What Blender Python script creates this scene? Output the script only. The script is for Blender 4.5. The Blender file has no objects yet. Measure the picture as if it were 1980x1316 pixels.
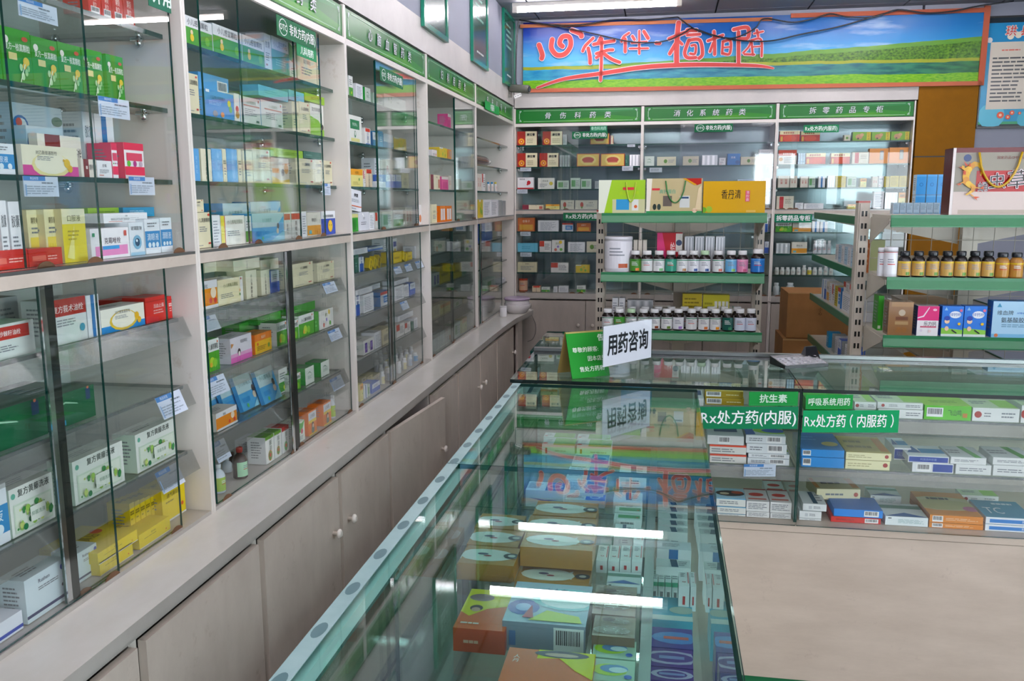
import bpy, math, random
from mathutils import Vector, Matrix
random.seed(7)
S = bpy.context.scene
COL = S.collection
# ---------------------------------------------------------------- camera, sky, daylight, exposure
F, YAW, PIT, ROL = 1664.55, -0.1744, -0.1639, -0.0039
CAM = Vector((0, 0, 1.5))
_f = Vector((math.sin(YAW), math.cos(YAW), 0)); _r = Vector((math.cos(YAW), -math.sin(YAW), 0)); _u = Vector((0, 0, 1))
FW = _f*math.cos(PIT) + _u*math.sin(PIT); _u2 = _u*math.cos(PIT) - _f*math.sin(PIT)
RT = _r*math.cos(ROL) + _u2*math.sin(ROL); UP = _u2*math.cos(ROL) - _r*math.sin(ROL)
cd = bpy.data.cameras.new('camera'); cd.sensor_width = 36; cd.lens = F/1980*36; cd.clip_start = .02
cam = bpy.data.objects.new('camera', cd); COL.objects.link(cam)
cam.matrix_world = Matrix(((RT.x, UP.x, -FW.x, CAM.x), (RT.y, UP.y, -FW.y, CAM.y), (RT.z, UP.z, -FW.z, CAM.z), (0, 0, 0, 1)))
S.camera = cam
S.view_settings.view_transform = 'Standard'; S.view_settings.look = 'None'; S.view_settings.gamma = 1
S.view_settings.use_curve_mapping = False
S.view_settings.exposure = 0.4
wd = bpy.data.worlds.new('sky'); S.world = wd; wd.use_nodes = True
bg = wd.node_tree.nodes['Background']; bg.inputs[0].default_value = (.84, .92, 1, 1); bg.inputs[1].default_value = 5.2
cy = S.cycles
cy.use_denoising = True; cy.transparent_max_bounces = 40; cy.max_bounces = 10; cy.glossy_bounces = 5; cy.diffuse_bounces = 4
cy.caustics_reflective = False; cy.caustics_refractive = False; cy.sample_clamp_indirect = 6
CEIL = 2.70; XW = -1.46; XR = 4.6; YF = -2.6; YB = 6.60      # room limits
TUBE_POWER = 33.0
# daylight comes in through the shop front behind the camera and an added, unseen side window
for x, y, w, rz in ((2.9, YF-.12, 2.8, 0), (XR+.12, .1, 5.0, math.pi/2)):
    ld = bpy.data.lights.new('window_daylight', 'AREA'); ld.shape = 'RECTANGLE'; ld.size = w; ld.size_y = 2.3
    ld.cycles.is_portal = True
    lo = bpy.data.objects.new('window_daylight', ld); COL.objects.link(lo)
    lo.location = (x, y, 1.25); lo.rotation_euler = (math.radians(90), 0, rz)

# ---------------------------------------------------------------- pixel <-> place helpers (measuring aids)
def ray(x, y): return FW + RT*((x-990)/F) + UP*((658-y)/F)
def at_x(x, y, X): d = ray(x, y); return CAM + d*(X/d.x)
def at_y(x, y, Y): d = ray(x, y); return CAM + d*(Y/d.y)
def at_z(x, y, Z): d = ray(x, y); return CAM + d*((Z-1.5)/d.z)
def slide(A, e, px=None, py=None):
    """how far along e from A one sees picture column px (or row py)"""
    A = Vector(A)-CAM; e = Vector(e)
    if px is not None: u, ax = (px-990)/F, RT
    else: u, ax = (658-py)/F, UP
    return (u*A.dot(FW)-A.dot(ax))/(e.dot(ax)-u*e.dot(FW))

# ---------------------------------------------------------------- colour + materials
def lin(c):
    if not isinstance(c, str): return tuple(c)[:3]
    c = c.lstrip('#'); c = c if len(c) == 6 else ''.join(q*2 for q in c); v = [int(c[i:i+2], 16)/255 for i in (0, 2, 4)]
    return tuple(x/12.92 if x <= .04045 else ((x+.055)/1.055)**2.4 for x in v)
M = {}
def newmat(n):
    m = bpy.data.materials.new(n); m.use_nodes = True; M[n] = m
    return m, m.node_tree.nodes, m.node_tree.links
def princ(n, col=None, rough=.5, metal=0, spec=.5, noise=None, attr=False, coat=0, emit=None, bump=None, alpha=None, dirt=None):
    m, N, L = newmat(n); b = N['Principled BSDF']
    b.inputs['Roughness'].default_value = rough; b.inputs['Metallic'].default_value = metal
    b.inputs['Specular IOR Level'].default_value = spec; b.inputs['Coat Weight'].default_value = coat
    b.inputs['Coat Roughness'].default_value = .05
    if col is not None: b.inputs['Base Color'].default_value = (*lin(col), 1)
    if attr:
        a = N.new('ShaderNodeAttribute'); a.attribute_name = 'Col'; L.new(a.outputs['Color'], b.inputs['Base Color'])
    if noise:
        c2, sc, stretch = noise
        tc = N.new('ShaderNodeTexCoord'); mp = N.new('ShaderNodeMapping'); mp.inputs['Scale'].default_value = stretch
        nz = N.new('ShaderNodeTexNoise'); nz.inputs['Scale'].default_value = sc; nz.inputs['Detail'].default_value = 6; nz.inputs['Roughness'].default_value = .65
        rp = N.new('ShaderNodeValToRGB'); rp.color_ramp.elements[0].position = .32; rp.color_ramp.elements[1].position = .68
        rp.color_ramp.elements[0].color = (*lin(col), 1); rp.color_ramp.elements[1].color = (*lin(c2), 1)
        L.new(tc.outputs['Object'], mp.inputs['Vector']); L.new(mp.outputs['Vector'], nz.inputs['Vector'])
        L.new(nz.outputs['Fac'], rp.inputs['Fac'])
        if dirt:
            n2 = N.new('ShaderNodeTexNoise'); n2.inputs['Scale'].default_value = dirt[1]; n2.inputs['Detail'].default_value = 9; n2.inputs['Roughness'].default_value = .7
            r2 = N.new('ShaderNodeValToRGB'); r2.color_ramp.elements[0].position = dirt[2]; r2.color_ramp.elements[1].position = dirt[2]+.12; r2.color_ramp.elements[1].color = (.6, .6, .6, 1)
            mxd = N.new('ShaderNodeMix'); mxd.data_type = 'RGBA'; mxd.inputs[7].default_value = (*lin(dirt[0]), 1)
            L.new(tc.outputs['Object'], n2.inputs['Vector']); L.new(n2.outputs['Fac'], r2.inputs['Fac']); L.new(r2.outputs['Color'], mxd.inputs[0]); L.new(rp.outputs['Color'], mxd.inputs[6]); L.new(mxd.outputs[2], b.inputs['Base Color'])
        else: L.new(rp.outputs['Color'], b.inputs['Base Color'])
    if bump:
        sc, st, stretch = bump
        tc = N.new('ShaderNodeTexCoord'); mp = N.new('ShaderNodeMapping'); mp.inputs['Scale'].default_value = stretch
        nz = N.new('ShaderNodeTexNoise'); nz.inputs['Scale'].default_value = sc; bp = N.new('ShaderNodeBump'); bp.inputs['Strength'].default_value = st
        bp.inputs['Distance'].default_value = .01
        L.new(tc.outputs['Object'], mp.inputs['Vector']); L.new(mp.outputs['Vector'], nz.inputs['Vector'])
        L.new(nz.outputs['Fac'], bp.inputs['Height']); L.new(bp.outputs['Normal'], b.inputs['Normal'])
    if emit: b.inputs['Emission Color'].default_value = (*lin(emit[0]), 1); b.inputs['Emission Strength'].default_value = emit[1]
    if alpha: b.inputs['Alpha'].default_value = alpha
    return m
def glass(n, tint, rough=0.0, f0=.045, strength=1.0, haze=0):
    """thin pane: Schlick mix of a tinted see-through and a mirror-like reflection"""
    m, N, L = newmat(n); N.remove(N['Principled BSDF']); out = N['Material Output']
    tr = N.new('ShaderNodeBsdfTransparent'); tr.inputs[0].default_value = (*tint, 1)
    gl = N.new('ShaderNodeBsdfGlossy'); gl.inputs['Roughness'].default_value = rough; gl.inputs[0].default_value = (1, 1, 1, 1)
    lw = N.new('ShaderNodeLayerWeight'); lw.inputs[0].default_value = .5
    pw = N.new('ShaderNodeMath'); pw.operation = 'POWER'; pw.inputs[1].default_value = 5
    ma = N.new('ShaderNodeMath'); ma.operation = 'MULTIPLY_ADD'; ma.inputs[1].default_value = (1-f0)*strength; ma.inputs[2].default_value = f0*strength
    mx = N.new('ShaderNodeMixShader')
    L.new(lw.outputs['Facing'], pw.inputs[0]); L.new(pw.outputs[0], ma.inputs[0]); L.new(ma.outputs[0], mx.inputs[0])
    L.new(tr.outputs[0], mx.inputs[1]); L.new(gl.outputs[0], mx.inputs[2])
    last = mx
    if haze:
        df = N.new('ShaderNodeBsdfDiffuse'); df.inputs[0].default_value = (.6, .62, .62, 1); m2 = N.new('ShaderNodeMixShader'); m2.inputs[0].default_value = haze
        L.new(mx.outputs[0], m2.inputs[1]); L.new(df.outputs[0], m2.inputs[2]); last = m2
    L.new(last.outputs[0], out.inputs[0])
    return m
princ('card', attr=True, rough=.4, spec=.3)
princ('gloss', attr=True, rough=.18, spec=.3)
princ('foil', attr=True, rough=.3, metal=.5)
princ('plastic', attr=True, rough=.25)
princ('print', attr=True, rough=.6, spec=.2)
princ('laminate', '#e4dfd8', .32, noise=('#d8d1c8', 3, (1, 1, .4)), dirt=('#a08560', 6, .60))
princ('laminate_grey', '#b9b5ae', .35, noise=('#aaa59d', 4, (1, 1, 1)))
princ('ledge', '#e2e1da', .16, noise=('#d6d3c8', 5, (1, .5, 1)), dirt=('#a8967a', 11, .64))
princ('door', '#d3c8bb', .4, noise=('#beb2a6', 5, (1, 2.2, .5)), dirt=('#9a8874', 9, .58))
princ('door_back', '#b8afa4', .4, noise=('#a79f95', 5, (2, 1, .5)))
princ('panel_pink', '#c9baaa', .4, noise=('#b6a797', 5, (.6, 1, 2.2)), dirt=('#a39286', 14, .60))
princ('wall', '#8f93a0', .7, noise=('#888c99', 2, (1, 1, 1)))
princ('rail_wood', '#cdc2b6', .4, noise=('#b9ada0', 6, (1, 1, 1)), dirt=('#8a7258', 14, .6))
princ('band', '#cbc7c2', .5, noise=('#bdb9b5', 4, (1, 1, 1)))
princ('ceiling', '#7d8289', .6)
princ('dark', '#26282a', .5)
princ('red_wood', '#8a2a1c', .5)
princ('yellow_wall', '#8a5a00', .6, spec=.15, noise=('#7f5200', 6, (1, 1, 1)))
princ('chrome', '#d8dadb', .12, metal=1)
princ('alu', '#8f9291', .28, metal=.85)
princ('alu_dark', '#3e4340', .25, metal=.7)
princ('edge', '#0f4038', .12, spec=.6)
princ('edge_dark', '#16211f', .2)
princ('backboard', '#cdd6d2', .07, spec=.9, coat=.6)
princ('mirror_film', '#7f9396', .14, metal=.6)
princ('tubelit', '#ffffff', .4, emit=('#fff6ff', TUBE_POWER))
princ('steel_cream', '#d5cfc1', .35, noise=('#c9c2b3', 4, (1, 1, 1)))
princ('rail_green', '#24774a', .3)
princ('cardboard', '#a9763f', .7, noise=('#9a6936', 8, (1, 1, 1)))
princ('brown_rubber', '#6b4a30', .6)
princ('wire', '#15171a', .5)
princ('floor', '#453f37', .3, noise=('#3a352e', 3, (1, 1, 1)))
princ('frost_edge', '#dfeeec', .3)
princ('frost_strip', '#8fb0b0', .35, noise=('#a3c0bf', 9, (1, 1, 1)))
princ('reflection_spot', '#54777c', .35)
princ('header', attr=True, rough=.28, spec=.22)
glass('glass', (.98, .993, .988), f0=.036)
glass('glass_top', (.76, .91, .882), f0=.05)
glass('glass_shelf', (.90, .965, .945), f0=.04)
glass('glass_dark', (.72, .77, .75))
glass('clear_plastic', (.80, .80, .78), rough=.16, f0=.035, haze=.12)
glass('jar_clear', (.86, .8, .66), f0=.05)
glass('acrylic', (.96, .97, .97), f0=.05)
glass('film', (.97, .97, .97), rough=.03, f0=.1)

# ---------------------------------------------------------------- mesh builder
_GL = {}
def glyph(ch, bold):
    k = (ch, bold)
    if k not in _GL:
        cu = bpy.data.curves.new('glyph', 'FONT'); cu.body = ch; cu.resolution_u = 2; cu.offset = 0
        o = bpy.data.objects.new('glyph', cu); COL.objects.link(o)
        dg = bpy.context.evaluated_depsgraph_get(); me = o.evaluated_get(dg).to_mesh()
        vs = [(v.co.x, v.co.y) for v in me.vertices]; fs = [tuple(p.vertices) for p in me.polygons]
        o.evaluated_get(dg).to_mesh_clear(); bpy.data.objects.remove(o); bpy.data.curves.remove(cu)
        wide = ord(ch) > 0x2E80
        xs = [v[0] for v in vs] or [0, .3]
        x0 = 0 if wide else min(xs)-.04; adv = 1.0 if wide else max(xs)-min(xs)+.07
        if wide and vs: x0 = (min(xs)+max(xs))/2-.5
        _GL[k] = (vs, fs, x0, adv)
    return _GL[k]
class MB:
    def __init__(s): s.v = []; s.f = []; s.m = []; s.c = []; s.s = []
    def face(s, pts, col='#ffffff', mat='card', sm=False):
        b = len(s.v); s.v += [tuple(p) for p in pts]; s.f.append(tuple(range(b, b+len(pts)))); s.m.append(mat); s.c.append(lin(col)); s.s.append(sm)
    def box(s, x0, x1, y0, y1, z0, z1, col='#ffffff', mat='card', thin=None, edge='edge'):
        """thin='x'|'y'|'z': glass pane whose narrow sides take the edge material"""
        b = len(s.v)
        s.v += [(x, y, z) for z in (z0, z1) for y in (y0, y1) for x in (x0, x1)]
        fs = {'z0': (0, 2, 3, 1), 'z1': (4, 5, 7, 6), 'y0': (0, 1, 5, 4), 'y1': (2, 6, 7, 3), 'x0': (0, 4, 6, 2), 'x1': (1, 3, 7, 5)}
        for k, f in fs.items():
            s.f.append(tuple(b+i for i in f)); s.c.append(lin(col)); s.s.append(False)
            s.m.append(mat if thin is None or k[0] == thin else edge)
    def hexa(s, p, col='#ffffff', mat='card'):
        """8 corners, bottom ring then top ring"""
        b = len(s.v); s.v += [tuple(q) for q in p]
        for f in ((3, 2, 1, 0), (4, 5, 6, 7), (0, 1, 5, 4), (1, 2, 6, 5), (2, 3, 7, 6), (3, 0, 4, 7)):
            s.f.append(tuple(b+i for i in f)); s.c.append(lin(col)); s.s.append(False); s.m.append(mat)
    def lathe(s, prof, n=16, c=(0, 0, 0), axis='z', close=True):
        """prof: (r, h, colour, mat) ; colour/mat belong to the band that ends there"""
        rows = []
        for p in prof:
            row = []
            for i in range(n):
                a = 2*math.pi*i/n; x, y = p[0]*math.cos(a), p[0]*math.sin(a)
                q = (x, y, p[1]) if axis == 'z' else ((p[1], x, y) if axis == 'x' else (x, p[1], y))
                row.append(len(s.v)); s.v.append((c[0]+q[0], c[1]+q[1], c[2]+q[2]))
            rows.append(row)
        for k in range(1, len(rows)):
            for i in range(n):
                j = (i+1) % n; f = (rows[k-1][i], rows[k-1][j], rows[k][j], rows[k][i])
                s.f.append(f if axis != 'y' else f[::-1]); s.c.append(lin(prof[k][2])); s.m.append(prof[k][3]); s.s.append(True)
        if close:
            for row, p, rev in ((rows[0], prof[0], True), (rows[-1], prof[-1], False)):
                f = tuple(row[::-1] if rev else row)
                s.f.append(f if axis != 'y' else f[::-1]); s.c.append(lin(p[2])); s.m.append(p[3]); s.s.append(False)
    def tube(s, pts, r, n=6, col='#000000', mat='plastic'):
        pts = [Vector(p) for p in pts]; rows = []
        for k, p in enumerate(pts):
            t = (pts[min(k+1, len(pts)-1)]-pts[max(k-1, 0)]).normalized()
            a = t.orthogonal().normalized() if k == 0 else (a-t*a.dot(t)).normalized(); b = t.cross(a)
            row = []
            for i in range(n):
                w = 2*math.pi*i/n; row.append(len(s.v)); s.v.append(tuple(p+(a*math.cos(w)+b*math.sin(w))*r))
            rows.append(row)
        for k in range(1, len(rows)):
            for i in range(n):
                j = (i+1) % n; s.f.append((rows[k-1][i], rows[k-1][j], rows[k][j], rows[k][i])); s.c.append(lin(col)); s.m.append(mat); s.s.append(True)
        for row in (rows[0][::-1], rows[-1]):
            s.f.append(tuple(row)); s.c.append(lin(col)); s.m.append(mat); s.s.append(False)
    def text(s, t, O, R, U, size, col, mat='card', bold=0, w=None, center=True, vertical=False, sx=1.0, outline=None):
        """O is the centre of the text block"""
        O, R, U = Vector(O), Vector(R), Vector(U)
        gs = [glyph(ch, 0) for ch in t]; s._b = max(bold, 0)
        if vertical:
            tot = len(t)*1.06
            if w and tot*size > w: size = w/tot
            for i, g in enumerate(gs): s._gl(g, O+U*(size*(tot/2-(i+1)*1.06+.18))+R*(-size*sx/2), R*size*sx, U*size, col, mat)
            return
        tot = sum(g[3] for g in gs)*sx
        if w and tot*size > w: sx *= w/(tot*size); tot = w/size
        x = -tot*size/2 if center else 0
        for g in gs:
            s._gl(g, O+R*x+U*(-size*.34), R*size*sx, U*size, col, mat); x += g[3]*size*sx
    def _gl(s, g, O, R, U, col, mat):
        x0 = g[2]; c = lin(col); k = s._b
        sh = [(0, 0)] if k < .003 else ([(-k, k*.5), (k, -k*.5)] if k <= .016 else [(k*math.cos(.7854*i), k*math.sin(.7854*i)) for i in range(8)])
        Nn = R.cross(U).normalized()*(6e-5)
        for i, (dx, dy) in enumerate(sh): s._gl1(g, O+R*dx+U*dy+Nn*i, R, U, c, mat)
    def _gl1(s, g, O, R, U, c, mat):
        b = len(s.v); x0 = g[2]
        s.v += [tuple(O+R*(p[0]-x0)+U*p[1]) for p in g[0]]
        for f in g[1]: s.f.append(tuple(b+i for i in f)); s.m.append(mat); s.c.append(c); s.s.append(False)
    def build(s, name, parent=None, loc=None, rot=0, mat=None):
        me = bpy.data.meshes.new(name); me.from_pydata(s.v, [], s.f)
        names = list(dict.fromkeys(s.m))
        for n in names: me.materials.append(M[n])
        ix = {n: i for i, n in enumerate(names)}
        me.polygons.foreach_set('material_index', [ix[m] for m in s.m]); me.polygons.foreach_set('use_smooth', s.s)
        a = me.attributes.new('Col', 'FLOAT_COLOR', 'FACE'); a.data.foreach_set('color', [x for c in s.c for x in (*c, 1)])
        me.update()
        o = bpy.data.objects.new(name, me); COL.objects.link(o)
        if loc is not None: o.location = loc
        if rot: o.rotation_euler = (0, 0, rot)
        if parent: o.parent = parent
        return o
SEEN = set()
def tag(o, label, cat, group=None):
    k = label; n = 2
    if label in SEEN: print('DUPLICATE LABEL', label)
    SEEN.add(label)
    o['label'] = label; o['category'] = cat
    if group: o['group'] = group
    return o
def thing(name, label, cat, loc=(0, 0, 0), rot=0, group=None):
    o = bpy.data.objects.new(name, None); COL.objects.link(o); o.empty_display_size = .05
    o.location = loc; o.rotation_euler = (0, 0, rot)
    return tag(o, label, cat, group)
def struct(name, mb, **k):
    o = mb.build(name, **k); o['kind'] = 'structure'; return o
def bx(*a, **k):
    m = MB(); m.box(*a, **k); return m
PI = math.pi
# ---------------------------------------------------------------- the room
BA = .0066
BM = Matrix.Translation((0, 6.1058, 0)) @ Matrix.Rotation(BA, 4, 'Z')       # frame of the back wall
def inB(o): o.matrix_world = BM @ o.matrix_world if o.parent is None else o.matrix_world; return o
def atB(o, x=0, y=0, z=0): p = BM @ Vector((x, y, z)); o.location = p; o.rotation_euler = (0, 0, BA); return o
YP = [.83, 1.83, 2.831, 3.834, 4.859, 6.10]
XF = -1.055                                                                # front plane of the side-wall cabinets
BX = [-1.0526, -.1639, .724, 1.5876]

m = MB(); m.box(XW, XR, YF-.1, YB, -.05, 0, mat='floor'); struct('floor', m)
m = MB(); m.box(XW-.1, XR+.1, YF-.1, YB+.1, CEIL+.03, CEIL+.06, mat='dark')
y = YB
while y > YF:
    x = XW
    while x < XR:
        m.box(x+.005, min(x+.585, XR)-.005, max(y-.59, YF)+.005, y-.005, CEIL, CEIL+.02, mat='ceiling'); x += .585
    y -= .59
struct('ceiling', m)
struct('wall_left', bx(XW-.1, XW, YF, YB, 0, CEIL, mat='wall'))
m = MB(); m.box(XR, XR+.1, YF, -2.4, 0, CEIL, mat='wall'); m.box(XR, XR+.1, 2.6, YB, 0, CEIL, mat='wall'); m.box(XR, XR+.1, -2.4, 2.6, 2.45, CEIL, mat='wall'); m.box(XR, XR+.1, -2.4, 2.6, 0, .12, mat='wall'); struct('wall_right', m)
m = MB()
for i in range(6): m.box(XR+.03, XR+.08, -2.4+.99*i, -2.35+.99*i, .12, 2.45, mat='alu')
m.box(XR+.03, XR+.08, -2.4, 2.6, .12, .17, mat='alu'); m.box(XR+.03, XR+.08, -2.4, 2.6, 2.4, 2.45, mat='alu')
bx(XR+.05, XR+.055, -2.38, 2.58, .15, 2.42, mat='glass').build('pane', struct('window_2', m))  # unseen glazing, added to bring more light onto the side-wall cabinets
m = MB(); m.box(XW-.1, XR+.1, YB, YB+.1, 0, CEIL, mat='wall'); m.box(1.96, XR, 6.135, YB, 0, CEIL, mat='wall'); struct('wall_back', m)
# shop front: piers, lintel and a glazed opening behind the camera
m = MB()
for x0, x1 in ((XW-.1, 1.5), (4.3, XR+.1)): m.box(x0, x1, YF-.1, YF, 0, CEIL, mat='wall')
for x0, x1 in ((1.5, 4.3),): m.box(x0, x1, YF-.1, YF, 2.25, CEIL, mat='wall'); m.box(x0, x1, YF-.1, YF, 0, .15, mat='wall')
struct('wall_front', m)
for k, (x0, x1) in enumerate(((1.5, 4.3),)):
    m = MB(); n = 4
    for i in range(n+1):
        x = x0+(x1-x0-.05)*i/n; m.box(x, x+.05, YF-.08, YF-.03, .15, 2.25, mat='alu')
    m.box(x0, x1, YF-.08, YF-.03, .15, .2, mat='alu'); m.box(x0, x1, YF-.08, YF-.03, 2.2, 2.25, mat='alu')
    w = struct('window_%d' % (k+1), m); w2 = bx(x0+.02, x1-.02, YF-.06, YF-.055, .18, 2.22, mat='glass').build('pane', w)
# boxed-out wall above the side cabinets, with the grey board under it
struct('trim_1', bx(XW, XF-.001, YP[0], 6.104, 2.267, CEIL, mat='wall'))
struct('trim_2', bx(XW, XF, YP[0], 6.104, 2.132, 2.266, mat='band'))
# boxed-out wall above the back cabinets
m = MB(); m.box(-1.05, 1.585, 0, .48, 2.24, CEIL-.001, mat='wall'); m.box(-1.05, 1.595, -.002, .4, 2.118, 2.24, mat='band'); atB(struct('trim_3', m))
m = MB(); m.box(1.597, 1.955, -.005, .45, 0, 1.752, mat='yellow_wall'); m.box(1.597, 1.955, -.005, .45, 1.760, 2.215, mat='yellow_wall'); m.box(1.60, 1.95, .0, .45, 1.75, 1.765, mat='dark')
m.box(1.60, 1.955, .0, .45, 2.215, CEIL-.001, mat='wall'); atB(struct('trim_4', m))

# fluorescent lamps
ORDL = ['first', 'second', 'third', 'fourth', 'fifth']
def lamp(x, y, label, L=.98):
    t = thing('fluorescent_lamp', label, 'lamp', (x, y, CEIL), 0, 'ceiling tube lamps')
    bx(-L/2-.03, L/2+.03, -.022, .022, -.022, 0, mat='laminate').build('housing', t)
    m = MB(); m.lathe([(.014, -L/2, '#fff', 'tubelit'), (.014, L/2, '#ffffff', 'tubelit')], 12, (0, 0, -.04), 'x'); m.build('tube', t)
    for s in (-1, 1): bx(s*L/2-(.03 if s < 0 else 0), s*L/2+(.03 if s > 0 else 0), -.014, .014, -.056, -.022, mat='laminate').build('end_cap', t)
lamp(-.45, 5.58, 'lit ceiling tube lamp beside the landscape banner, nearest the side wall')
lamp(1.2, 5.42, 'lit ceiling tube lamp in line with the banner, second from the side wall')
lamp(-.45, 4.58, 'lit ceiling tube lamp one row in front of the banner row, by side wall')
for r, y in enumerate((3.42, 2.32, 1.22, .1, -1.0)): lamp(-.45, y, f'lit ceiling tube lamp above the side cabinet aisle, {ORDL[r]} of its row')
lamp(1.15, 4.52, 'lit ceiling tube lamp above the end-cap racks, second from side wall')
RW = ['first', 'second', 'third', 'fourth']
for r, y in enumerate((2.1, .7, -.7, -1.9)):  # unseen lamps, added to brighten the faces turned towards the camera
    for c, x in enumerate((.5, 1.9, 3.3)):
        lamp(x, y, f'added unseen ceiling tube lamp over the shop floor, {RW[r]} row, {RW[c]} along')

# ---------------------------------------------------------------- header sign panel
def header(mb, y0, y1, z0, z1, text, flip=False):
    """green glossy header in the plane y=0 facing -y, local x from y0 to y1"""
    w, h = y1-y0, z1-z0
    mb.box(y0, y1, -.008, 0, z0, z1, '#0c6b22', 'header')
    e = -.0086
    def poly(p, c, k=0): mb.face([(y0+u*w, e-k*.0004, z0+v*h) for u, v in p], c, 'header')
    poly([(.02, .03), (.98, .03), (.98, .3), (.75, .5), (.5, .28), (.25, .12), (.02, .2)], '#1f7f14')
    poly([(.35, .03), (.9, .03), (.7, .32), (.5, .22)], '#3f8f10', 1)
    poly([(.45, .97), (.98, .97), (.98, .8), (.75, .7)], '#1a7a38', 1)
    for u0, v0, u1, v1 in ((.06, .10, .94, .125), (.06, .885, .94, .91), (.025, .3, .03, .7), (.97, .3, .975, .7)):
        poly([(u0, v0), (u1, v0), (u1, v1), (u0, v1)], '#9cc4a4', 2)
    a = h/w
    for cx, sx in ((.025, 1), (.975, -1)):
        for cy_, sy in ((.10, 1), (.9, -1)):
            for k in range(3):
                q = .04+k*.055
                poly([(cx+sx*a*q, cy_), (cx+sx*a*(q+.03), cy_), (cx+sx*a*(q+.03), cy_+sy*(.22-q)), (cx+sx*a*q, cy_+sy*(.22-q))], '#c8dcd8', 3)
    n = len(text)
    for i, ch in enumerate(text):
        u = .2+.6*(i+.5)/n
        mb.text(ch, (y0+u*w, e-.0022, z0+h*.5), (1, 0, 0), (.12, 0, 1), h*.5, '#2c5a3a', 'header', bold=.035)
        mb.text(ch, (y0+u*w, e-.0030, z0+h*.5), (1, 0, 0), (.12, 0, 1), h*.5, '#d4dbe0', 'header', bold=.004)
def clip(parent, p):
    m = MB(); m.lathe([(.007, 0, '#fff', 'chrome'), (.010, .004, '#fff', 'chrome'), (.010, .010, '#fff', 'chrome'), (.004, .013, '#fff', 'chrome')], 8, (p[0], p[1]-.006, p[2]-.008), 'y'); m.box(p[0]-.004, p[0]+.004, p[1]-.01, p[1]+.02, p[2]-.004, p[2]-.001, mat='chrome')
    m.build('support_clip', parent)

UZ = [1.858, 1.700, 1.543]; LZ = [1.232, 1.072, .913]
def cabinet(name, label, W, D, text, zs, z_mid, z_low, z_top, z_head, uppanes, lowpanes, uz, lz, lips, glz='glass', back='backboard', lshelf='glass_shelf', frontgap=.045):
    """tall glazed wall cabinet; local x along the wall (0..W), y=0 front, y=D back"""
    t = thing(name, label, 'cabinet', group=None)
    P = .009
    for x in (0, W-P):
        bx(x, x+P, 0, D, z_low-.03, z_head, mat='laminate').build('side_panel', t)
    bx(P, W-P, D-.012, D-.002, z_low, z_top, mat=back).build('back_panel', t)
    b = MB(); b.box(P, W-P, 0, .016, z_mid-.029, z_mid-.006, mat='rail_wood'); b.box(P, W-P, .016, D-.013, z_mid-.029, z_mid, mat='laminate'); b.box(P, W-P, .0, .016, z_mid-.006, z_mid, mat='alu'); b.build('middle_shelf_board', t)
    b = MB(); b.box(P, W-P, .002, D-.013, z_low-.03, z_low+.004, mat='laminate_grey'); b.build('bottom_board', t)
    b = MB(); b.box(P, W-P, .003, D-.013, z_top-.022, z_top-.004, mat='laminate_grey'); b.box(P, W-P, .0, .02, z_top-.02, z_top, mat='laminate'); b.box(P, W-P, .012, .02, z_top, z_head, mat='dark'); b.build('top_board', t)
    h = MB(); header(h, P+.004, W-P-.004, z_top+.004, z_head-.006, text); h.build('header_sign', t, (0, .012, 0))
    for z in uz:
        s = bx(P+.001, W-P-.001, frontgap, D-.02, z-.010, z, mat=lshelf, thin='z').build('glass_shelf', t)
        for x in (P+.012, W-P-.012): clip(s, (x, frontgap+.05, z-.010)); clip(s, (x, D-.06, z-.010))
    for z in lz:
        s = bx(P+.001, W-P-.001, frontgap+.008, D-.02, z-.012, z-.004, mat=lshelf, thin='z').build('glass_shelf', t)
        if lips:
            l = MB(); y0, y1 = .041, .022
            for dy in (0, .0012): l.face([(P+.002, y0-dy, z), (W-P-.002, y0-dy, z), (W-P-.002, y1-dy, z-.046), (P+.002, y1-dy, z-.046)][:: (1 if dy else -1)], mat='clear_plastic')
            l.face([(P+.002, y0, z), (P+.002, y0+.014, z-.003), (W-P-.002, y0+.014, z-.003), (W-P-.002, y0, z)], mat='clear_plastic')
            l.build('price_strip', s)
    for k, (x0, x1, z0, z1, prof, gm) in enumerate([(a, b_, z_mid+.002, z_top-.006, p, g) for a, b_, p, g in uppanes]+[(a, b_, z_low+.006, z_mid-.031, p, g) for a, b_, p, g in lowpanes]):
        y = .006+.008*(k % 2)
        d = bx(x0, x1, y, y+.005, z0, z1, mat=gm or glz, thin='y').build('glass_door', t)
        if prof:
            xa = x0 if prof < 0 else x1-.03
            q = MB(); q.box(xa, xa+.012, y-.003, y+.0, z0, z1, mat='chrome'); q.box(xa+.012, xa+.034, y-.002, y+.008, z0, z1, mat='alu_dark'); q.build('metal_edge_strip', d)
        for xx in (x0+.02, x1-.05):
            q = MB(); n = 6
            pr = [(xx+.05*i/n, z0-.004+.013*math.sin(PI*i/n)**.6) for i in range(n+1)]
            q.face([(a, y-.002, c) for a, c in pr], mat='brown_rubber'); q.face([(a, y-.0005, c) for a, c in pr][::-1], mat='brown_rubber')
            for i in range(n): q.face([(pr[i][0], y-.002, pr[i][1]), (pr[i][0], y-.0005, pr[i][1]), (pr[i+1][0], y-.0005, pr[i+1][1]), (pr[i+1][0], y-.002, pr[i+1][1])], mat='brown_rubber')
            q.build('rubber_stop', d)
    return t
def rail_lx(v): return v
def sideplace(t, y0):      # local x -> +Y, local -y -> +X
    t.location = (XF, y0, 0); t.rotation_euler = (0, 0, PI/2); return t
hd = ['儿科外用药类', '小儿科用药类', '心脑血管药类', '妇科用药类', '皮肤科药类']
ORD = ['first', 'second', 'third', 'fourth', 'fifth']
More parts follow.
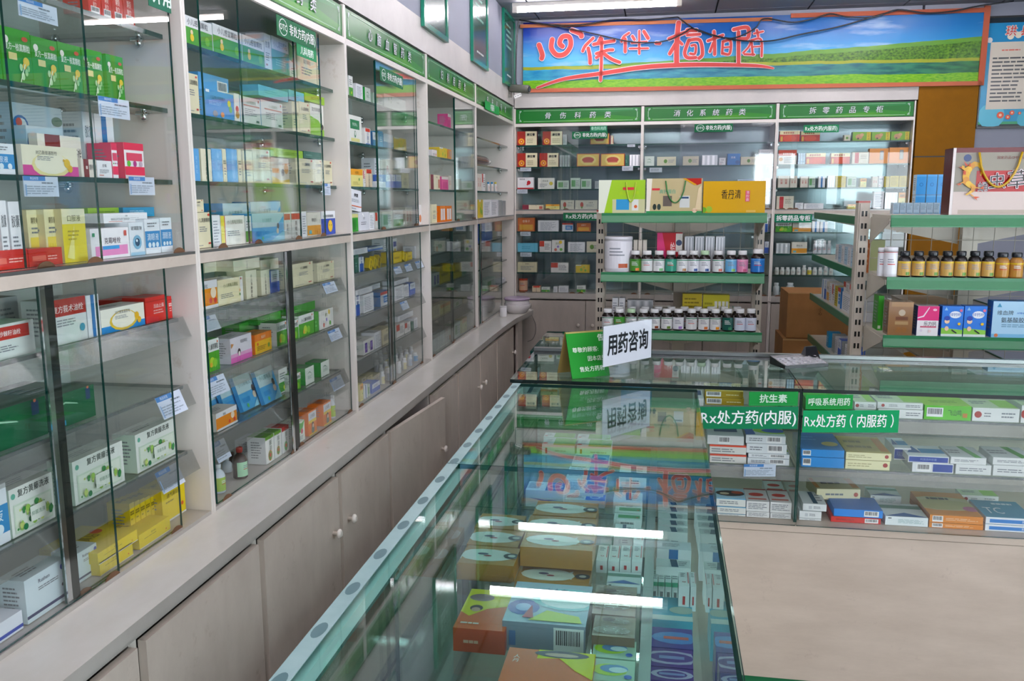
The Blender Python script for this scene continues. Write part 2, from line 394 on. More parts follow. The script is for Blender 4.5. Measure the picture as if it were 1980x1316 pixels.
ups = [[(.01, .667, 0, None), (.474, .97, 0, None)], [(.082, .60, 0, None), (.288, .808, 0, None)], [(.321, .85, 0, None), (.335, .845, 0, None)], [(.545, 1.01, 0, None), (.56, 1.0, 0, None)], []]
los = [[(.01, .64, 0, None), (.495, .885, -1, None)], [(.03, .50, 1, None), (.50, .985, -1, None)], [(.01, .47, 0, None), (.424, .9, -1, None)], [(.012, .46, 0, 'glass_dark'), (.445, 1.01, -1, 'glass_dark')], [(.10, .79, -1, None)]]
lab = ['white side-wall cabinet at the near end, its header cut off by the frame',
       'white side-wall cabinet under the green header ending in 药类, children\'s medicines inside',
       'white side-wall cabinet under the header 心脑血管药类, yellow packs in its lower half',
       'white side-wall cabinet with dark smoky lower glass doors, fourth from the near end',
       'white side-wall cabinet in the corner, half empty, with open upper front']
for i in range(5):
    W = YP[i+1]-YP[i]-.001
    sideplace(cabinet('wall_cabinet', lab[i], W, .36, hd[i], None, 1.383, .758, 2.024, 2.129, ups[i], los[i], UZ, LZ, i < 4), YP[i])

# counter ledge and base cabinets under it
m = MB()
pts = [(XW+.1, YP[0]), (-.916, YP[0]), (-.916, 4.9), (-.905, 5.3), (-.872, 5.6), (-.86, 5.72), (-.90, 5.80), (-.93, 6.09), (XW+.1, 6.09)]
for z0, z1 in ((.717, .727), (.727, .753)):
    e = 0 if z1 > .74 else -.006
    P3 = [(x+(e if x > -1 else 0), y_) for x, y_ in pts]
    m.face([(x, y_, z1) for x, y_ in P3], mat='ledge'); m.face([(x, y_, z0) for x, y_ in P3][::-1], mat='ledge')
    for k in range(len(P3)):
        a, b = P3[k], P3[(k+1) % len(P3)]; m.face([(*a, z0), (*b, z0), (*b, z1), (*a, z1)], mat='laminate_grey')
tag(m.build('counter_ledge'), 'long glossy off-white ledge running along the foot of the side-wall cabinets', 'ledge')
base = [.80, 1.31, 1.787, 2.29, 2.76, 3.33, 3.775, 4.26, 4.72, 5.28, 5.62]
bl = ['beige base cabinet door at the near end, cut off by the frame', 'wide beige base cabinet with rusty screw mark at its corner', 'beige base cabinet with white knob, third along under the ledge',
      'beige base cabinet with white knob, beside the worn white strip', 'beige base cabinet with its door hanging ajar', 'beige base cabinet just beyond the ajar door', 'taupe base cabinet with white knob, seventh along under the ledge',
      'taupe base cabinet with white knob, eighth along under the ledge', 'dark taupe base cabinet before the reddish strip', 'base cabinet in the corner with reddish frame and door edge showing']
knob = {2: 1, 3: -1, 6: 1, 7: -1, 4: 1, 8: 1}
for i in range(10):
    a, b = base[i]+.0005, base[i+1]-.0005; W = b-a
    t = thing('base_cabinet', bl[i], 'cabinet', (-.935, a, 0), PI/2, 'base cabinets under the side-wall ledge')
    m = MB(); red = i == 9
    m.box(0, .018, .003, .42, .0, .705, mat='red_wood' if red else 'laminate'); m.box(W-.004, W, .003, .42, 0, .705, mat='laminate')
    m.box(.018, W-.004, .003, .42, 0, .06, mat='laminate_grey'); m.box(.018, W-.004, .41, .42, .06, .705, mat='laminate_grey'); m.box(0, W, .003, .42, .705, .716, mat='laminate_grey'); m.build('body', t)
    d = MB(); x0 = .02 if i != 9 else .16
    d.box(0, W-x0-.005, -.016, .001, .065, .701, mat='door')
    dm = d.build('door', t, (x0, .0, 0), 0)
    if i == 4: dm.rotation_euler = (0, 0, -.10); dm.location = (x0, -.002, 0)
    if i in knob:
        k = MB(); kx = (W-x0-.055) if knob[i] > 0 else .045
        k.lathe([(.006, 0, '#e3dbd0', 'plastic'), (.006, .012, '#e3dbd0', 'plastic'), (.014, .016, '#e9e2d8', 'plastic'), (.014, .021, '#e9e2d8', 'plastic'), (.008, .026, '#efe8de', 'plastic')], 12, (0, 0, 0), 'y')
        ko = k.build('knob', dm, (kx, -.016, .548 if i != 4 else .5)); ko.scale = (1, -1, 1)

# back wall cabinets
bh = ['骨伤科药类', '消化系统药类', '拆零药品专柜']
bl = ['white glazed back wall cabinet in the room corner, header 骨伤科药类', 'middle white glazed cabinet of the back wall, header 消化系统药类', 'white glazed back wall cabinet beside the yellow wall, header 拆零药品专柜']
for i in range(3):
    W = BX[i+1]-BX[i]-.001
    j = [.645, .255, .125][i]
    pn = [[(.19, .64, 0, None), (.32, .65, 0, None)], [(.012, .27, 0, None), (.255, W-.012, 0, 'film')], [(.012, .135, 0, None), (.1, W-.02, 0, None)]][i]
    ln = [[(.012, .44, 0, None), (.43, W-.012, 0, None)], [(.012, .46, 0, None), (.44, W-.012, 0, None)], [(.012, .42, 0, None), (.40, W-.012, 0, None)]][i]
    t = cabinet('wall_cabinet', bl[i], W, .33, bh[i], None, 1.417, .822, 2.011, 2.113, pn, ln, [1.866, 1.716, 1.562], [1.267, 1.12, .974], False, back='mirror_film', frontgap=.03)
    atB(t, BX[i], 0, 0)
    m = MB(); m.box(0, .009, .0, .33, 0, .785, mat='laminate'); m.box(W-.009, W, .0, .33, 0, .785, mat='laminate'); m.box(.009, W-.009, .32, .33, 0, .785, mat='laminate'); m.box(0, W, -.004, .33, .786, .791, mat='laminate_grey'); m.box(.009, W-.009, .03, .32, 0, .05, mat='dark')
    g = thing('base_cabinet', ['beige two-door base cabinet below the 骨伤科药类 cabinet, two knobs close together', 'two-door base cabinet below the 消化系统药类 cabinet, hidden by the end-cap rack', 'base cabinet below the 拆零药品专柜 cabinet, behind the cardboard cartons'][i], 'cabinet', group='back wall base cabinets')
    m.build('body', g); atB(g, BX[i], 0, 0)
    for s in (0, 1):
        xa, xb = .012+s*(W/2-.008), W/2-.001+s*(W/2-.011)
        if i == 0: xa, xb = (.012, .51) if s == 0 else (.514, W-.012)
        d = bx(xa, xb, -.004, .012, .06, .775, mat='door_back').build('door', g)
        k = MB(); k.lathe([(.005, 0, '#d8cfc2', 'plastic'), (.013, .014, '#d8cfc2', 'plastic'), (.008, .02, '#d8cfc2', 'plastic')], 10, (0, 0, 0), 'y'); ko = k.build('knob', d, (xb-.05 if s == 0 else xa+.05, -.004, .60)); ko.scale = (1, -1, 1)

# ---------------------------------------------------------------- long glass counter (runs away from the camera)
LX0, LX1, LY0, LY1, ZT = -.423, .101, .42, 2.412, .969
t = thing('display_counter', 'long glass-topped display counter running away from the camera, brown cartons inside', 'counter', (0, 0, 0))
m = MB(); m.box(LX0+.01, LX1, LY0, LY1, 0, .555, mat='panel_pink'); m.box(LX0+.01, LX1, LY0, LY1, .555, .572, mat='panel_pink'); m.build('base', t)
for a, b in ((LY0, 1.634), (1.637, LY1)): bx(LX0, LX1, a, b, ZT-.009, ZT, mat='glass_top', thin='z', edge='edge').build('top_glass', t)
bx(LX1-.007, LX1-.001, LY0+.01, LY1-.002, .572, ZT-.0095, mat='glass', thin='x').build('side_glass', t)
for a, b, dx in ((LY0+.01, 1.20, 0), (1.16, 1.86, .01), (1.82, LY1-.01, 0)): bx(LX0+.028+dx, LX0+.034+dx, a, b, .574, ZT-.03, mat='glass', thin='x').build('sliding_door', t)
bx(LX0+.01, LX1-.01, LY0+.001, LY0+.007, .572, ZT-.01, mat='glass', thin='y').build('end_glass', t)
bx(LX0+.004, LX0+.03, LY0, LY1-.002, ZT-.03, ZT-.0095, mat='frost_edge').build('top_rail', t)
m = MB()
for ya, yb in ((LY0, 1.634), (1.637, LY1)): m.box(LX0+.0005, LX0+.024, ya+.001, yb-.001, ZT+.0002, ZT+.0012, mat='frost_strip')
for i in range(17):  # dark ellipses: reflections painted onto the edge strip
    yy = .47+.118*i
    m.face([(LX0+.012+.0085*math.cos(6.2832*k/16), yy+.02*math.sin(6.2832*k/16), ZT+.0014) for k in range(16)], mat='reflection_spot')
m.build('frosted_edge_strip', t)
bx(LX0+.012, LX0+.05, LY0, LY1-.002, .572, .584, mat='alu').build('door_track', t)
SZ = .800
s = bx(-.385, -.02, LY0+.02, LY1-.03, SZ-.008, SZ, mat='glass_shelf', thin='z').build('glass_shelf', t)
m = MB(); m.box(-.022, -.004, LY0+.02, LY1-.03, SZ-.02, SZ+.004, mat='alu'); m.build('shelf_rail', s)
for y in (1.05, 1.64, 2.2):
    for x in (-.375, -.03): bx(x, x+.012, y-.006, y+.006, .573, SZ-.0085, mat='edge').build('shelf_post', t)

# cross counter with front glass
CX0, CX1, CY0, CY1, CZ = -.433, 2.6, 2.420, 2.915, .979
t = thing('display_counter', 'cross display counter with flat packs behind its front glass and pale pink base panel', 'counter', (0, 0, 0))
m = MB(); m.box(CX0+.02, CX1, CY0+.006, CY1-.01, .11, .560, mat='panel_pink'); m.box(CX0+.02, CX1, CY0+.004, CY1-.01, .562, .581, mat='panel_pink'); m.box(CX0+.04, CX1, CY0+.05, CY1-.05, 0, .11, mat='rail_green'); m.build('base', t)
bx(CX0, .385, CY0, CY1, CZ-.010, CZ, mat='glass_top', thin='z', edge='edge_dark').build('top_glass', t)
bx(.387, CX1, CY0, CY1, CZ-.010, CZ, mat='glass_top', thin='z', edge='edge_dark').build('top_glass', t)
bx(.104, .385, CY0+.002, CY0+.008, .582, CZ-.011, mat='glass', thin='y').build('front_glass', t)
bx(.388, CX1, CY0+.002, CY0+.008, .582, CZ-.011, mat='glass', thin='y').build('front_glass', t)
bx(CX0+.004, .10, CY0+.002, CY0+.008, .582, CZ-.011, mat='glass', thin='y').build('front_glass', t)
bx(CX0+.006, CX0+.012, CY0+.01, CY1-.02, .582, CZ-.011, mat='glass', thin='x').build('end_glass', t)
bx(CX0, CX1, CY1-.022, CY1, CZ+.001, CZ+.012, mat='alu').build('back_rail', t)
bx(.384, .392, CY0+.03, CY1-.03, .582, CZ-.011, mat='glass', thin='x').build('divider_glass', t)
bx(CX0+.02, CX1, CY1-.02, CY1-.012, .582, CZ-.011, mat='panel_pink').build('back_board', t)
for z in (.741, .893):
    for a, b in ((CX0+.02, .383), (.393, CX1-.01)):
        s = bx(a, b, CY0+.045, CY1-.03, z-.007, z, mat='glass_shelf', thin='z').build('glass_shelf', t)
        l = MB()
        for dy in (0, .0012): l.face([(a, CY0+.043-dy, z), (b, CY0+.043-dy, z), (b, CY0+.030-dy, z-.036), (a, CY0+.030-dy, z-.036)][:: (-1 if dy else 1)], mat='clear_plastic')
        l.build('price_strip', s)
# ---------------------------------------------------------------- printed cartons
def Rr(u0, v0, u1, v1, c): return ('r', u0, v0, u1, v1, c)
def El(u, v, r, c, a=1.0): return ('e', u, v, r, c, a)
def Tx(t, u, v, h, c, w=.9, b=.0): return ('t', t, u, v, h, c, w, b)
def Vx(t, u, v, h, c): return ('v', t, u, v, h, c)
def Ln(u0, v0, u1, v1, n, c='#7d8288'): return ('l', u0, v0, u1, v1, n, c)
def Bc(u0, v0, u1, v1): return ('b', u0, v0, u1, v1)
def Pg(p, c): return ('p', p, c)
DS = {}
def dz(k, base, *dec, side=None, top=None, mat='card', tdec=()): DS[k] = (base, dec, side or base, top or side or base, mat, tdec)
def decals(mb, dec, O, R, U, N, w, h, mat, simple=False):
    O, R, U, N = Vector(O), Vector(R), Vector(U), Vector(N)
    rs = random.Random(len(dec)*31+int(w*1e4))
    for k, d in enumerate(dec):
        q = N*(.0004+.00022*k)
        def P(u, v): return O+R*(min(max(u, .0), 1)*w)+U*(min(max(v, .0), 1)*h)+q
        def rect(u0, v0, u1, v1, c): mb.face([P(u0, v0), P(u1, v0), P(u1, v1), P(u0, v1)], c, mat)
        if d[0] == 'r': rect(*d[1:])
        elif d[0] == 'e':
            n = 14; r = d[3]*min(w, h)
            mb.face([P(d[1]+r*d[5]*math.cos(6.2832*i/n)/w, d[2]+r*math.sin(6.2832*i/n)/h) for i in range(n)], d[4], mat)
        elif d[0] == 't':
            if simple and len(d[1]) > 3:
                n = len(d[1]); tw = min(d[6], n*d[4]*h/w)
                for i in range(n):
                    u = d[2]-tw/2+tw*i/n
                    for a, b in ((0, .42), (.58, 1)): rect(u+tw/n*.12, d[3]-d[4]*.4+d[4]*.8*a, u+tw/n*.86, d[3]-d[4]*.4+d[4]*.8*b, d[5])
            else: mb.text(d[1], P(d[2], d[3]), R, U, d[4]*h, d[5], mat, bold=d[7], w=d[6]*w)
        elif d[0] == 'v':
            mb.text(d[1], P(d[2], d[3]), R, U, d[4]*w, d[5], mat, vertical=True, w=h*.85)
        elif d[0] == 'l':
            n = d[5]
            for i in range(n):
                v = d[4]-(d[4]-d[2])*(i+.5)/n; t = (d[4]-d[2])/n*.42; u = d[1]
                end = d[3]-(d[3]-d[1])*rs.random()*.35
                while u < end:
                    uu = min(end, u+(d[3]-d[1])*(.12+.2*rs.random())); rect(u, v-t/2, uu, v+t/2, d[6]); u = uu+(d[3]-d[1])*.03
        elif d[0] == 'b':
            rect(d[1], d[2], d[3], d[4], '#f4f4f2'); u = d[1]+(d[3]-d[1])*.08; q = N*(.0004+.00022*(k+1))
            while u < d[3]-(d[3]-d[1])*.1:
                g = (d[3]-d[1])*(.012+.03*rs.random()); rect(u, d[2]+(d[4]-d[2])*.28, u+g, d[4]-(d[4]-d[2])*.1, '#26282c'); u += g+(d[3]-d[1])*(.012+.02*rs.random())
        elif d[0] == 'p': mb.face([P(u, v) for u, v in d[1]], d[2], mat)
def carton_mb(w, d, h, key, simple=False):
    base, dec, side, top, mat, tdec = DS[key]
    mb = MB(); b = len(mb.v); a = w/2
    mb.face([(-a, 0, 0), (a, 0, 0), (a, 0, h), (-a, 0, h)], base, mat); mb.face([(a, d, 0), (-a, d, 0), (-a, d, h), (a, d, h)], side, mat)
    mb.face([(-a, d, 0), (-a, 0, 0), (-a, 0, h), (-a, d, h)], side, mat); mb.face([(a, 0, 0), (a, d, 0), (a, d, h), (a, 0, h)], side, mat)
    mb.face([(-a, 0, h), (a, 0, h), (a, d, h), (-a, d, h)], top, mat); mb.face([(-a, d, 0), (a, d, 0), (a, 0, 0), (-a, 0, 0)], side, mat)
    decals(mb, dec, (-a, 0, 0), (1, 0, 0), (0, 0, 1), (0, -1, 0), w, h, mat, simple)
    if tdec: decals(mb, tdec, (-a, 0, h), (1, 0, 0), (0, 1, 0), (0, 0, 1), w, d, mat, simple)
    elif h > .03 and d > .03: decals(mb, [Ln(.15, .3, .7, .75, 3, '#8b8f93')], (-a, 0, h), (1, 0, 0), (0, 1, 0), (0, 0, 1), w, d, mat)
    if h > .05 and d > .03: decals(mb, [Ln(.2, .2, .8, .85, 7, '#8b8f93')], (-a, d, 0), (0, -1, 0), (0, 0, 1), (-1, 0, 0), d, h, mat)
    return mb
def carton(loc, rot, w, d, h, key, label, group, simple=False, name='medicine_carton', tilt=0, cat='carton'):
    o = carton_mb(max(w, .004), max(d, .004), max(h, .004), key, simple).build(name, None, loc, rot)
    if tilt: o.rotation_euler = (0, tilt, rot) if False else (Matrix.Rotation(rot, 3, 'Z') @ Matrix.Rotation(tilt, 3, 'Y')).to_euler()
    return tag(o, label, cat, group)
# --- designs (k, base, ...)
dz('wort', '#2f8d25', Rr(0, .86, 1, 1, '#3a9a2c'), El(.16, .78, .09, '#e8e4dc'), El(.8, .84, .06, '#c4553c', 1.8), Tx('复方一枝蒿颗粒', .52, .66, .15, '#eef5ea', .86, .01), Rr(.2, .42, .48, .55, '#d8cf8a'),
   El(.78, .42, .11, '#e0c23a'), El(.70, .33, .07, '#d8b838'), El(.58, .30, .09, '#a8d69a', .6), El(.75, .22, .09, '#9ccf90', .6), El(.62, .14, .10, '#b3dca6', .6), El(.82, .30, .08, '#8cc480', .6), Pg([(.5, .02), (.53, .02), (.72, .36), (.70, .38)], '#d8ecd0'), side='#58b52c', top='#2c8423')
dz('redbook', '#c53a2e', Vx('复方颗粒', .5, .62, .5, '#f4d9d2'), Bc(.15, .05, .85, .25), side='#d94a32')
dz('ointment', '#b9c9d2', El(.16, .68, .16, '#2a6aa8'), El(.18, .70, .10, '#d8e4ea'), El(.13, .74, .06, '#c84a3a'), Tx('消痔软膏', .62, .42, .36, '#23303c', .6, .012), El(.88, .8, .07, '#5a7a6a', 1.6), side='#a9c4d6', top='#a8b8c4')
dz('musk', '#e8e0d2', Rr(.16, 0, .5, 1, '#7c2420'), Rr(.3, .45, .42, .62, '#e8d8d0'), Tx('麝香痔疮栓', .76, .55, .34, '#3a3430', .46), side='#e6dfd4')
dz('bear', '#efe9cf', Rr(0, 0, 1, .34, '#d9489a'), El(.5, .36, .42, '#e9df9c', 2.3), El(.5, .42, .36, '#f1ecd4', 2.3), Tx('对乙酰氨基酚栓', .42, .76, .15, '#5a5a50', .6), Ln(.25, .5, .6, .66, 3), El(.78, .44, .16, '#e8c030'), El(.83, .26, .13, '#e2b428'), El(.72, .54, .05, '#d8a820'), side='#f0ebdb')
dz('bearblue', '#f0efe0', Rr(0, 0, 1, .28, '#1f8ad0'), El(.5, .42, .42, '#e6c33a', 2.3), El(.5, .46, .36, '#f3efdc', 2.3), Tx('对乙酰氨基酚栓', .48, .78, .15, '#4a4a48', .6), Ln(.3, .5, .6, .66, 3), El(.8, .5, .16, '#e8b62a'), El(.85, .3, .14, '#e0ac28'), side='#f0f1ea')
dz('white', '#e6e8ea', Tx('胶囊', .5, .7, .2, '#4a5058', .7), Ln(.15, .25, .8, .5, 4), Rr(.1, .12, .4, .17, '#c07058'), side='#dfe2e4')
dz('whitepink', '#f0eef0', Rr(.1, .1, .95, .42, '#ea8fc4'), Rr(.28, .3, .72, .42, '#3f9ad8'), Tx('克霉唑栓', .55, .58, .22, '#5a4a52', .6), Rr(.04, .74, .1, .86, '#3a9a6a'), Rr(.86, .72, .93, .9, '#d05a4a'))
dz('eye', '#dfe8ee', Tx('玻璃酸钠', .5, .82, .14, '#3a4650', .8), El(.5, .4, .3, '#7fb4d0'), El(.5, .4, .17, '#27506e'), El(.46, .45, .06, '#e8f2f6'), Rr(0, 0, 1, .1, '#9fc8de'))
dz('bluewhite', '#e4ebf0', Rr(0, .18, 1, .66, '#3a8fc8'), Tx('滴眼液', .5, .48, .22, '#eaf4fa', .8), El(.25, .26, .1, '#dcecf4'), El(.5, .26, .1, '#dcecf4'), El(.75, .26, .1, '#dcecf4'), Ln(.15, .76, .8, .92, 2))
dz('yellowtall', '#e9d62e', Rr(0, .72, 1, 1, '#e9e2b8'), Tx('口服液', .5, .82, .13, '#5a5430', .8), Pg([(.1, .1), (.5, .7), (.4, .05)], '#f0e68a'), Ln(.2, .4, .7, .62, 3, '#b8a62a'), side='#d8cf9a')
dz('creamyellow', '#e6dfae', Rr(.1, .1, .9, .5, '#e4d048'), Tx('颗粒', .5, .8, .13, '#5a5430', .8), Ln(.2, .55, .8, .7, 2), side='#e0d8a4')
dz('redpack', '#c92c22', Rr(.1, .3, .5, .6, '#e06a58'), Ln(.55, .3, .9, .6, 2, '#f0b8ac'))
dz('redpink', '#f2eef0', Rr(0, .8, 1, 1, '#e6335a'), Rr(0, .1, 1, .34, '#e6335a'), Rr(.1, .5, .9, .72, '#e04a6a'), El(.2, .42, .09, '#58b83a'), El(.5, .42, .09, '#b83a8a'), El(.8, .42, .09, '#c8b0c0'), side='#e8506e')
dz('moxa', '#dfe4e2', Rr(0, .62, 1, 1, '#b7332c'), Tx('复方莪术油栓', .52, .77, .17, '#f0e4e0', .86, .01), Ln(.2, .38, .8, .56, 3, '#8a9096'), El(.86, .3, .09, '#4a9ab8'), side='#d7dcda')
dz('seabuck', '#d9e2dc', Rr(0, .55, .9, .92, '#c23a30'), Tx('复方沙棘籽油栓', .45, .72, .17, '#f2e6e2', .8, .01), Ln(.15, .2, .7, .4, 3), side='#b9e0c4')
dz('bluestripe', '#eceff2', Rr(.35, 0, .62, 1, '#2f78b8'), side='#dfe4ea')
dz('redbox', '#cf2a26', Tx('活血止痛', .6, .62, .18, '#f4dcd8', .7), Ln(.35, .3, .85, .5, 2, '#eab0a8'), Rr(0, .82, 1, .86, '#b01f1c'), side='#b8201e', top='#d8342e')
dz('darkgreen', '#17603c', Pg([(.1, .62), (.35, .74), (.6, .6), (.62, .56), (.35, .69), (.1, .58)], '#a8d8b8'), Rr(.8, .6, .9, .95, '#28406a'), El(.85, .97, .05, '#d87a5a'), Rr(.2, .05, .32, .2, '#3a9ac8'), side='#125033', top='#1b5a3a', mat='gloss')
dz('lotion', '#e6ebe4', Tx('复方黄藤洗液', .55, .86, .17, '#23302a', .74, .01), El(.08, .84, .06, '#6ab8a0'), Rr(.06, .06, .94, .66, '#cfe0cc'), Rr(.09, .1, .91, .62, '#e2ebdc'), *[El(.12+.76*((i*37) % 53)/53, .14+.44*((i*29) % 47)/47, .028+.02*(i % 3), ['#3a8f4a', '#9ac85a', '#1f7a48', '#c8d87a'][i % 4]) for i in range(34)], Rr(.34, .2, .7, .52, '#e4ece0'), Tx('抑菌洗液', .52, .36, .1, '#5a8a6a', .4), side='#cfe3d3', top='#dfe8df')
dz('yellow', '#e8cf10', Tx('通气鼻贴', .45, .72, .14, '#6a5a10', .8), Ln(.15, .5, .6, .6, 1, '#a08c18'), El(.85, .3, .06, '#d85a1a'), Rr(0, 0, 1, .05, '#e8e8e0'), side='#dcc410', top='#e6cd12', tdec=(Tx('通气鼻贴', .4, .55, .28, '#6a5a10', .6), El(.8, .6, .1, '#d84a1a')))
dz('script', '#d5e4ea', Rr(0, .1, 1, .17, '#4a4a6a'), Tx('Rushen', .45, .82, .13, '#3a3f58', .7), Ln(.3, .6, .8, .7, 2), El(.9, .84, .07, '#4a58b0'), El(.88, .42, .04, '#3a3a40'), side='#d5e2e6')
dz('whiteblue', '#e4e9f2', Rr(0, .12, 1, .3, '#3a4fb0'), Tx('净', .25, .7, .4, '#2a3a90', .5, .03), El(.1, .2, .06, '#d85a6a'))
dz('kidgreen', '#3f9a28', Rr(0, .62, 1, 1, '#e6e8ea'), Tx('小儿感冒颗粒', .5, .8, .24, '#3a4048', .82, .01), El(.28, .46, .09, '#e8cfa8'), El(.28, .28, .13, '#e2c22a'), El(.8, .3, .16, '#6ab82c'), side='#d5dde4')
dz('kidteal', '#3f9a8a', Rr(0, .64, 1, 1, '#cfd8dc'), Tx('小儿清热颗粒', .5, .8, .2, '#3a5058', .82), Ln(.2, .2, .8, .4, 3, '#8ac8bc'), side='#cddde2')
dz('beigebox', '#e2dab4', Tx('复方颗粒', .5, .6, .14, '#4a5a50', .8), Ln(.2, .2, .8, .45, 3), side='#d9d4b8')
dz('cream', '#dcd6b4', Tx('小儿清肺颗粒', .55, .78, .13, '#2e3236', .8, .006), El(.85, .93, .04, '#c84a3a', 1.8), Ln(.3, .45, .8, .62, 3), Rr(.75, .1, .9, .15, '#b03a34'), Ln(.1, .06, .6, .1, 1), side='#e2dcc0', top='#e0dabc')
dz('creamside', '#e4e0c6', Vx('小儿清肺颗粒', .5, .45, .34, '#35383a'), side='#ded9b8', top='#e4e0c8')
dz('bluecart', '#5aa6dc', Bc(.6, .62, .95, .9), Rr(.05, .5, .5, .56, '#4a90c8'), side='#62aee2', top='#6ab4e4')
dz('blueplain', '#62a8de', Vx('复方颗粒', .6, .5, .3, '#9accf0'), side='#5aa0d8', top='#70b4e6')
dz('bluekid', '#4a92d2', Tx('儿童维D钙咀嚼片', .42, .74, .15, '#1f3f6a', .7), El(.82, .62, .13, '#d8d83a'), El(.86, .42, .13, '#6ab858'), Ln(.1, .46, .55, .62, 3, '#9cc8ee'), El(.3, .16, .12, '#8a8f9a', 1.5), El(.55, .16, .1, '#d88a4a', 1.4), Rr(0, .9, .12, 1, '#e6eef2'), side='#6ab4ea')
dz('kidwhite', '#dfe0de', Tx('小儿咽扁颗粒', .55, .8, .13, '#6a8a6a', .7), Rr(.15, .66, .95, .71, '#b8604a'), Ln(.2, .3, .8, .58, 4), El(.9, .9, .05, '#c84a3a'), Rr(.75, .08, .9, .16, '#4a5058'), side='#8ebfe0')
dz('santa', '#e6e6e2', El(.5, .45, .3, '#c83a30'), El(.5, .25, .35, '#b88a3a'), side='#ded9c8')
dz('aquaflat', '#6ac0dc', Ln(.2, .3, .8, .7, 2, '#4aa4c4'), side='#6ab8dc')
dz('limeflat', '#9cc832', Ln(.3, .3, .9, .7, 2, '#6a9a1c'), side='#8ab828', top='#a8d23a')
dz('darkflat', '#2f6a58', Ln(.1, .3, .5, .6, 2, '#7ab0a0'), side='#2a5f50')
dz('limewave', '#e6e6dc', Pg([(0, 0), (1, 0), (1, .2), (.6, .5), (0, .6)], '#8cc03a'), Tx('复方锌布颗粒', .5, .82, .14, '#3a3f44', .8), El(.88, .3, .09, '#4a3a34'), side='#dcd8a8')
dz('orangekid', '#d8cdbc', Rr(.03, .42, .42, .6, '#e8952a'), Tx('小儿止咳糖浆', .4, .78, .14, '#5a6068', .7), El(.62, .45, .14, '#5a4a50'), El(.82, .6, .2, '#d89a4a'), Pg([(0, 0), (1, 0), (1, .2), (.5, .12), (0, .3)], '#e0bc3a'), side='#d8cdb4')
dz('yellowwhite', '#e9e8dc', Rr(0, 0, .14, 1, '#e6d83a'), Rr(.14, 0, .17, 1, '#c8503a'), Tx('小儿咳喘灵颗粒', .58, .78, .16, '#6a6a48', .74), Ln(.25, .3, .8, .5, 3), Rr(0, 0, .14, .1, '#3a4030'), side='#ecebe0')
dz('yellowwhite2', '#e8e0b8', Rr(.88, 0, 1, 1, '#e6e6e0'), Tx('小儿咳喘灵颗粒', .5, .74, .17, '#6a7a48', .8), Ln(.1, .25, .6, .45, 3), El(.86, .3, .06, '#4a8a4a', .8), El(.86, .46, .06, '#e2b48a'), El(.92, .92, .04, '#c84a3a'), side='#e9e6cc')
dz('bluecover', '#4fa8dc', Pg([(0, .5), (.75, .5), (1, .9), (1, 1), (0, 1)], '#bcd8dc'), Tx('小儿咳喘灵', .45, .74, .15, '#3a6a70', .66), El(.8, .52, .11, '#4a3f40', .8), El(.78, .34, .10, '#d8c8b0'), Rr(.12, .22, .5, .36, '#2f94d4'), El(.3, .12, .06, '#58b86a'), Pg([(.55, 0), (1, 0), (1, .35)], '#8fd0e4'), side='#3f9cd8', top='#c2d8dc')
dz('redtag', '#e2e0da', Rr(0, .72, .9, .95, '#e0563a'), Vx('颗粒剂', .45, .36, .22, '#6a5a54'), side='#dcd8d0')
dz('orangehalf', '#dcd9cc', Rr(0, .05, 1, .46, '#e09a2a'), Tx('颗粒剂', .5, .68, .17, '#4a4a48', .8), Rr(.1, .1, .3, .26, '#6ab4c0'), side='#d8d4c0')
dz('sun', '#2f4cae', Rr(0, .68, 1, 1, '#eef0f2'), Tx('小儿氨酚黄那敏颗粒', .5, .78, .13, '#2a2f48', .86, .01), El(.62, .36, .26, '#e8b020'), El(.62, .36, .21, '#f0c83a'), El(.55, .4, .03, '#3a3020'), El(.69, .4, .03, '#3a3020'), side='#e8eaee')
dz('orangewhite', '#e88c1e', Rr(0, .72, 1, 1, '#e4e6ea'), Tx('颗粒', .4, .8, .16, '#4a4f58', .7), El(.78, .55, .2, '#f0dcc0'), El(.62, .28, .1, '#d83a34'), El(.86, .26, .1, '#d83a34'), Rr(0, 0, 1, .12, '#e8e8e6'), side='#e8e4da')
dz('pinklady', '#d9d5dc', Rr(0, 0, 1, .22, '#d864b0'), Rr(0, .22, 1, .36, '#dc9cc4'), Tx('双金颗粒', .62, .78, .15, '#6a6a72', .5), El(.38, .38, .15, '#4a3a40', .8), El(.38, .32, .1, '#ecdcd4', .8), Pg([(.02, .6), (.14, .76), (.02, .8)], '#c88a4a'), side='#d8d6dc')
dz('orangeyellow', '#e2b21e', Rr(0, .64, 1, 1, '#e07a24'), Tx('板蓝根', .5, .8, .16, '#f0e0c4', .7), El(.15, .5, .08, '#c83a2a'), Ln(.1, .15, .7, .4, 3, '#8a6a14'), El(.8, .3, .12, '#6a8a2a'), side='#e8711f', top='#dc8a30')
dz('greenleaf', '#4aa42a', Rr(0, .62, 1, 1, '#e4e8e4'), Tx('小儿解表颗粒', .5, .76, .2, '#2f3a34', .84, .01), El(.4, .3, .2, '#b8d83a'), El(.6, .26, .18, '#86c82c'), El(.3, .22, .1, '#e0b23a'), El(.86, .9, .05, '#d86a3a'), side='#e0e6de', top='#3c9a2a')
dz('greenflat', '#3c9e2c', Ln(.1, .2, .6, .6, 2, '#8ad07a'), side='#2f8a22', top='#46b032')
dz('greenwhite', '#dfe8de', Pg([(.2, .62), (.5, .74), (.8, .5), (.5, .68)], '#2f7a4a'), Ln(.25, .3, .8, .5, 3, '#7aa88a'), side='#1f9a3a', top='#2a8f48')
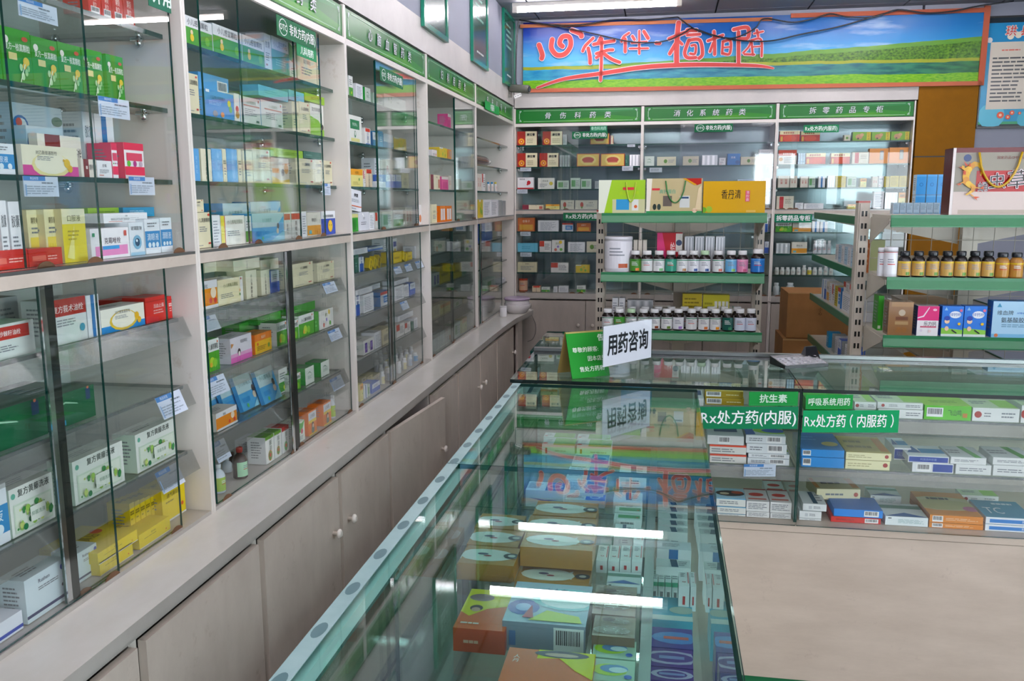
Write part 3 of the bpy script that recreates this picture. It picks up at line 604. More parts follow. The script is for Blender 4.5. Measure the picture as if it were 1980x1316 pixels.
dz('flower', '#e8e6e0', Tx('颗粒', .5, .7, .2, '#8a9a6a', .6), El(.7, .82, .14, '#e8c83a'), El(.3, .2, .12, '#d87a6a'), El(.75, .22, .12, '#6ab84a'), El(.5, .45, .1, '#9a8ad0'), side='#d8dcd4')
dz('arch', '#e9eae6', Rr(0, .88, 1, 1, '#6aa62c'), Vx('口服溶液', .6, .62, .34, '#3a5a44'), El(.5, .26, .3, '#c8862a', .8), El(.5, .26, .24, '#5aa04a', .8), El(.5, .28, .13, '#d84a2a', .8), side='#e6e8e8', top='#5a9f2a')
dz('archred', '#e9eae6', Rr(0, .84, 1, 1, '#c8302a'), Vx('口服溶液', .6, .58, .34, '#3a5a44'), El(.5, .24, .3, '#5aa04a', .8), El(.5, .26, .13, '#d84a2a', .8), side='#e6e8e8', top='#c8302a')
dz('orangegirl', '#e8791e', Rr(.04, .62, .96, .94, '#cfd4dc'), Rr(.04, .5, .96, .62, '#e8c83a'), Tx('止咳露', .5, .78, .16, '#5a6068', .7), El(.5, .38, .17, '#3a2c2a', .8), El(.5, .2, .22, '#6a7a6a', .8), El(.52, .36, .1, '#ecd0b8', .8), Rr(0, 0, 1, .06, '#e8c83a'), side='#ee7a1e', top='#e07018')
dz('greenpink', '#e0e6da', Pg([(0, .5), (0, 1), (.6, .9), (1, 1), (.6, .45)], '#4aa43a'), El(.6, .5, .16, '#c83a5a'), Ln(.2, .1, .8, .3, 3), side='#dde4d8')
dz('greenlabel', '#e4e6e2', Rr(0, .05, 1, .45, '#4a9a3a'), Ln(.15, .55, .8, .85, 3), El(.6, .2, .12, '#c8d83a'), side='#dde0dc')
dz('clover', '#dde4da', El(.2, .72, .1, '#5aa04a'), El(.32, .84, .1, '#4a943c'), El(.3, .58, .07, '#7ab86a'), Tx('复方丹参滴丸', .62, .66, .12, '#5a625c', .6), Rr(0, 0, 1, .1, '#8ac07a'), side='#cfdcd0')
dz('greenboard', '#e2e4dc', Rr(.08, .5, .82, .84, '#1f7a4a'), Tx('参松养心', .45, .67, .14, '#dce8e0', .7), El(.45, .32, .13, '#1f7a4a', .7), El(.45, .34, .08, '#e2e4dc', .7), Rr(.1, .04, .8, .16, '#d8d48a'), side='#dcdfd8')
dz('redwhite', '#ebebe8', Rr(.1, .78, .9, .98, '#d84430'), Vx('心脑片', .5, .42, .4, '#3a5aa0'), Rr(.1, 0, .9, .08, '#4a78c0'), side='#dcdcd8', top='#d84430')
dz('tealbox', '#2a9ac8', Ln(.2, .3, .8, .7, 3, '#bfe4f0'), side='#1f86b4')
dz('bluegrey', '#c8d2d8', Rr(0, 0, 1, .45, '#4a84a8'), Tx('心可舒', .4, .72, .18, '#5a626a', .6), side='#3a6a9a')
dz('yellowgreen', '#d4b92c', El(.4, .4, .2, '#7ab83a', .8), El(.7, .3, .16, '#6aa82c', .8), El(.6, .7, .12, '#8ac44a', .8), Rr(0, .88, .4, 1, '#d8dcd0'), side='#c8b23a')
dz('orangetop', '#e6dc86', Rr(0, .66, 1, 1, '#eaa21e'), Tx('大活络丸', .5, .8, .16, '#4a3a20', .7), El(.68, .42, .09, '#58a04a'), Ln(.15, .1, .7, .3, 3, '#b8a858'), side='#e2d890')
dz('redcream', '#e6d3b4', Rr(.1, .76, .9, .98, '#d83a24'), Vx('大活络胶囊', .5, .4, .36, '#4a3c34'), side='#dcc8a8', top='#d83a24')
dz('chilli', '#c8c6b4', El(.3, .5, .3, '#a8402c', .6), El(.3, .2, .12, '#5a8a3a', .8), Tx('血塞通', .7, .72, .16, '#4a4a44', .5), Ln(.5, .3, .9, .55, 3), side='#b8b8a8')
dz('bluehalf', '#dfe6f0', Rr(0, .02, 1, .5, '#3a66c8'), Ln(.2, .6, .8, .85, 3), side='#4a70c8')
dz('elite', '#e6e8ee', Tx('伊拉雷', .5, .74, .18, '#23262c', .8, .02), Ln(.1, .4, .9, .56, 3), Rr(0, .2, 1, .25, '#d8683a'), Ln(.1, .06, .7, .14, 1), side='#dcdee4')
dz('foilwhite', '#d9dbe2', Tx('片剂', .5, .66, .16, '#5a5f68', .7), Ln(.2, .3, .8, .5, 2), Pg([(.3, .9), (.5, .7), (.4, .95)], '#ffffff'), side='#d0d2da', mat='gloss')
dz('greenglass', '#2f9a2c', Rr(.1, .1, .6, .7, '#1f7a1f'), Rr(0, .8, 1, 1, '#d8d48a'), side='#a8c84a')
dz('pinkwhite', '#e6e2e0', Vx('痛舒片', .3, .7, .2, '#c07a80'), El(.75, .3, .2, '#d87a3a'), Ln(.1, .1, .6, .5, 4), side='#dcd8d8')
dz('packyellow', '#e6c814', Rr(.1, .4, .7, .55, '#b8981c'), side='#d8b810')
dz('yelltube', '#efd018', Vx('眼膏', .5, .5, .5, '#5a4a1a'), side='#d8ba14')
dz('purple', '#e2e2dc', Rr(.14, .12, .36, .8, '#5a3a98'), Rr(.62, .12, .84, .8, '#5a3a98'), Rr(.18, .3, .32, .7, '#8a70c0'), Rr(.66, .3, .8, .7, '#8a70c0'), Vx('胶囊', .5, .5, .1, '#4a4a50'), side='#e2e2dc')
dz('navyyellow', '#e9eaec', Rr(.15, .6, .85, .85, '#2f3a98'), El(.5, .34, .26, '#e0c42a'), side='#dfe0e4')
dz('bluevert', '#e8ecf0', Rr(.1, .0, .9, .55, '#1f5ab8'), Vx('软膏', .5, .75, .4, '#2a5ab0'), side='#dfe4ea')
dz('bluered', '#e6eaee', Rr(0, .8, 1, 1, '#c83a2a'), Rr(.3, .2, .95, .7, '#3a8ad0'), Ln(.4, .3, .9, .6, 2, '#e8f0f6'), side='#3a7ab8')
dz('whitetext', '#eaebee', Ln(.12, .1, .88, .85, 8, '#9aa0aa'), side='#dcdee2')
dz('beigetext', '#d9d0ac', Tx('胶囊剂', .5, .84, .14, '#5a3a30', .8), Ln(.15, .2, .85, .65, 5), side='#cfc6a0')
dz('redend', '#e6e4e0', Rr(0, .5, .4, 1, '#c8402a'), Ln(.45, .2, .95, .8, 5), side='#d8d6d2')
dz('orangecart', '#e2781e', Rr(.14, .12, .86, .82, '#f0e8e0'), Rr(.46, .1, .54, .9, '#d86a18'), side='#d86a18', mat='gloss')
dz('maroon', '#d9d2b4', Rr(0, 0, .3, 1, '#7a2a3a'), Tx('龟龄集', .65, .84, .12, '#4a3a34', .6), Rr(.8, .1, .95, .7, '#b85a4a'), side='#c8c0a4')
dz('pink', '#d85a90', Rr(.15, .1, .85, .6, '#c84080'), Rr(0, .8, 1, 1, '#d8d0c8'), side='#c85088')
dz('grey', '#a8b0b0', Ln(.15, .2, .85, .8, 6, '#7a8486'), side='#98a2a2')
dz('kanglg', '#e6ddb8', Rr(0, 0, .42, 1, '#a8281c'), El(.21, .28, .22, '#e8a02a'), El(.21, .28, .12, '#c8501c'), El(.21, .28, .05, '#f0dc8a'), Tx('康拉膏', .7, .76, .2, '#26282a', .54, .03), Ln(.5, .15, .92, .5, 3, '#a8a080'), side='#8a2a1c')
dz('framed', '#b8502c', Rr(.03, .05, .97, .95, '#d8b85a'), El(.5, .5, .4, '#e0cc7a', 1.6), El(.5, .52, .22, '#a8483a', 2.2), Rr(.3, .3, .7, .38, '#b8604a'), side='#8a3a24')
dz('redflower', '#e6e6e6', Tx('抗骨增生', .3, .84, .12, '#4a4f58', .5), El(.7, .55, .18, '#c82a34', .9), El(.62, .4, .08, '#c82a34'), Rr(0, 0, 1, .12, '#b82a30'), side='#dcdcdc')
dz('whiteyel', '#dfe0d6', Tx('颈复康', .45, .72, .18, '#4a4f48', .6), El(.8, .5, .17, '#c8b83a'), Ln(.1, .15, .6, .5, 3), side='#d0d4cc')
dz('greenlight', '#c2d4c4', Rr(.1, .2, .5, .8, '#5a9a5a'), Ln(.55, .2, .95, .8, 4), side='#b0c8b4')
dz('silver', '#c9cdd0', *[Rr(.04+.16*i, .04, .15+.16*i, .96, ['#e6e8ea', '#aab0b4'][i % 2]) for i in range(6)], side='#b8bcc0', mat='foil')
dz('leafbeige', '#d4cfb4', El(.45, .5, .22, '#5a8a2a', .9), Ln(.6, .3, .92, .7, 3), side='#c4c0a4')
dz('bluesmall', '#2f7ac0', Tx('奥美', .45, .66, .2, '#dfeaf4', .5), El(.8, .25, .16, '#1f5a98', 1.2), side='#2a6aa8')
dz('redgold', '#c2321e', Rr(0, .66, 1, 1, '#e6d8a8'), Tx('六味地黄丸', .45, .82, .2, '#a8281c', .7), El(.5, .3, .3, '#d8481e', 2), Rr(.05, .05, .15, .5, '#d8a83a'), side='#98281a')
dz('ginger', '#7aa82c', El(.35, .45, .3, '#c8946a', 1.3), El(.5, .66, .18, '#d8a47a', 1.2), El(.3, .24, .12, '#6a4a3a'), Rr(.76, .05, .97, .95, '#d8c42a'), Vx('红花油', .865, .5, .14, '#8a5a1a'), side='#5a8a1f')
dz('redheader', '#e6e2da', Rr(0, .62, 1, 1, '#c8401f'), Tx('六味地黄丸', .5, .74, .14, '#f0dcd0', .8), El(.12, .36, .13, '#c88a2a'), Ln(.3, .1, .9, .5, 4), side='#c8401f')
dz('orangewin', '#e08a2a', Rr(.55, .25, .75, .85, '#8a8078'), Rr(.58, .3, .72, .8, '#a8a098'), side='#d07a1f', mat='gloss')
dz('redbar', '#ded6c2', Rr(.16, .05, .4, .95, '#b8222a'), Ln(.5, .4, .95, .8, 3, '#98907a'), side='#d4ccb8')
dz('pilltext', '#dcd6c8', Vx('胶囊', .3, .5, .22, '#c03a30'), Vx('胶囊', .7, .5, .22, '#c03a30'), side='#ccc6b8')
dz('yelltext', '#c8b42a', Ln(.1, .1, .9, .9, 7, '#8a7a14'), side='#b8a424')
dz('skyblue', '#3f9ce0', El(.5, .5, .2, '#2f78c0'), El(.5, .5, .14, '#3f9ce0'), Rr(0, .9, 1, 1, '#5ab0ea'), side='#bfe0f4', mat='gloss')
dz('paleblue', '#b8d4e6', Rr(.1, .2, .9, .3, '#8ab4d0'), Ln(.1, .5, .9, .9, 3, '#8aa8bc'), side='#c4dae8')
dz('orangejar', '#c8681f', Tx('金嗓子', .5, .74, .2, '#f0dcc0', .6), Rr(.1, .1, .9, .5, '#d8a02a'), side='#a85018')
dz('barcflat', '#b99a1e', Bc(.03, .15, .42, .9), Ln(.55, .3, .95, .6, 1, '#efe6b0'), side='#a88a18', top='#c8b04a')
dz('whiteflat', '#e3e4e2', Bc(.3, .1, .62, .9), side='#dcdddb', top='#d6d9dc', tdec=(Rr(.2, .4, .85, .95, '#2f4a7a'),))
dz('redstack', '#e2dfd8', Rr(0, .8, 1, 1, '#e0543a'), Ln(.05, .15, .9, .65, 2), side='#dcd8d0', top='#cdd3cf', tdec=(Rr(0, 0, 1, .08, '#e0543a'), Ln(.1, .3, .9, .8, 2)))
dz('bluewave', '#e4e8ea', Ln(.08, .25, .5, .75, 2), Bc(.52, .1, .9, .9), side='#dfe4e6', top='#cfd8da', tdec=(Pg([(0, .05), (.25, .1), (.2, .95), (0, .95)], '#2f58a8'), El(.75, .5, .3, '#9ac03a', 1.8), El(.75, .5, .2, '#3a58a8', 1.6)))
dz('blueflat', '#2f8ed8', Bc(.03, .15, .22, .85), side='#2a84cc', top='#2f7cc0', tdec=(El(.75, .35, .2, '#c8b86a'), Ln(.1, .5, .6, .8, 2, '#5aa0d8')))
dz('creamflat', '#e9e4b4', Ln(.05, .25, .6, .75, 2, '#b8b080'), El(.9, .55, .25, '#a8403a'), side='#e4dea8', top='#b8a44a', tdec=(Rr(.8, .1, .98, .9, '#c8862a'), Ln(.1, .2, .7, .8, 2, '#8a7a2a')))
dz('navyflat', '#e6e8ea', Rr(.02, .1, .98, .9, '#1f3f98'), Tx('阿莫西林胶囊', .5, .5, .4, '#8aa0d8', .7), side='#dfe3e6', top='#dfe6ea', tdec=(Rr(.4, .3, 1, .7, '#2f8ac0'), Pg([(.05, .3), (.3, .9), (.4, .3)], '#2a5a98')))
dz('navyflat2', '#e6e8ea', Bc(.1, .1, .45, .9), Rr(.5, .1, .98, .9, '#1f3f98'), side='#dfe3e6', top='#dfe6ea', tdec=(Rr(.4, .3, 1, .7, '#2f8ac0'),))
dz('greenstripeflat', '#e0e2e0', Ln(.1, .3, .9, .7, 2), side='#d8dcda', top='#ccd2d2', tdec=(Pg([(.68, 0), (.88, 0), (.7, 1), (.5, 1)], '#4a9a3a'), Ln(.05, .3, .5, .7, 2)))
dz('whgrflat', '#e3e5e2', El(.12, .5, .25, '#a83a34'), Ln(.25, .3, .45, .7, 2), Ln(.62, .25, .95, .75, 2), side='#dde0dc', top='#c8d4b0', tdec=(Rr(.6, .1, 1, .9, '#9ac85a'), Ln(.1, .4, .5, .8, 2)))
dz('limebig', '#5cc01e', Bc(.05, .2, .4, .85), Tx('飞山鸣', .65, .5, .45, '#1f3a14', .3), Rr(.82, .2, .92, .5, '#b87a1f'), side='#4cae18', top='#9cc84a', tdec=(Ln(.2, .3, .8, .6, 2, '#6a9a2a'),))
dz('chameleon', '#e6e8e2', Rr(0, .9, 1, 1, '#5aa8d0'), Ln(.1, .25, .9, .7, 2), side='#5aa8d0', top='#a8d0e4', tdec=(El(.5, .5, .3, '#3a2f30', 1.7), El(.75, .6, .15, '#b84a2a', 1.4), El(.3, .45, .12, '#d8c8a8', 1.4)))
dz('redspot', '#e8e8e6', Ln(.08, .2, .92, .85, 4), side='#dfe0de', top='#d8d8d6', tdec=(El(.5, .55, .24, '#c83a30', 1.4), Rr(.1, .15, .9, .25, '#c86a5a'), Rr(0, .92, 1, 1, '#a83a34')))
dz('tealwhite', '#e6e9e8', Rr(.25, .25, .38, .7, '#c8cdd0'), Ln(.45, .3, .8, .7, 2), side='#dfe4e3', top='#d4dcdb', tdec=(Pg([(.45, .05), (.65, .05), (.6, .95), (.4, .95)], '#26506a'), Ln(.65, .2, .9, .8, 3)))
dz('yellowflat', '#dfd8b0', Ln(.2, .3, .7, .7, 1), El(.9, .5, .2, '#a84a3a'), side='#d8ce9a', top='#cfc48a', tdec=(Rr(0, .1, .1, .9, '#d08a1f'), Rr(.85, .1, 1, .9, '#d08a1f'), Ln(.2, .3, .7, .7, 1, '#3a3a34')))
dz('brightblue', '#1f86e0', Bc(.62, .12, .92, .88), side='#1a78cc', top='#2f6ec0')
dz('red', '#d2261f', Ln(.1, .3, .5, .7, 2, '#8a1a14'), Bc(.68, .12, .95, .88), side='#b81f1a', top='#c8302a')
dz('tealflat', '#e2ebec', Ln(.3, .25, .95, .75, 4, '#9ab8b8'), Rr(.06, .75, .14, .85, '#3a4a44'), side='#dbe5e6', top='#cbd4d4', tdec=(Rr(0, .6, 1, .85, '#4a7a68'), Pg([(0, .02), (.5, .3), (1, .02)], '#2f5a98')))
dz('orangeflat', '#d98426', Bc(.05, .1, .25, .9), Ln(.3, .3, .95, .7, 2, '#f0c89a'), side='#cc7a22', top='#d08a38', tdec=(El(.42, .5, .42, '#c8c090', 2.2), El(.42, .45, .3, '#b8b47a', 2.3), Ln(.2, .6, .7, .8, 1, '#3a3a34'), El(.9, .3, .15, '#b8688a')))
dz('bluetc', '#e4eaee', Rr(.08, .2, 1, .72, '#2f7cc8'), Tx('胶囊', .8, .47, .4, '#dfeaf4', .4), side='#dfe6ea', top='#4a94b4', tdec=(Tx('TC', .3, .4, .5, '#d8e8ee', .4), Ln(.4, .7, .9, .9, 1, '#d8e8ee')))
dz('fishbrown', '#c08436', side='#b67c2e', top='#b98240', tdec=(El(.42, .5, .34, '#e6e2da', 2.0), Pg([(.62, .55), (.76, .78), (.74, .5), (.76, .28)], '#e2ddd4'), El(.36, .55, .06, '#6a5a78', 2.2), El(.46, .45, .04, '#a83a4a', 2.5), El(.9, .5, .15, '#3a3f44', 1.3), El(.9, .5, .07, '#c8c4bc', 1.3)), mat='gloss')
dz('peopleorange', '#d2542e', Ln(.2, .3, .6, .6, 1, '#f0b89a'), side='#c84a28', top='#d8622e', tdec=(Pg([(0, .4), (0, 1), (1, 1), (.9, .6), (.5, .5), (.2, .3)], '#d8c81e'), El(.3, .78, .16, '#8a6a68', 1.6), El(.28, .5, .13, '#4a3434'), El(.28, .46, .09, '#c89a80'), Ln(.1, .08, .6, .16, 1, '#f0d8c8')), mat='gloss')
dz('peopleorange2', '#d2542e', side='#c84a28', top='#dc6a36', tdec=(Pg([(.35, .75), (.35, 1), (1, 1), (1, .3), (.8, .5), (.6, .8)], '#dcd01e'), El(.62, .9, .1, '#5a4a58', 4), El(.62, .88, .05, '#c8a090', 5), Vx('人丹', .12, .7, .08, '#f0d8c8')), mat='gloss')
dz('swirl', '#8a98a8', Bc(.62, .1, .98, .9), Rr(.08, .2, .16, .7, '#4a78b0'), side='#8494a4', top='#a8bccc', tdec=(El(.2, .35, .2, '#3a58a8'), El(.2, .35, .1, '#8aa8d8'), El(.75, .6, .3, '#8ac8d0', 1.6), El(.72, .58, .22, '#dfe8ea', 1.6), Pg([(.3, .05), (.5, .3), (.9, .2), (.95, .05)], '#c8d04a'), Pg([(.22, .1), (.3, .4), (.36, .1)], '#b84a5a'), Tx('安全套', .55, .75, .2, '#3a5a80', .3)), mat='gloss')
dz('woodfish', '#7a6450', side='#6e5a48', top='#8a735c', tdec=(El(.45, .3, .2, '#b8b0a6', 2.2), El(.45, .3, .11, '#e0dcd4', 1.8), El(.6, .75, .14, '#a89c90', 1.8), El(.35, .8, .1, '#5a3a3a', 1.6), Ln(.05, .1, .95, .95, 12, '#75604d')), mat='gloss')
dz('limeswirl', '#98b8a0', side='#8aac98', top='#a4c0a8', tdec=(El(.4, .5, .28, '#a8c83a', 1.6), El(.5, .55, .2, '#5a88b8', 1.8), El(.6, .5, .13, '#c8dce0', 1.8), El(.85, .2, .1, '#2a58b0')), mat='gloss')
dz('greenmed', '#dfe4e4', Rr(.1, .15, .16, .7, '#c83a34'), Ln(.4, .3, .9, .6, 1, '#c8a8b0'), side='#d8e0e0', top='#d3dadb', tdec=(Rr(.34, 0, 1, 1, '#6ab838'), Ln(.1, .3, .28, .8, 3), Ln(.75, .2, .98, .9, 4, '#4a8a2a'), El(.08, .2, .1, '#c83a34')))
dz('bluemed', '#e4eaee', Pg([(.1, .55), (.5, .45), (.9, .5), (.5, .35)], '#4a78c8'), side='#dde4e8', top='#dfe6ea', tdec=(Rr(.52, .02, 1, .98, '#2f6ac0'), El(.75, .5, .26, '#8ab4e4', 1.2), El(.75, .5, .17, '#2f6ac0', 1.2), Ln(.05, .2, .48, .85, 6)))
dz('pillwhite', '#e8eaea', Rr(.38, .25, .62, .6, '#c83a3a'), side='#e0e3e3', top='#e2e6e6', tdec=(El(.5, .3, .13, '#b84a4a', 1.3), El(.5, .3, .07, '#e2e6e6', 1.3), Rr(.85, .2, .95, .95, '#d87a7a'), Ln(.2, .6, .7, .9, 3)))
dz('cardgreen', '#e2e6e4', Bc(.2, .1, .8, .9), side='#d8e0dc', top='#dde3e0', tdec=(Rr(.15, .25, .95, .75, '#4a9a5a'), El(.85, .4, .08, '#b85a3a')))
dz('mintwhite', '#dfeae6', Bc(.3, .1, .8, .9), side='#cfe4dc', top='#d8e6e2', tdec=(Rr(0, 0, 1, .24, '#2a9a70'), Ln(.1, .4, .9, .9, 4)))
dz('aqua', '#5ab4cc', Ln(.1, .3, .9, .6, 2, '#d84a4a'), side='#4aa4bc', top='#58b0c8', tdec=(El(.75, .45, .2, '#b0c4b8', 1.6), Rr(0, 0, 1, .2, '#cfe0da')), mat='gloss')
dz('violet', '#4a2a78', Ln(.1, .3, .9, .6, 1, '#c8a8d8'), side='#40246a', top='#542f86', tdec=(El(.5, .5, .36, '#b8b0d0', 2.4), El(.5, .5, .26, '#5a3a8a', 2.4), Rr(.2, .42, .8, .58, '#8a90c8')), mat='gloss')
dz('violetred', '#4a3a8a', side='#40307a', top='#4a3f96', tdec=(El(.6, .5, .3, '#5a8ad0', 2), Rr(.3, .42, .9, .56, '#d86a5a')), mat='gloss')
dz('giftgreen', '#a3cf32', Pg([(0, 0), (0, 1), (.28, 1), (.12, 0)], '#e6ecd8'), Rr(.3, 0, 1, .42, '#d0cfa0'), Rr(.38, .1, .66, .42, '#3a9ad0'), Rr(.72, .08, .86, .42, '#e4e6e0'), El(.8, .2, .05, '#d86a3a'), Rr(.52, .7, .76, .78, '#d83a44'), Tx('高蛋白营养', .66, .6, .12, '#b8d81e', .5), El(.8, .86, .02, '#5a6a1a'), side='#b8d858', top='#a8d23a', mat='gloss')  # pale wedge at the left edge is glare painted into the print
dz('giftgold', '#c8b88a', Pg([(0, 0), (0, 1), (.1, 1), (.06, 0)], '#f2ecdc'), Rr(.1, .66, .24, .72, '#d83a44'), Tx('高钙蛋白', .38, .62, .13, '#5aa88a', .3, .01), Rr(.3, .2, .46, .5, '#6a6058'), Rr(.6, .16, .78, .5, '#d8dcd8'), Rr(.62, .42, .76, .47, '#2a4a70'), El(.15, .18, .09, '#2f3a34', .6), El(.23, .18, .09, '#3a4a44', .6), Pg([(.66, 1), (.98, 1), (.98, .85), (.9, .8)], '#b8281c'), Pg([(.64, 1), (.7, 1), (.9, .82), (.86, .8)], '#d8a01c'), Pg([(.88, .1), (.98, .1), (.98, .8), (.93, .7)], '#e6d2a8'), Rr(0, 0, 1, .06, '#3a9a5a'), El(.87, .08, .07, '#e8d0b0'), Tx('买一赠', .87, .08, .05, '#c83a2a', .1), side='#d8ccb0', top='#c0ac7a', mat='gloss')
dz('giftyellow', '#dba90e', Tx('香丹清', .45, .58, .3, '#23201a', .32, .01), Ln(.36, .43, .56, .46, 1, '#6a5a20'), Rr(.68, .36, .75, .7, '#e0506a'), Vx('清胶囊', .715, .53, .055, '#f6d8dc'), El(.1, .12, .1, '#9cc03a'), El(.01, .1, .09, '#6aa82a'), Rr(.7, .03, .85, .09, '#e8c05a'), side='#e8c860', top='#e0b22a', mat='gloss')
dz('redbox2', '#b81f2c', Pg([(0, 0), (.5, 0), (.2, 1), (0, 1)], '#d83a78'), Tx('蛤', .62, .6, .3, '#f4e0dc', .2), Tx('蚧', .62, .26, .26, '#f4e0dc', .2), Rr(.74, .5, 1, .98, '#d8d4cc'), El(.87, .74, .12, '#3a4a6a'), side='#98181f')
dz('yelldouble', '#c8c22a', *[Rr(.44+.14*i, .15, .54+.14*i, .8, '#e4e6da') for i in range(4)], Ln(.06, .2, .36, .8, 4, '#9a961c'), side='#b8b224')
dz('browntin', '#8a6440', Rr(.1, .86, 1, 1, '#a07a50'), El(.55, .68, .14, '#b8a890'), Rr(.3, .46, .8, .56, '#6a3f28'), Rr(.28, .32, .82, .42, '#a88a60'), Tx('酒泉', .55, .16, .18, '#a06a30', .5), side='#74543a', top='#98754c', mat='gloss')
dz('pinkcal', '#e8e6e8', Rr(0, .52, 1, 1, '#d92e78'), El(.8, .88, .06, '#f0b8d0', 1.6), Pg([(0, .58), (.3, .64), (.55, .95), (.52, .97), (.26, .68), (0, .62)], '#f4dce8'), Tx('乐力钙', .6, .4, .17, '#4a4048', .6), Rr(.15, .28, .9, .33, '#c8607a'), El(.2, .18, .07, '#dcd4e0'), El(.6, .16, .07, '#e0c8c8'), side='#2a4a90', top='#d8d0d4')
dz('kidblue', '#2f7ad8', Rr(0, 0, 1, .08, '#d8e4e0'), Pg([(0, .08), (1, .08), (1, .22), (0, .28)], '#8ac84a'), El(.62, .72, .18, '#e6eef4', 1.5), Tx('锌钙特', .62, .72, .12, '#2a58b0', .5), El(.88, .86, .07, '#d86a8a'), Pg([(.1, .86), (.18, .97), (.26, .86)], '#8ac0ea'), El(.25, .5, .12, '#f0cfae'), El(.25, .6, .12, '#2a48a8', 1.1), El(.25, .26, .12, '#e8c8a8', .8), El(.82, .42, .07, '#e8c01e'), Pg([(.5, .24), (.75, .12), (.7, .1), (.48, .2)], '#2a2a34'), side='#2a6ac8', top='#2f78d0')
dz('amino', '#a8d0e8', Tx('维血牌', .26, .68, .14, '#33404a', .4), Tx('AMINO ACID', .66, .68, .07, '#2a6ac0', .36), Tx('氨基酸胶囊', .48, .48, .16, '#33404a', .6), Ln(.2, .28, .8, .38, 2, '#6a94b0'), Pg([(.08, .84), (.13, .95), (.18, .84)], '#4a98c0'), Rr(0, 0, 1, .1, '#7ab8dc'), El(.1, .06, .05, '#d87a4a'), side='#1f7ad0', top='#3a94dc')
dz('greenpack', '#3aa42a', Rr(.1, .05, .6, .14, '#d8e0d0'), side='#2a8a1f')
dz('orangeside', '#d8742a', Ln(.2, .2, .8, .8, 4, '#f0c8a0'), side='#b8c08a')
# ---------------------------------------------------------------- goods on shelves
ONS = ['first', 'second', 'third', 'fourth', 'fifth', 'sixth', 'seventh', 'eighth', 'ninth', 'tenth', 'eleventh', 'twelfth', 'thirteenth', 'fourteenth', 'fifteenth', 'sixteenth', 'seventeenth', 'eighteenth', 'nineteenth', 'twentieth']
ONS += ['twenty-'+k for k in ONS[:9]]+['thirtieth']+['thirty-'+k for k in ONS[:9]]+['fortieth']+['forty-'+k for k in ONS[:9]]
def cnt(place, _c={}):
    _c[place] = _c.get(place, 0)+1; return ONS[_c[place]-1]
def fit(A, e, x0, x1): return slide(A, e, px=x0), slide(A, e, px=x1)
BAYN = ['near-end side cabinet', 'second side cabinet', 'third side cabinet', 'fourth side cabinet', 'corner side cabinet']
def side_row(bay, where, z, xf, items):
    """goods facing the aisle on a shelf of the side wall; columns and rows measured in the photograph"""
    lo, hi = YP[bay]+.012, YP[bay+1]-.014
    for it in items:
        x0, x1, yt, key, desc = it[:5]; o = it[5] if len(it) > 5 else {}
        X = xf-o.get('dx', 0)
        a, b = fit((X, 0, z), (0, 1, 0), x0, x1); a = max(a, lo); b = min(b, hi)
        ym = (a+b)/2; z0 = z
        if 'b' in o: z0 = z if o['b'] is None else slide((X, ym, 0), (0, 0, 1), py=o['b'])
        h = slide((X, ym, 0), (0, 0, 1), py=yt)-z0
        d = o.get('d', .055)
        place = f'{where} shelf, {BAYN[bay]}'
        carton((X, ym, z0+.0004), PI/2+o.get('r', 0), b-a-.0012, d, h, key, f'{desc}, {cnt(place)} along the {place}', f'cartons on the {place}', tilt=o.get('t', 0), simple=(b-a) < .045)
def back_row(bay, where, z, items, low=False, yf=.055):
    for it in items:
        x0, x1, yt, key, desc = it[:5]; o = it[5] if len(it) > 5 else {}
        Y = yf+o.get('dx', 0)
        A = BM @ Vector((0, Y, z)); e = BM.to_3x3() @ Vector((1, 0, 0))
        a, b = fit(A, e, x0, x1); a = max(a, BX[bay]+.012); b = min(b, BX[bay+1]-.013)
        xm = (a+b)/2; z0 = z; P = BM @ Vector((xm, Y, 0))
        if 'b' in o: z0 = slide(P, (0, 0, 1), py=o['b'])
        h = slide(P, (0, 0, 1), py=yt)-z0
        place = f"{where} shelf, {['first', 'second', 'third'][bay]} back cabinet"
        p = BM @ Vector((xm, Y, z0+.0004))
        carton(p, BA, b-a-.0015, o.get('d', .05), h, key, f'{desc}, {cnt(place)} along the {place}', f'cartons on the {place}', simple=True)
U1, U2, U3, U4 = 1.858, 1.700, 1.543, 1.383
# near-end cabinet, upper
side_row(0, 'top', U1, -1.112, [(172, 197, -34, 'redbook', 'red carton with pale spine text'), (198, 218, -32, 'redbook', 'red carton with barcode'), (219, 240, -30, 'redbook', 'slim red carton'), (241, 262, -28, 'redbook', 'slim red carton, end of the row')])
side_row(0, 'second', U2, -1.112, [(-40, 6, 36, 'wort', 'green herb carton cut by the frame'), (8, 66, 56, 'wort', 'green carton with white plant'), (66.5, 117, 75, 'wort', 'green carton with white plant'), (118, 162, 86, 'wort', 'green carton with white plant'), (164, 203, 97, 'wort', 'green carton with lime edge'), (210, 243, 108, 'wort', 'green carton with wide lime side')])
side_row(0, 'third', U3, -1.112, [(-30, 36, 277, 'bluewhite', 'pale blue carton'), (32, 130, 204, 'ointment', 'large blue-white carton reading 消痔软膏', {'dx': .075}), (58, 128, 246, 'ointment', 'smaller blue-white ointment carton', {'dx': .04, 'd': .03}), (78, 162, 262, 'musk', 'white carton with dark red block', {'dx': .02, 'd': .018}), (45, 153, 283, 'bear', 'cream and pink carton with yellow bear', {'d': .018}),
  (168, 190, 217, 'white', 'tall slim white carton', {'dx': .06}), (191, 227, 222, 'bluestripe', 'tall white carton', {'dx': .07}), (158, 188, 308, 'musk', 'small maroon and cream carton', {'d': .03}), (189, 218, 311, 'white', 'small white carton', {'d': .03}), (219, 230, 277, 'redpink', 'red and white carton spine'), (243, 281, 277, 'redpink', 'red and white carton with round badges')])
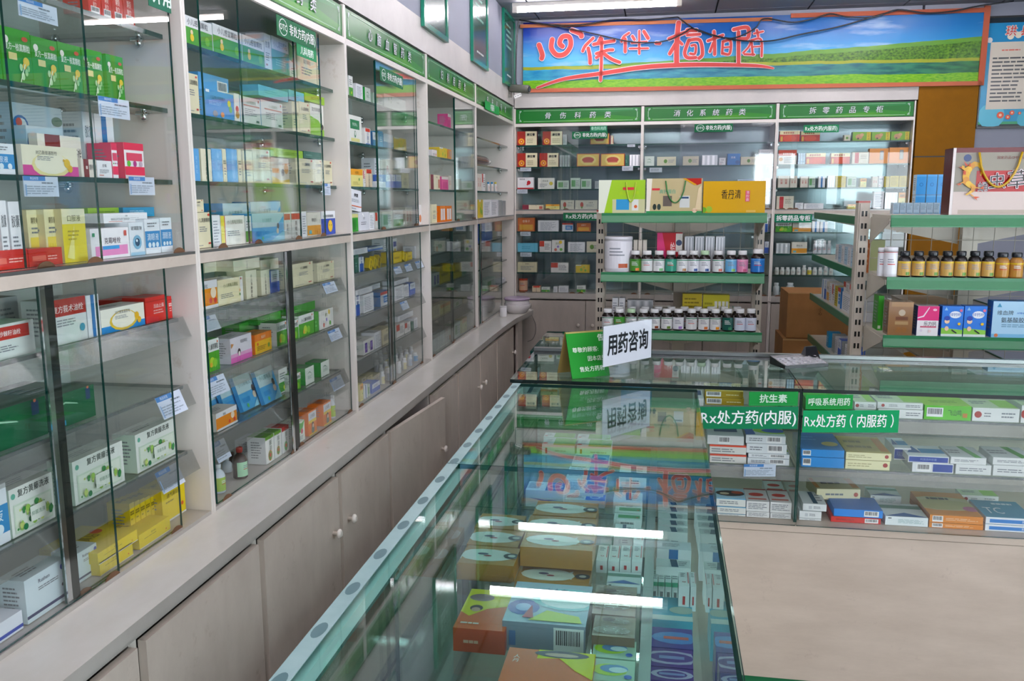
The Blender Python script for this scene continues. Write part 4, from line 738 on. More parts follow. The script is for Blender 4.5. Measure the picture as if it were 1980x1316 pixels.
side_row(0, 'bottom', U4+.001, -1.088, [(9, 24, 388, 'white', 'white leaflet-like carton'), (27, 50, 390, 'white', 'white carton leaning beside yellow ones'), (60, 92, 406, 'creamyellow', 'pale yellow carton', {'dx': .03}), (93, 126, 405, 'creamyellow', 'cream-yellow carton', {'dx': .015}), (126, 171, 404, 'yellowtall', 'bright yellow carton with cream top'), (-30, 56, 484, 'redpack', 'flat red pack', {'dx': -.001, 'd': .09}), (57, 122, 480, 'redpack', 'flat red pack', {'dx': -.001, 'd': .06}),
  (178, 252, 441, 'whitepink', 'white carton with pink band'), (253, 281, 430, 'eye', 'white carton with a printed eye'), (283, 312, 424, 'bluewhite', 'blue and white eye-drop carton'), (313, 335, 421, 'bluewhite', 'pale carton at the post end'),
  (177, 242, 402, 'limeflat', 'flat orange-yellow carton on top', {'b': 421, 'dx': .07}), (244, 322, 401, 'tealbox', 'flat blue carton on top', {'b': 419, 'dx': .06}), (206, 290, 412, 'white', 'flat grey-white carton on top', {'b': 430, 'dx': .02, 'd': .045})])
# near-end cabinet, lower
L1, L2, L3, L4 = LZ[0]-.003, LZ[1]-.003, LZ[2]-.003, .763
side_row(0, 'upper sloped', L1, -1.118, [(-34, 70, 626, 'seabuck', 'white and red carton cut by frame', {'dx': -.005}), (98, 171, 577, 'moxa', 'white carton with red top reading 复方莪术油栓'), (172, 196, 570, 'bluestripe', 'white carton with blue stripe'), (197, 281, 592, 'bearblue', 'yellow and blue carton with bear'), (283, 325, 573, 'redbox', 'red carton'), (325.5, 334, 573, 'redbox', 'narrow red carton'), (236, 282, 577, 'redbox', 'red carton behind', {'dx': .075}), (0, 42, 575, 'grey', 'grey carton behind', {'dx': .1})])
side_row(0, 'middle sloped', L2, -1.125, [(-60, 94, 788, 'darkgreen', 'large dark green carton', {'d': .16}), (98, 186, 756, 'darkgreen', 'dark green carton with pale arc', {'d': .16})])
side_row(0, 'lower sloped', L3, -1.118, [(-60, 22, 950, 'bluewhite', 'white and blue carton cut by frame'), (25, 108, 930, 'lotion', 'white carton with leaf pattern'), (146, 242, 872, 'lotion', 'white carton with leaf pattern'), (266, 343, 824, 'lotion', 'white carton with leaf pattern, by post')])
side_row(0, 'floor', L4, -1.085, [(316, 360, 934, 'yellow', 'upright yellow carton by the post', {'dx': .03}), *[(255+10*i, 264.5+10*i, 972-4*i, 'yellow', 'upright yellow carton spine', {'dx': .05}) for i in range(6)], (192, 268, 1046, 'yellow', 'flat yellow carton on top', {'b': 1067, 'd': .13}), (194, 258, 1067, 'yellow', 'flat yellow carton beneath', {'d': .14}), (270, 330, 1016, 'yellow', 'flat yellow carton', {'d': .12, 'dx': .0}),
  (54, 133, 1100, 'script', 'white carton with script lettering'), (152, 191, 1060, 'script', 'white carton with dark band', {'dx': .02}), (-40, 46, 1205, 'whiteblue', 'flat white and blue carton', {'d': .1})])
# second cabinet, upper
side_row(1, 'top', U1, -1.112, [(355, 412, 37, 'kidgreen', 'green and white children\'s carton'), (413, 469, 55, 'kidgreen', 'green and white children\'s carton'), (470, 512, 74, 'kidgreen', 'green and white children\'s carton'), (513, 526, 66, 'white', 'tall white carton side'), (527, 560, 75, 'kidteal', 'teal and white carton'), (561, 573, 84, 'greenpink', 'slim patterned carton'), (576, 613, 95, 'beigebox', 'beige carton'), (614.5, 620, 108, 'beigebox', 'slim beige carton')])
side_row(1, 'second', U2, -1.112, [(360, 387, 142, 'cream', 'tall cream carton'), (388, 446, 146, 'bluecart', 'tall blue carton with barcode', {'dx': .05}), (399, 454, 178, 'bluekid', 'blue carton with yellow cartoon', {'d': .04}), (454.5, 465, 181, 'santa', 'slim white carton with red figure'), (466, 505, 189, 'kidwhite', 'grey-white carton with red line'), (506, 548, 197, 'kidwhite', 'white carton with red line'), (566, 580, 197, 'beigebox', 'yellow-cream carton'), (580.5, 600, 198, 'cream', 'cream carton'), (601, 627, 202, 'limewave', 'white carton with green wave'),
  (503, 560, 171, 'aquaflat', 'flat aqua carton on top', {'b': 191, 'dx': .01}), (561.5, 591, 177, 'aquaflat', 'flat blue carton on top', {'b': 196, 'dx': .01}), (592, 630, 184, 'limeflat', 'flat lime carton on top', {'b': 199, 'dx': .01})])
side_row(1, 'third', U3, -1.112, [(366, 372, 285, 'orangewhite', 'thin orange carton edge'), (373, 388, 287, 'blueplain', 'blue carton'), (391, 411, 288, 'creamside', 'cream carton with upright lettering'), (412, 432, 288, 'blueplain', 'blue carton'), (433, 440, 288, 'beigebox', 'slim beige carton'), (441, 461, 288, 'blueplain', 'blue carton'), (462, 469, 289, 'beigebox', 'slim beige carton'), (472, 490, 292, 'beigebox', 'yellow-cream carton side'), (491, 524, 289, 'cream', 'cream carton'), (526, 560, 306, 'orangekid', 'orange and cream carton'), (573, 609, 307, 'cream', 'cream carton with blue edge'), (610, 623, 309, 'cream', 'slim cream carton'), (624, 645, 311, 'cream', 'cream carton by the post'),
  (526, 588, 289, 'limeflat', 'flat lime carton on top', {'b': 305, 'dx': .005}), (590, 624, 294, 'darkflat', 'flat dark green carton on top', {'b': 307, 'dx': .005})])
side_row(1, 'bottom', U4+.001, -1.088, [(377, 412, 411, 'cream', 'cream carton'), (374, 399, 386, 'cream', 'small cream carton on top', {'b': 410, 'dx': .01}), (413, 428, 416, 'whitetext', 'white text carton'), (429, 475, 417, 'yellowwhite', 'yellow-edged white carton'), (476, 488, 418, 'greenlabel', 'slim white and green carton'), (489, 550, 412, 'bluecover', 'blue carton with a portrait'), (434, 486, 393, 'bluecover', 'blue carton behind', {'dx': .07}), (487, 545, 390, 'bluecover', 'tall blue carton behind', {'dx': .07}), (551, 564, 411, 'redtag', 'red and white carton'), (565, 584, 410, 'redtag', 'red-topped carton'), (585, 594, 409, 'whitetext', 'slim white carton'), (595, 621, 411, 'orangehalf', 'grey and orange carton'), (622, 649, 408, 'sun', 'blue carton with a smiling sun')])
# second cabinet, lower
side_row(1, 'upper sloped', L1, -1.118, [(384, 422, 543, 'orangewhite', 'orange and white carton'), (423, 471, 538, 'yellowwhite2', 'pale yellow carton'), (452, 475, 523, 'creamside', 'cream carton behind', {'dx': .08}), (477, 498, 523, 'creamside', 'cream carton with upright lettering'), (506, 523, 522, 'creamside', 'cream carton with upright lettering'), (525, 541, 523, 'bluehalf', 'cream carton with blue picture'), (556, 566, 516, 'beigebox', 'slim beige carton'), (567, 606, 508, 'cream', 'cream carton'), (614, 654, 506, 'cream', 'cream carton by the post'),
  (399, 449, 505, 'creamside', 'flat cream carton on top', {'b': 524, 'dx': .07}), (455, 505, 501, 'creamside', 'flat cream carton on top', {'b': 521, 'dx': .02}), (506.5, 541, 501, 'creamside', 'flat cream carton on top', {'b': 521, 'dx': .02})])
side_row(1, 'middle sloped', L2, -1.118, [(401, 426, 656, 'greenleaf', 'green and white carton'), (447, 488, 649, 'pinklady', 'white and pink open carton'), (494, 526, 643, 'orangeyellow', 'orange and yellow carton'), (465, 500, 622, 'greenflat', 'green carton behind', {'dx': .08}), (536, 556, 622, 'greenleaf', 'white carton side with green'), (562, 578, 619, 'greenleaf', 'green and white carton'), (578.5, 608, 607, 'greenleaf', 'green and white carton'), (609, 617, 603, 'greenflat', 'slim green carton'), (618, 645, 598, 'flower', 'white carton with flowers'),
  (501, 545, 607, 'greenflat', 'flat green carton on top', {'b': 622, 'dx': .05}), (560, 611, 588, 'greenflat', 'flat green carton on top', {'b': 606, 'dx': .045})])
side_row(1, 'lower sloped', L3, -1.118, [(419, 459, 791, 'orangewhite', 'small white carton with rainbow letters'), (540, 557, 712, 'greenlabel', 'white and green carton', {'dx': .03}), (568, 582, 722, 'greenleaf', 'white and green carton'), (591, 608, 709, 'greenwhite', 'green carton with white face'), (621, 637, 698, 'greenwhite', 'green carton with white face, by post')])
for i, (x, y, s) in enumerate(((447, 770, .07), (466, 765, .055), (484, 760, .04), (512, 752, .0))):
    p = at_x(x, y, -1.145-.0)
    o = carton((-1.125-.020*(3-i), p.y+.012, L3+.004), PI/2, .11, .012, .10, 'bluecover', ['blue portrait carton at the back of a leaning fan', 'blue portrait carton, second in a leaning fan', 'blue portrait carton, third in a leaning fan', 'blue portrait carton at the front of a leaning fan'][i], 'fanned blue cartons on the lower sloped shelf', tilt=.0)
    o.location.z = L3+.003
    o.rotation_euler = (Matrix.Rotation(PI/2, 3, 'Z') @ Matrix.Rotation(-.3, 3, 'X')).to_euler()
side_row(1, 'floor', L4, -1.085, [(515, 531, 842, 'arch', 'white carton with round-topped label'), (532, 545, 833, 'arch', 'white carton with round-topped label'), (546.5, 560, 824, 'archred', 'white carton with red arch'), (490, 514, 846, 'whitetext', 'white carton side panel', {'dx': .06}), (576, 590, 815, 'greenpink', 'green and pink carton'), (597, 613, 793, 'orangegirl', 'orange carton with a girl'), (626, 641, 777, 'orangegirl', 'orange carton with a girl, by post'), (642, 652, 765, 'whitetext', 'tall slim white carton', {'dx': .05})])
# third cabinet, upper
side_row(2, 'top', U1, -1.112, [(675, 683, 147, 'greenlabel', 'white and green carton'), (689, 702, 163, 'whitetext', 'white carton'), (706, 717, 170, 'greenwhite', 'white and green carton'), (743, 785, 188, 'clover', 'white carton with green clover', {'dx': .02}), (722, 740, 182, 'greenlight', 'pale carton behind the door edge')])
side_row(2, 'second', U2, -1.112, [(676, 700, 224, 'greenboard', 'white carton with green sign print'), (706, 717, 248, 'redwhite', 'slim white carton with red top'), (721, 732, 256, 'bluegrey', 'teal-grey carton'), (733, 741, 254, 'tealbox', 'blue carton'), (742, 761, 260, 'bluegrey', 'grey and blue carton'), (762, 786, 267, 'yellowgreen', 'yellow carton with green leaves')])
side_row(2, 'third', U3, -1.112, [(679, 702, 327, 'orangetop', 'yellow carton with orange top'), (703, 707, 330, 'redend', 'thin red-marked carton'), (708, 720, 327, 'redcream', 'slim cream carton with red top'), (725, 736, 306, 'whitetext', 'tall white carton', {'dx': .05}), (738, 776, 309, 'chilli', 'grey carton with red chilli', {'dx': .06}), (747, 756, 338, 'bluehalf', 'white and blue carton'), (757, 765, 338, 'bluehalf', 'white and blue carton'), (766, 776, 338, 'bluehalf', 'white and blue carton'), (777, 791, 335, 'beigebox', 'yellowish carton'), (727, 746, 351, 'whitetext', 'small white carton')])
side_row(2, 'bottom', U4+.001, -1.088, [(681, 693, 414, 'greenglass', 'lime and green carton'), (679, 700, 367, 'elite', 'white carton leaning on top', {'b': 408, 'd': .02, 't': .09, 'dx': .01}), (694.5, 714, 410, 'foilwhite', 'shiny white carton'), (715, 724, 411, 'whitetext', 'slim white carton'), (726, 736, 411, 'redend', 'white and red carton'), (739.5, 760, 409, 'greenlight', 'grey-green carton'), (761, 780, 406, 'greenlabel', 'white and green carton'), (784, 798, 401, 'pilltext', 'pale carton'), (804, 828, 396, 'pinkwhite', 'white carton by the post')])
# third cabinet, lower
side_row(2, 'upper sloped', L1, -1.118, [(687, 694, 492, 'darkflat', 'dark carton'), (695, 704, 497, 'bluevert', 'white and blue carton'), (713, 719, 500, 'yelltube', 'slim yellow carton leaning', {'t': .45, 'd': .02}), (721, 727, 497, 'yelltube', 'slim yellow carton leaning', {'t': .5, 'd': .02}), (729, 735, 494, 'yelltube', 'slim yellow carton leaning', {'t': .52, 'd': .02}), (743, 750, 462, 'whitetext', 'tall white carton behind', {'dx': .09}), (760, 772, 461, 'navyyellow', 'white carton with navy and yellow', {'dx': .09}), (773, 785, 461, 'navyyellow', 'white carton with navy and yellow', {'dx': .09}), (761, 777, 487, 'packyellow', 'yellow pack'), (778, 787, 488, 'yelltube', 'slim yellow pack leaning', {'t': .3, 'd': .03}), (788, 797, 487, 'packyellow', 'yellow pack'), (802, 820, 476, 'whitetext', 'white carton by the post'),
  (684, 712, 480, 'whitetext', 'flat white carton on top', {'b': 491, 'dx': .0}), (713, 741, 477, 'bluehalf', 'flat blue carton on top', {'b': 484, 'dx': .03}), (786, 800, 473, 'bluehalf', 'small blue carton behind', {'dx': .06})])
side_row(2, 'middle sloped', L2, -1.118, [(688, 697, 571, 'bluevert', 'white and blue carton'), (703, 723, 568, 'whitetext', 'white text carton'), (736, 755, 563, 'bluered', 'blue carton with red top'), (764, 781, 552, 'whitetext', 'white carton'), (782, 791, 550, 'whitetext', 'white carton'), (689, 721, 557, 'whitetext', 'flat white carton on top', {'b': 568, 'dx': .0}), (713, 736, 550, 'whitetext', 'flat white carton on top', {'b': 559, 'dx': .04}), (764, 791, 540, 'whitetext', 'flat white carton on top', {'b': 548, 'dx': .0}), (793, 803, 547, 'bluehalf', 'small blue tag-like carton')])
side_row(2, 'lower sloped', L3, -1.118, [(703, 724, 655, 'purple', 'white carton with purple blocks', {'d': .09}), (725, 738, 641, 'whitetext', 'white carton'), (739.5, 758, 634, 'beigetext', 'beige carton'), (767, 782, 626, 'redend', 'white carton with red end'), (783, 794, 623, 'redend', 'white carton with red end'), (795, 800, 622, 'darkflat', 'slim dark carton'), (801, 814, 615, 'whitetext', 'white carton by the post'), (770, 812, 606, 'whitetext', 'flat white carton on top', {'b': 616, 'dx': .02})])
side_row(2, 'floor', L4, -1.085, [(697, 703, 742, 'orangetop', 'small yellow carton'), (704.5, 711, 744, 'bluestripe', 'small white carton'), (711.5, 716, 743, 'greenlight', 'small green-edged carton'), (720, 735, 739, 'bluehalf', 'small pale blue carton'), (700, 709, 730, 'beigetext', 'small beige carton, second rank', {'dx': .05}), (710, 721, 726, 'beigetext', 'small beige carton, second rank', {'dx': .06}), (722, 736, 724, 'beigetext', 'small beige carton, second rank', {'dx': .05})])
# fourth cabinet
side_row(3, 'top', U1, -1.112, [(866, 872, 221, 'pink', 'crimson carton')])
side_row(3, 'second', U2, -1.112, [(836, 845, 290, 'pinkwhite', 'white carton with pink'), (850, 865, 286, 'yellowgreen', 'patterned cream carton'), (866, 873, 289, 'orangewin', 'orange-red carton')])
side_row(3, 'third', U3, -1.112, [(833, 851, 338, 'maroon', 'cream carton with maroon edge'), (854, 867, 342, 'pink', 'pink carton'), (868, 873, 340, 'pilltext', 'slim pale carton')])
side_row(3, 'bottom', U4+.001, -1.088, [(835, 845, 395, 'beigebox', 'beige carton'), (851, 862, 398, 'orangecart', 'glossy orange carton'), (863, 874, 398, 'orangecart', 'glossy orange carton')])
side_row(3, 'upper sloped', L1, -1.118, [(836, 848, 462, 'pinkwhite', 'pale carton'), (849, 862, 460, 'whitetext', 'pale carton'), (863, 873, 462, 'whitetext', 'pale carton'), (893, 902, 452, 'pilltext', 'tall pale carton'), (880, 892, 468, 'beigetext', 'beige carton'), (903, 914, 466, 'greenlight', 'pale green carton')])
side_row(3, 'middle sloped', L2, -1.118, [(838, 850, 527, 'purple', 'pale carton with purple'), (851, 873, 512, 'packyellow', 'yellow pack'), (876, 893, 510, 'packyellow', 'yellow pack'), (895, 912, 524, 'greenlight', 'pale green carton')])
side_row(3, 'lower sloped', L3, -1.118, [(838, 851, 590, 'beigetext', 'beige carton'), (852, 871, 586, 'orangetop', 'yellow-topped carton'), (880, 894, 580, 'greenlight', 'pale green carton'), (896, 912, 574, 'beigetext', 'beige carton')])
side_row(3, 'floor', L4, -1.085, [(841, 850, 645, 'whitetext', 'pale carton'), (851, 860, 640, 'whitetext', 'pale carton'), (861, 873, 634, 'pinkwhite', 'pale carton'), (879, 890, 622, 'greenlight', 'pale green carton'), (894, 903, 614, 'orangetop', 'yellowish carton')])
# corner cabinet
side_row(4, 'third', U3, -1.112, [(922.5, 931, 336, 'pilltext', 'tall pale carton'), (932, 938, 336, 'redend', 'tall slim carton')])
side_row(4, 'bottom', U4+.001, -1.088, [(926.5, 934, 386, 'yellowgreen', 'tall pale carton'), (935, 948, 386, 'whitetext', 'tall white carton'), (949.5, 963, 386, 'whitetext', 'tall white carton'), (964.5, 971, 387, 'silver', 'shiny tall carton'), (972, 978, 388, 'silver', 'shiny tall carton')])
side_row(4, 'lower sloped', L3, -1.118, [(971, 979, 538, 'whitetext', 'small white carton'), (941, 958, 538, 'greenlight', 'pale carton behind the glass')])
side_row(4, 'upper sloped', L1, -1.118, [(938, 952, 430, 'bluehalf', 'pale blue carton'), (944, 960, 446, 'beigetext', 'beige carton', {'dx': .05})])
side_row(4, 'middle sloped', L2, -1.118, [(939, 954, 500, 'pilltext', 'pale carton with red print')])

# back cabinets
B1, B2, B3, B4 = 1.866, 1.716, 1.562, 1.419
back_row(0, 'top', B1, [(999, 1038, 254, 'kanglg', 'red and cream carton'), (1049, 1087, 254, 'kanglg', 'red and cream carton'), (1088, 1096, 260, 'grey', 'grey carton'), (1141, 1178, 258, 'framed', 'gold framed carton'), (1179, 1186, 262, 'maroon', 'slim dark carton')])
back_row(0, 'second', B2, [(1000, 1039, 296, 'kanglg', 'red and cream carton'), (1043, 1080, 296, 'kanglg', 'red and cream carton'), *[(1082+5*i, 1086.5+5*i, 300, 'grey', 'slim grey carton') for i in range(4)], (1115, 1159, 297, 'framed', 'gold framed carton'), (1161, 1208, 297, 'framed', 'gold framed carton'), (1209, 1216, 300, 'darkflat', 'dark carton'), (1217, 1237, 299, 'silver', 'white foil pack')])
back_row(0, 'third', B3, [(1000, 1032, 343, 'redflower', 'white carton with red flower'), (1040, 1072, 344, 'whiteyel', 'white carton with yellow disc'), (1077, 1100, 349, 'greenlight', 'pale green carton'), (1103, 1122, 344, 'greenlight', 'pale green carton'), (1123, 1143, 346, 'greenlight', 'pale green carton'), (1150, 1162, 350, 'grey', 'grey carton')])
back_row(0, 'bottom', B4, [(1010, 1051, 396, 'maroon', 'flat brown carton', {'d': .1}), (1055, 1082, 395, 'orangetop', 'orange-yellow carton'), (1084, 1110, 387, 'chilli', 'brown patterned carton'), (1112, 1155, 387, 'chilli', 'brown patterned carton')])
back_row(1, 'second', B2, [(1246, 1265, 302, 'greenwhite', 'green carton'), (1270, 1307, 303, 'leafbeige', 'beige carton with leaf'), (1320, 1351, 302, 'leafbeige', 'beige carton with leaf'), (1357, 1387, 300, 'silver', 'silver foil pack'), (1390, 1403, 305, 'white', 'white carton'), (1406, 1431, 297, 'bluesmall', 'blue carton'), (1432, 1466, 303, 'leafbeige', 'beige carton'), (1467, 1493, 305, 'redwhite', 'white and red carton'), (1467, 1494, 289, 'whitetext', 'white carton on top', {'b': 304})])
back_row(1, 'third', B3, [(1426, 1457, 346, 'paleblue', 'white and blue carton'), (1459, 1490, 345, 'bluestripe', 'white and blue carton')])
back_row(1, 'bottom', B4, [(1480, 1487, 380, 'silver', 'shiny white pack'), (1488, 1495, 380, 'silver', 'shiny white pack')])
back_row(2, 'top', B1, [(1507, 1546, 253, 'redgold', 'red and gold carton'), (1548, 1585, 254, 'redgold', 'red and gold carton'), (1632, 1644, 261, 'leafbeige', 'small olive carton'), (1648, 1684, 255, 'ginger', 'green carton with brown root'), (1685, 1721, 255, 'ginger', 'green carton with brown root'), (1722, 1759, 254, 'ginger', 'green carton with brown root')])
back_row(2, 'second', B2, [(1505, 1540, 290, 'redheader', 'white carton with red header'), *[(1542+5*i, 1546.5+5*i, 296, 'paleblue', 'slim pale blue carton') for i in range(3)], (1558, 1596, 296, 'redgold', 'red and gold carton'), (1606, 1643, 296, 'redgold', 'red carton'), (1647, 1679, 294, 'redbar', 'pale carton with red bar'), (1680, 1717, 287, 'orangewin', 'orange carton with window'), (1718, 1755, 285, 'orangewin', 'orange carton with window')])
back_row(2, 'third', B3, [(1504, 1526, 340, 'pilltext', 'pale carton with red text'), (1527, 1541, 340, 'pilltext', 'pale carton'), (1547, 1562, 341, 'pilltext', 'pale carton with red text'), (1563, 1576, 341, 'greenlight', 'pale green carton'), (1582, 1595, 341, 'bluestripe', 'pale blue carton'), (1600, 1614, 340, 'silver', 'pale shiny carton'), (1615, 1635, 340, 'yelltext', 'yellow text carton'), (1637, 1655, 341, 'greenlight', 'pale green carton'), (1663, 1675, 345, 'orangetop', 'small gold carton'), (1686, 1697, 341, 'pilltext', 'grey-white carton'), (1698, 1708, 340, 'white', 'white carton'), (1709, 1719, 341, 'yelltext', 'grey and yellow carton'), (1720, 1737, 340, 'yelltext', 'white carton with yellow bars'), (1738, 1755, 340, 'yelltext', 'white carton with yellow bars')])
back_row(2, 'bottom', B4, [(1501, 1534, 379, 'redbar', 'pale carton with red bar'), (1537, 1553, 392, 'whitetext', 'flat white carton'), (1554, 1592, 393, 'whitetext', 'flat white carton'), (1639, 1655, 395, 'orangetop', 'small gold carton'), (1660, 1684, 388, 'paleblue', 'pale blue carton'), (1688, 1708, 370, 'whitetext', 'white carton'), (1710, 1734, 372, 'silver', 'clear striped pack'), (1736, 1757, 372, 'orangetop', 'gold carton')])
C1, C2, C3, C4 = 1.2635, 1.1165, .9705, .828
back_row(0, 'upper sloped', C1, [(1001, 1034, 421, 'orangejar', 'orange and gold carton'), (1040, 1080, 426, 'whitetext', 'pale wrapped carton'), (1087, 1108, 431, 'bluered', 'blue and red carton'), (1115, 1142, 431, 'orangejar', 'yellow carton')])
back_row(0, 'middle sloped', C2, [(1001, 1040, 470, 'aquaflat', 'aqua wrapped pack'), (1043, 1066, 466, 'redend', 'white carton'), (1067, 1091, 464, 'flower', 'white carton with flowers'), (1098, 1131, 468, 'whitetext', 'white wrapped carton'), (1134, 1157, 467, 'leafbeige', 'cream-green carton')])
back_row(0, 'lower sloped', C3, [(1001, 1038, 507, 'beigetext', 'beige carton'), (1065, 1099, 508, 'redend', 'white carton with red label'), (1113, 1140, 512, 'yellowgreen', 'yellow-green pack')])
back_row(0, 'floor', C4, [(1029, 1045, 553, 'redcream', 'small beige carton'), (1047, 1063, 555, 'greenlabel', 'small green and white carton'), (1070, 1078, 554, 'whitetext', 'small white carton'), (1080, 1099, 553, 'whitetext', 'small white carton'), (1115, 1132, 552, 'greenlabel', 'small white and green carton')])
back_row(2, 'upper sloped', C1, [(1499, 1531, 430, 'greenleaf', 'green and white carton'), (1532, 1568, 430, 'orangehalf', 'orange and white carton'), (1570, 1584, 428, 'bluestripe', 'white carton'), (1585, 1600, 429, 'bluestripe', 'white carton')])
back_row(2, 'middle sloped', C2, [(1530, 1560, 468, 'orangehalf', 'white and orange carton'), (1500, 1527, 470, 'silver', 'clear bottle pack')])
back_row(1, 'upper sloped', C1, [(1478, 1485, 420, 'bluevert', 'blue carton'), (1486, 1493, 421, 'bluevert', 'blue carton')])
back_row(1, 'middle sloped', C2, [(1478, 1492, 467, 'bluehalf', 'blue-white carton')])

# ---------------------------------------------------------------- flat packs in the cross counter
def counter_row(where, z, items, yf=None):
    for it in items:
        x0, x1, yt, yb, key, desc = it[:6]; o = it[6] if len(it) > 6 else {}
        Y = (CY0+.052)+o.get('dx', 0)
        a, b = fit((0, Y, z), (1, 0, 0), x0, x1)
        if a < .384: b = min(b, .381)
        else: a = max(a, .397)
        xm = (a+b)/2
        z0 = z if yb is None else slide((xm, Y, 0), (0, 0, 1), py=yb)
        h = slide((xm, Y, 0), (0, 0, 1), py=yt)-z0
        place = f'{where}, cross counter'
        carton((xm, Y, z0+.0003), o.get('r', 0), b-a-.001, o.get('d', .11), h-.0006, key, f'{desc}, {cnt(place)} on the {place}', f'flat packs on the {place}', name='flat_pack')
Z1, Z2, Z3 = .893, .741, .5815
counter_row('top glass shelf', Z1+.0004, [(1363, 1438, 769, 783, 'barcflat', 'ochre flat pack with barcode'), (1362, 1436, 756, 768.6, 'barcflat', 'ochre flat pack with barcode, upper'), (1340, 1360, 770, 784, 'whiteflat', 'white flat pack'), (1651, 1693, 777, 791, 'whgrflat', 'white and green flat pack'), (1652, 1692, 791.5, None, 'whgrflat', 'white flat pack beneath'), (1695, 1783, 778, 790.5, 'whgrflat', 'white flat pack with red mark, upper'), (1697, 1784, 791, None, 'whgrflat', 'white flat pack with red mark'), (1786, 1877, 784, None, 'limebig', 'bright lime flat pack'), (1879, 1970, 789, None, 'whgrflat', 'white flat pack'), (1973, 2040, 784, None, 'whgrflat', 'white and lime flat pack cut by frame'), (1560, 1640, 776, None, 'greenflat', 'green flat pack behind the sign')])
counter_row('middle glass shelf', Z2+.0004, [(1372, 1443, 878, None, 'redstack', 'white flat pack with red edge, lowest'), (1371, 1442, 860, 877.5, 'redstack', 'white flat pack with red edge'), (1366, 1437, 842, 859.5, 'whiteflat', 'white flat pack with navy label'), (1445, 1526, 886, None, 'bluewave', 'white-blue flat pack with barcode, lowest'), (1446, 1526, 877, 885.5, 'bluewave', 'white-blue flat pack with barcode'), (1442, 1520, 858, 876.5, 'bluewave', 'white-blue flat pack'), (1440, 1517, 842, 857.5, 'bluewave', 'white-blue flat pack, topmost'),
  (1549, 1632, 884, None, 'blueflat', 'blue flat pack, lower', {'d': .18}), (1548, 1631, 869, 883.5, 'blueflat', 'blue flat pack, upper', {'d': .18}), (1634, 1720, 890, None, 'creamflat', 'cream flat pack, lower', {'d': .17}), (1634, 1722, 875, 889.5, 'creamflat', 'cream flat pack, upper', {'d': .17}), (1763, 1843, 895, None, 'navyflat2', 'white and navy flat pack, lower'), (1754, 1833, 882, 894.5, 'navyflat', 'white and navy flat pack'), (1727, 1760, 866, 889, 'navyflat', 'white and navy flat pack further back', {'dx': .06}), (1847, 1916, 898, None, 'greenstripeflat', 'white flat pack with green band, lower'), (1836, 1905, 884, 897.5, 'greenstripeflat', 'white flat pack with green band'), (1919, 2000, 900, None, 'greenstripeflat', 'white flat pack with green band, lower'), (1917, 1998, 885, 899.5, 'greenstripeflat', 'white flat pack with green band')])
counter_row('bottom deck', Z3+.0004, [(1386, 1442, 993, None, 'chameleon', 'white-blue carton with brown picture, lowest'), (1386, 1442, 979, 992.5, 'chameleon', 'white-blue carton with brown picture'), (1384, 1441, 963, 978.5, 'chameleon', 'white-blue carton with brown picture, topmost', {'d': .09}), (1443, 1488, 989, None, 'redspot', 'white carton with red print, lower'), (1442, 1487, 969, 988.5, 'redspot', 'white carton with red print, upper'), (1489, 1533, 992, None, 'redspot', 'white carton with red print, lower'), (1488, 1532, 971, 991.5, 'redspot', 'white carton with red print, upper'), (1480, 1524, 950, 968, 'redspot', 'white carton with red print, back row', {'dx': .13}),
  (1545, 1588, 1002, None, 'tealwhite', 'white carton with dark teal bar, lowest'), (1545, 1588, 988, 1001.5, 'tealwhite', 'white carton with dark teal bar'), (1551, 1597, 974, 987.5, 'tealwhite', 'white carton with dark teal bar, topmost'), (1606, 1703, 1000, None, 'red', 'red flat pack with barcode'), (1611, 1706, 985, 999.5, 'brightblue', 'bright blue flat pack with barcode'), (1576, 1663, 945, 966, 'yellowflat', 'cream flat pack tilted on others', {'dx': .09, 'r': .12}), (1590, 1670, 967, None, 'whiteflat', 'white flat pack further back', {'dx': .13, 'd': .08}), (1711, 1794, 999, None, 'tealflat', 'white flat pack with teal print'), (1682, 1742, 958, None, 'tealflat', 'white flat pack further back', {'dx': .17, 'd': .08}), (1796, 1901, 1012, None, 'orangeflat', 'orange flat pack with barcode, lower', {'d': .2}), (1796, 1900, 997, 1011.5, 'orangeflat', 'orange flat pack with barcode, upper', {'d': .2}), (1904, 2000, 1015, None, 'bluetc', 'white and blue flat pack, lower', {'d': .14}), (1904, 2000, 1001, 1014.5, 'bluetc', 'white and blue flat pack, upper', {'d': .14}), (1858, 1930, 958, 972, 'whgrflat', 'white flat pack further back', {'dx': .22, 'd': .06})])
# under the corner of the cross counter
counter_row('corner shelf', Z1+.0004, [(1000, 1040, 760, None, 'tealwhite', 'pale carton', {'dx': .1}), (1045, 1078, 752, None, 'orangetop', 'orange and cream carton', {'dx': .12}), (1200, 1260, 756, None, 'tealbox', 'blue carton below the acrylic stand', {'dx': .12})])

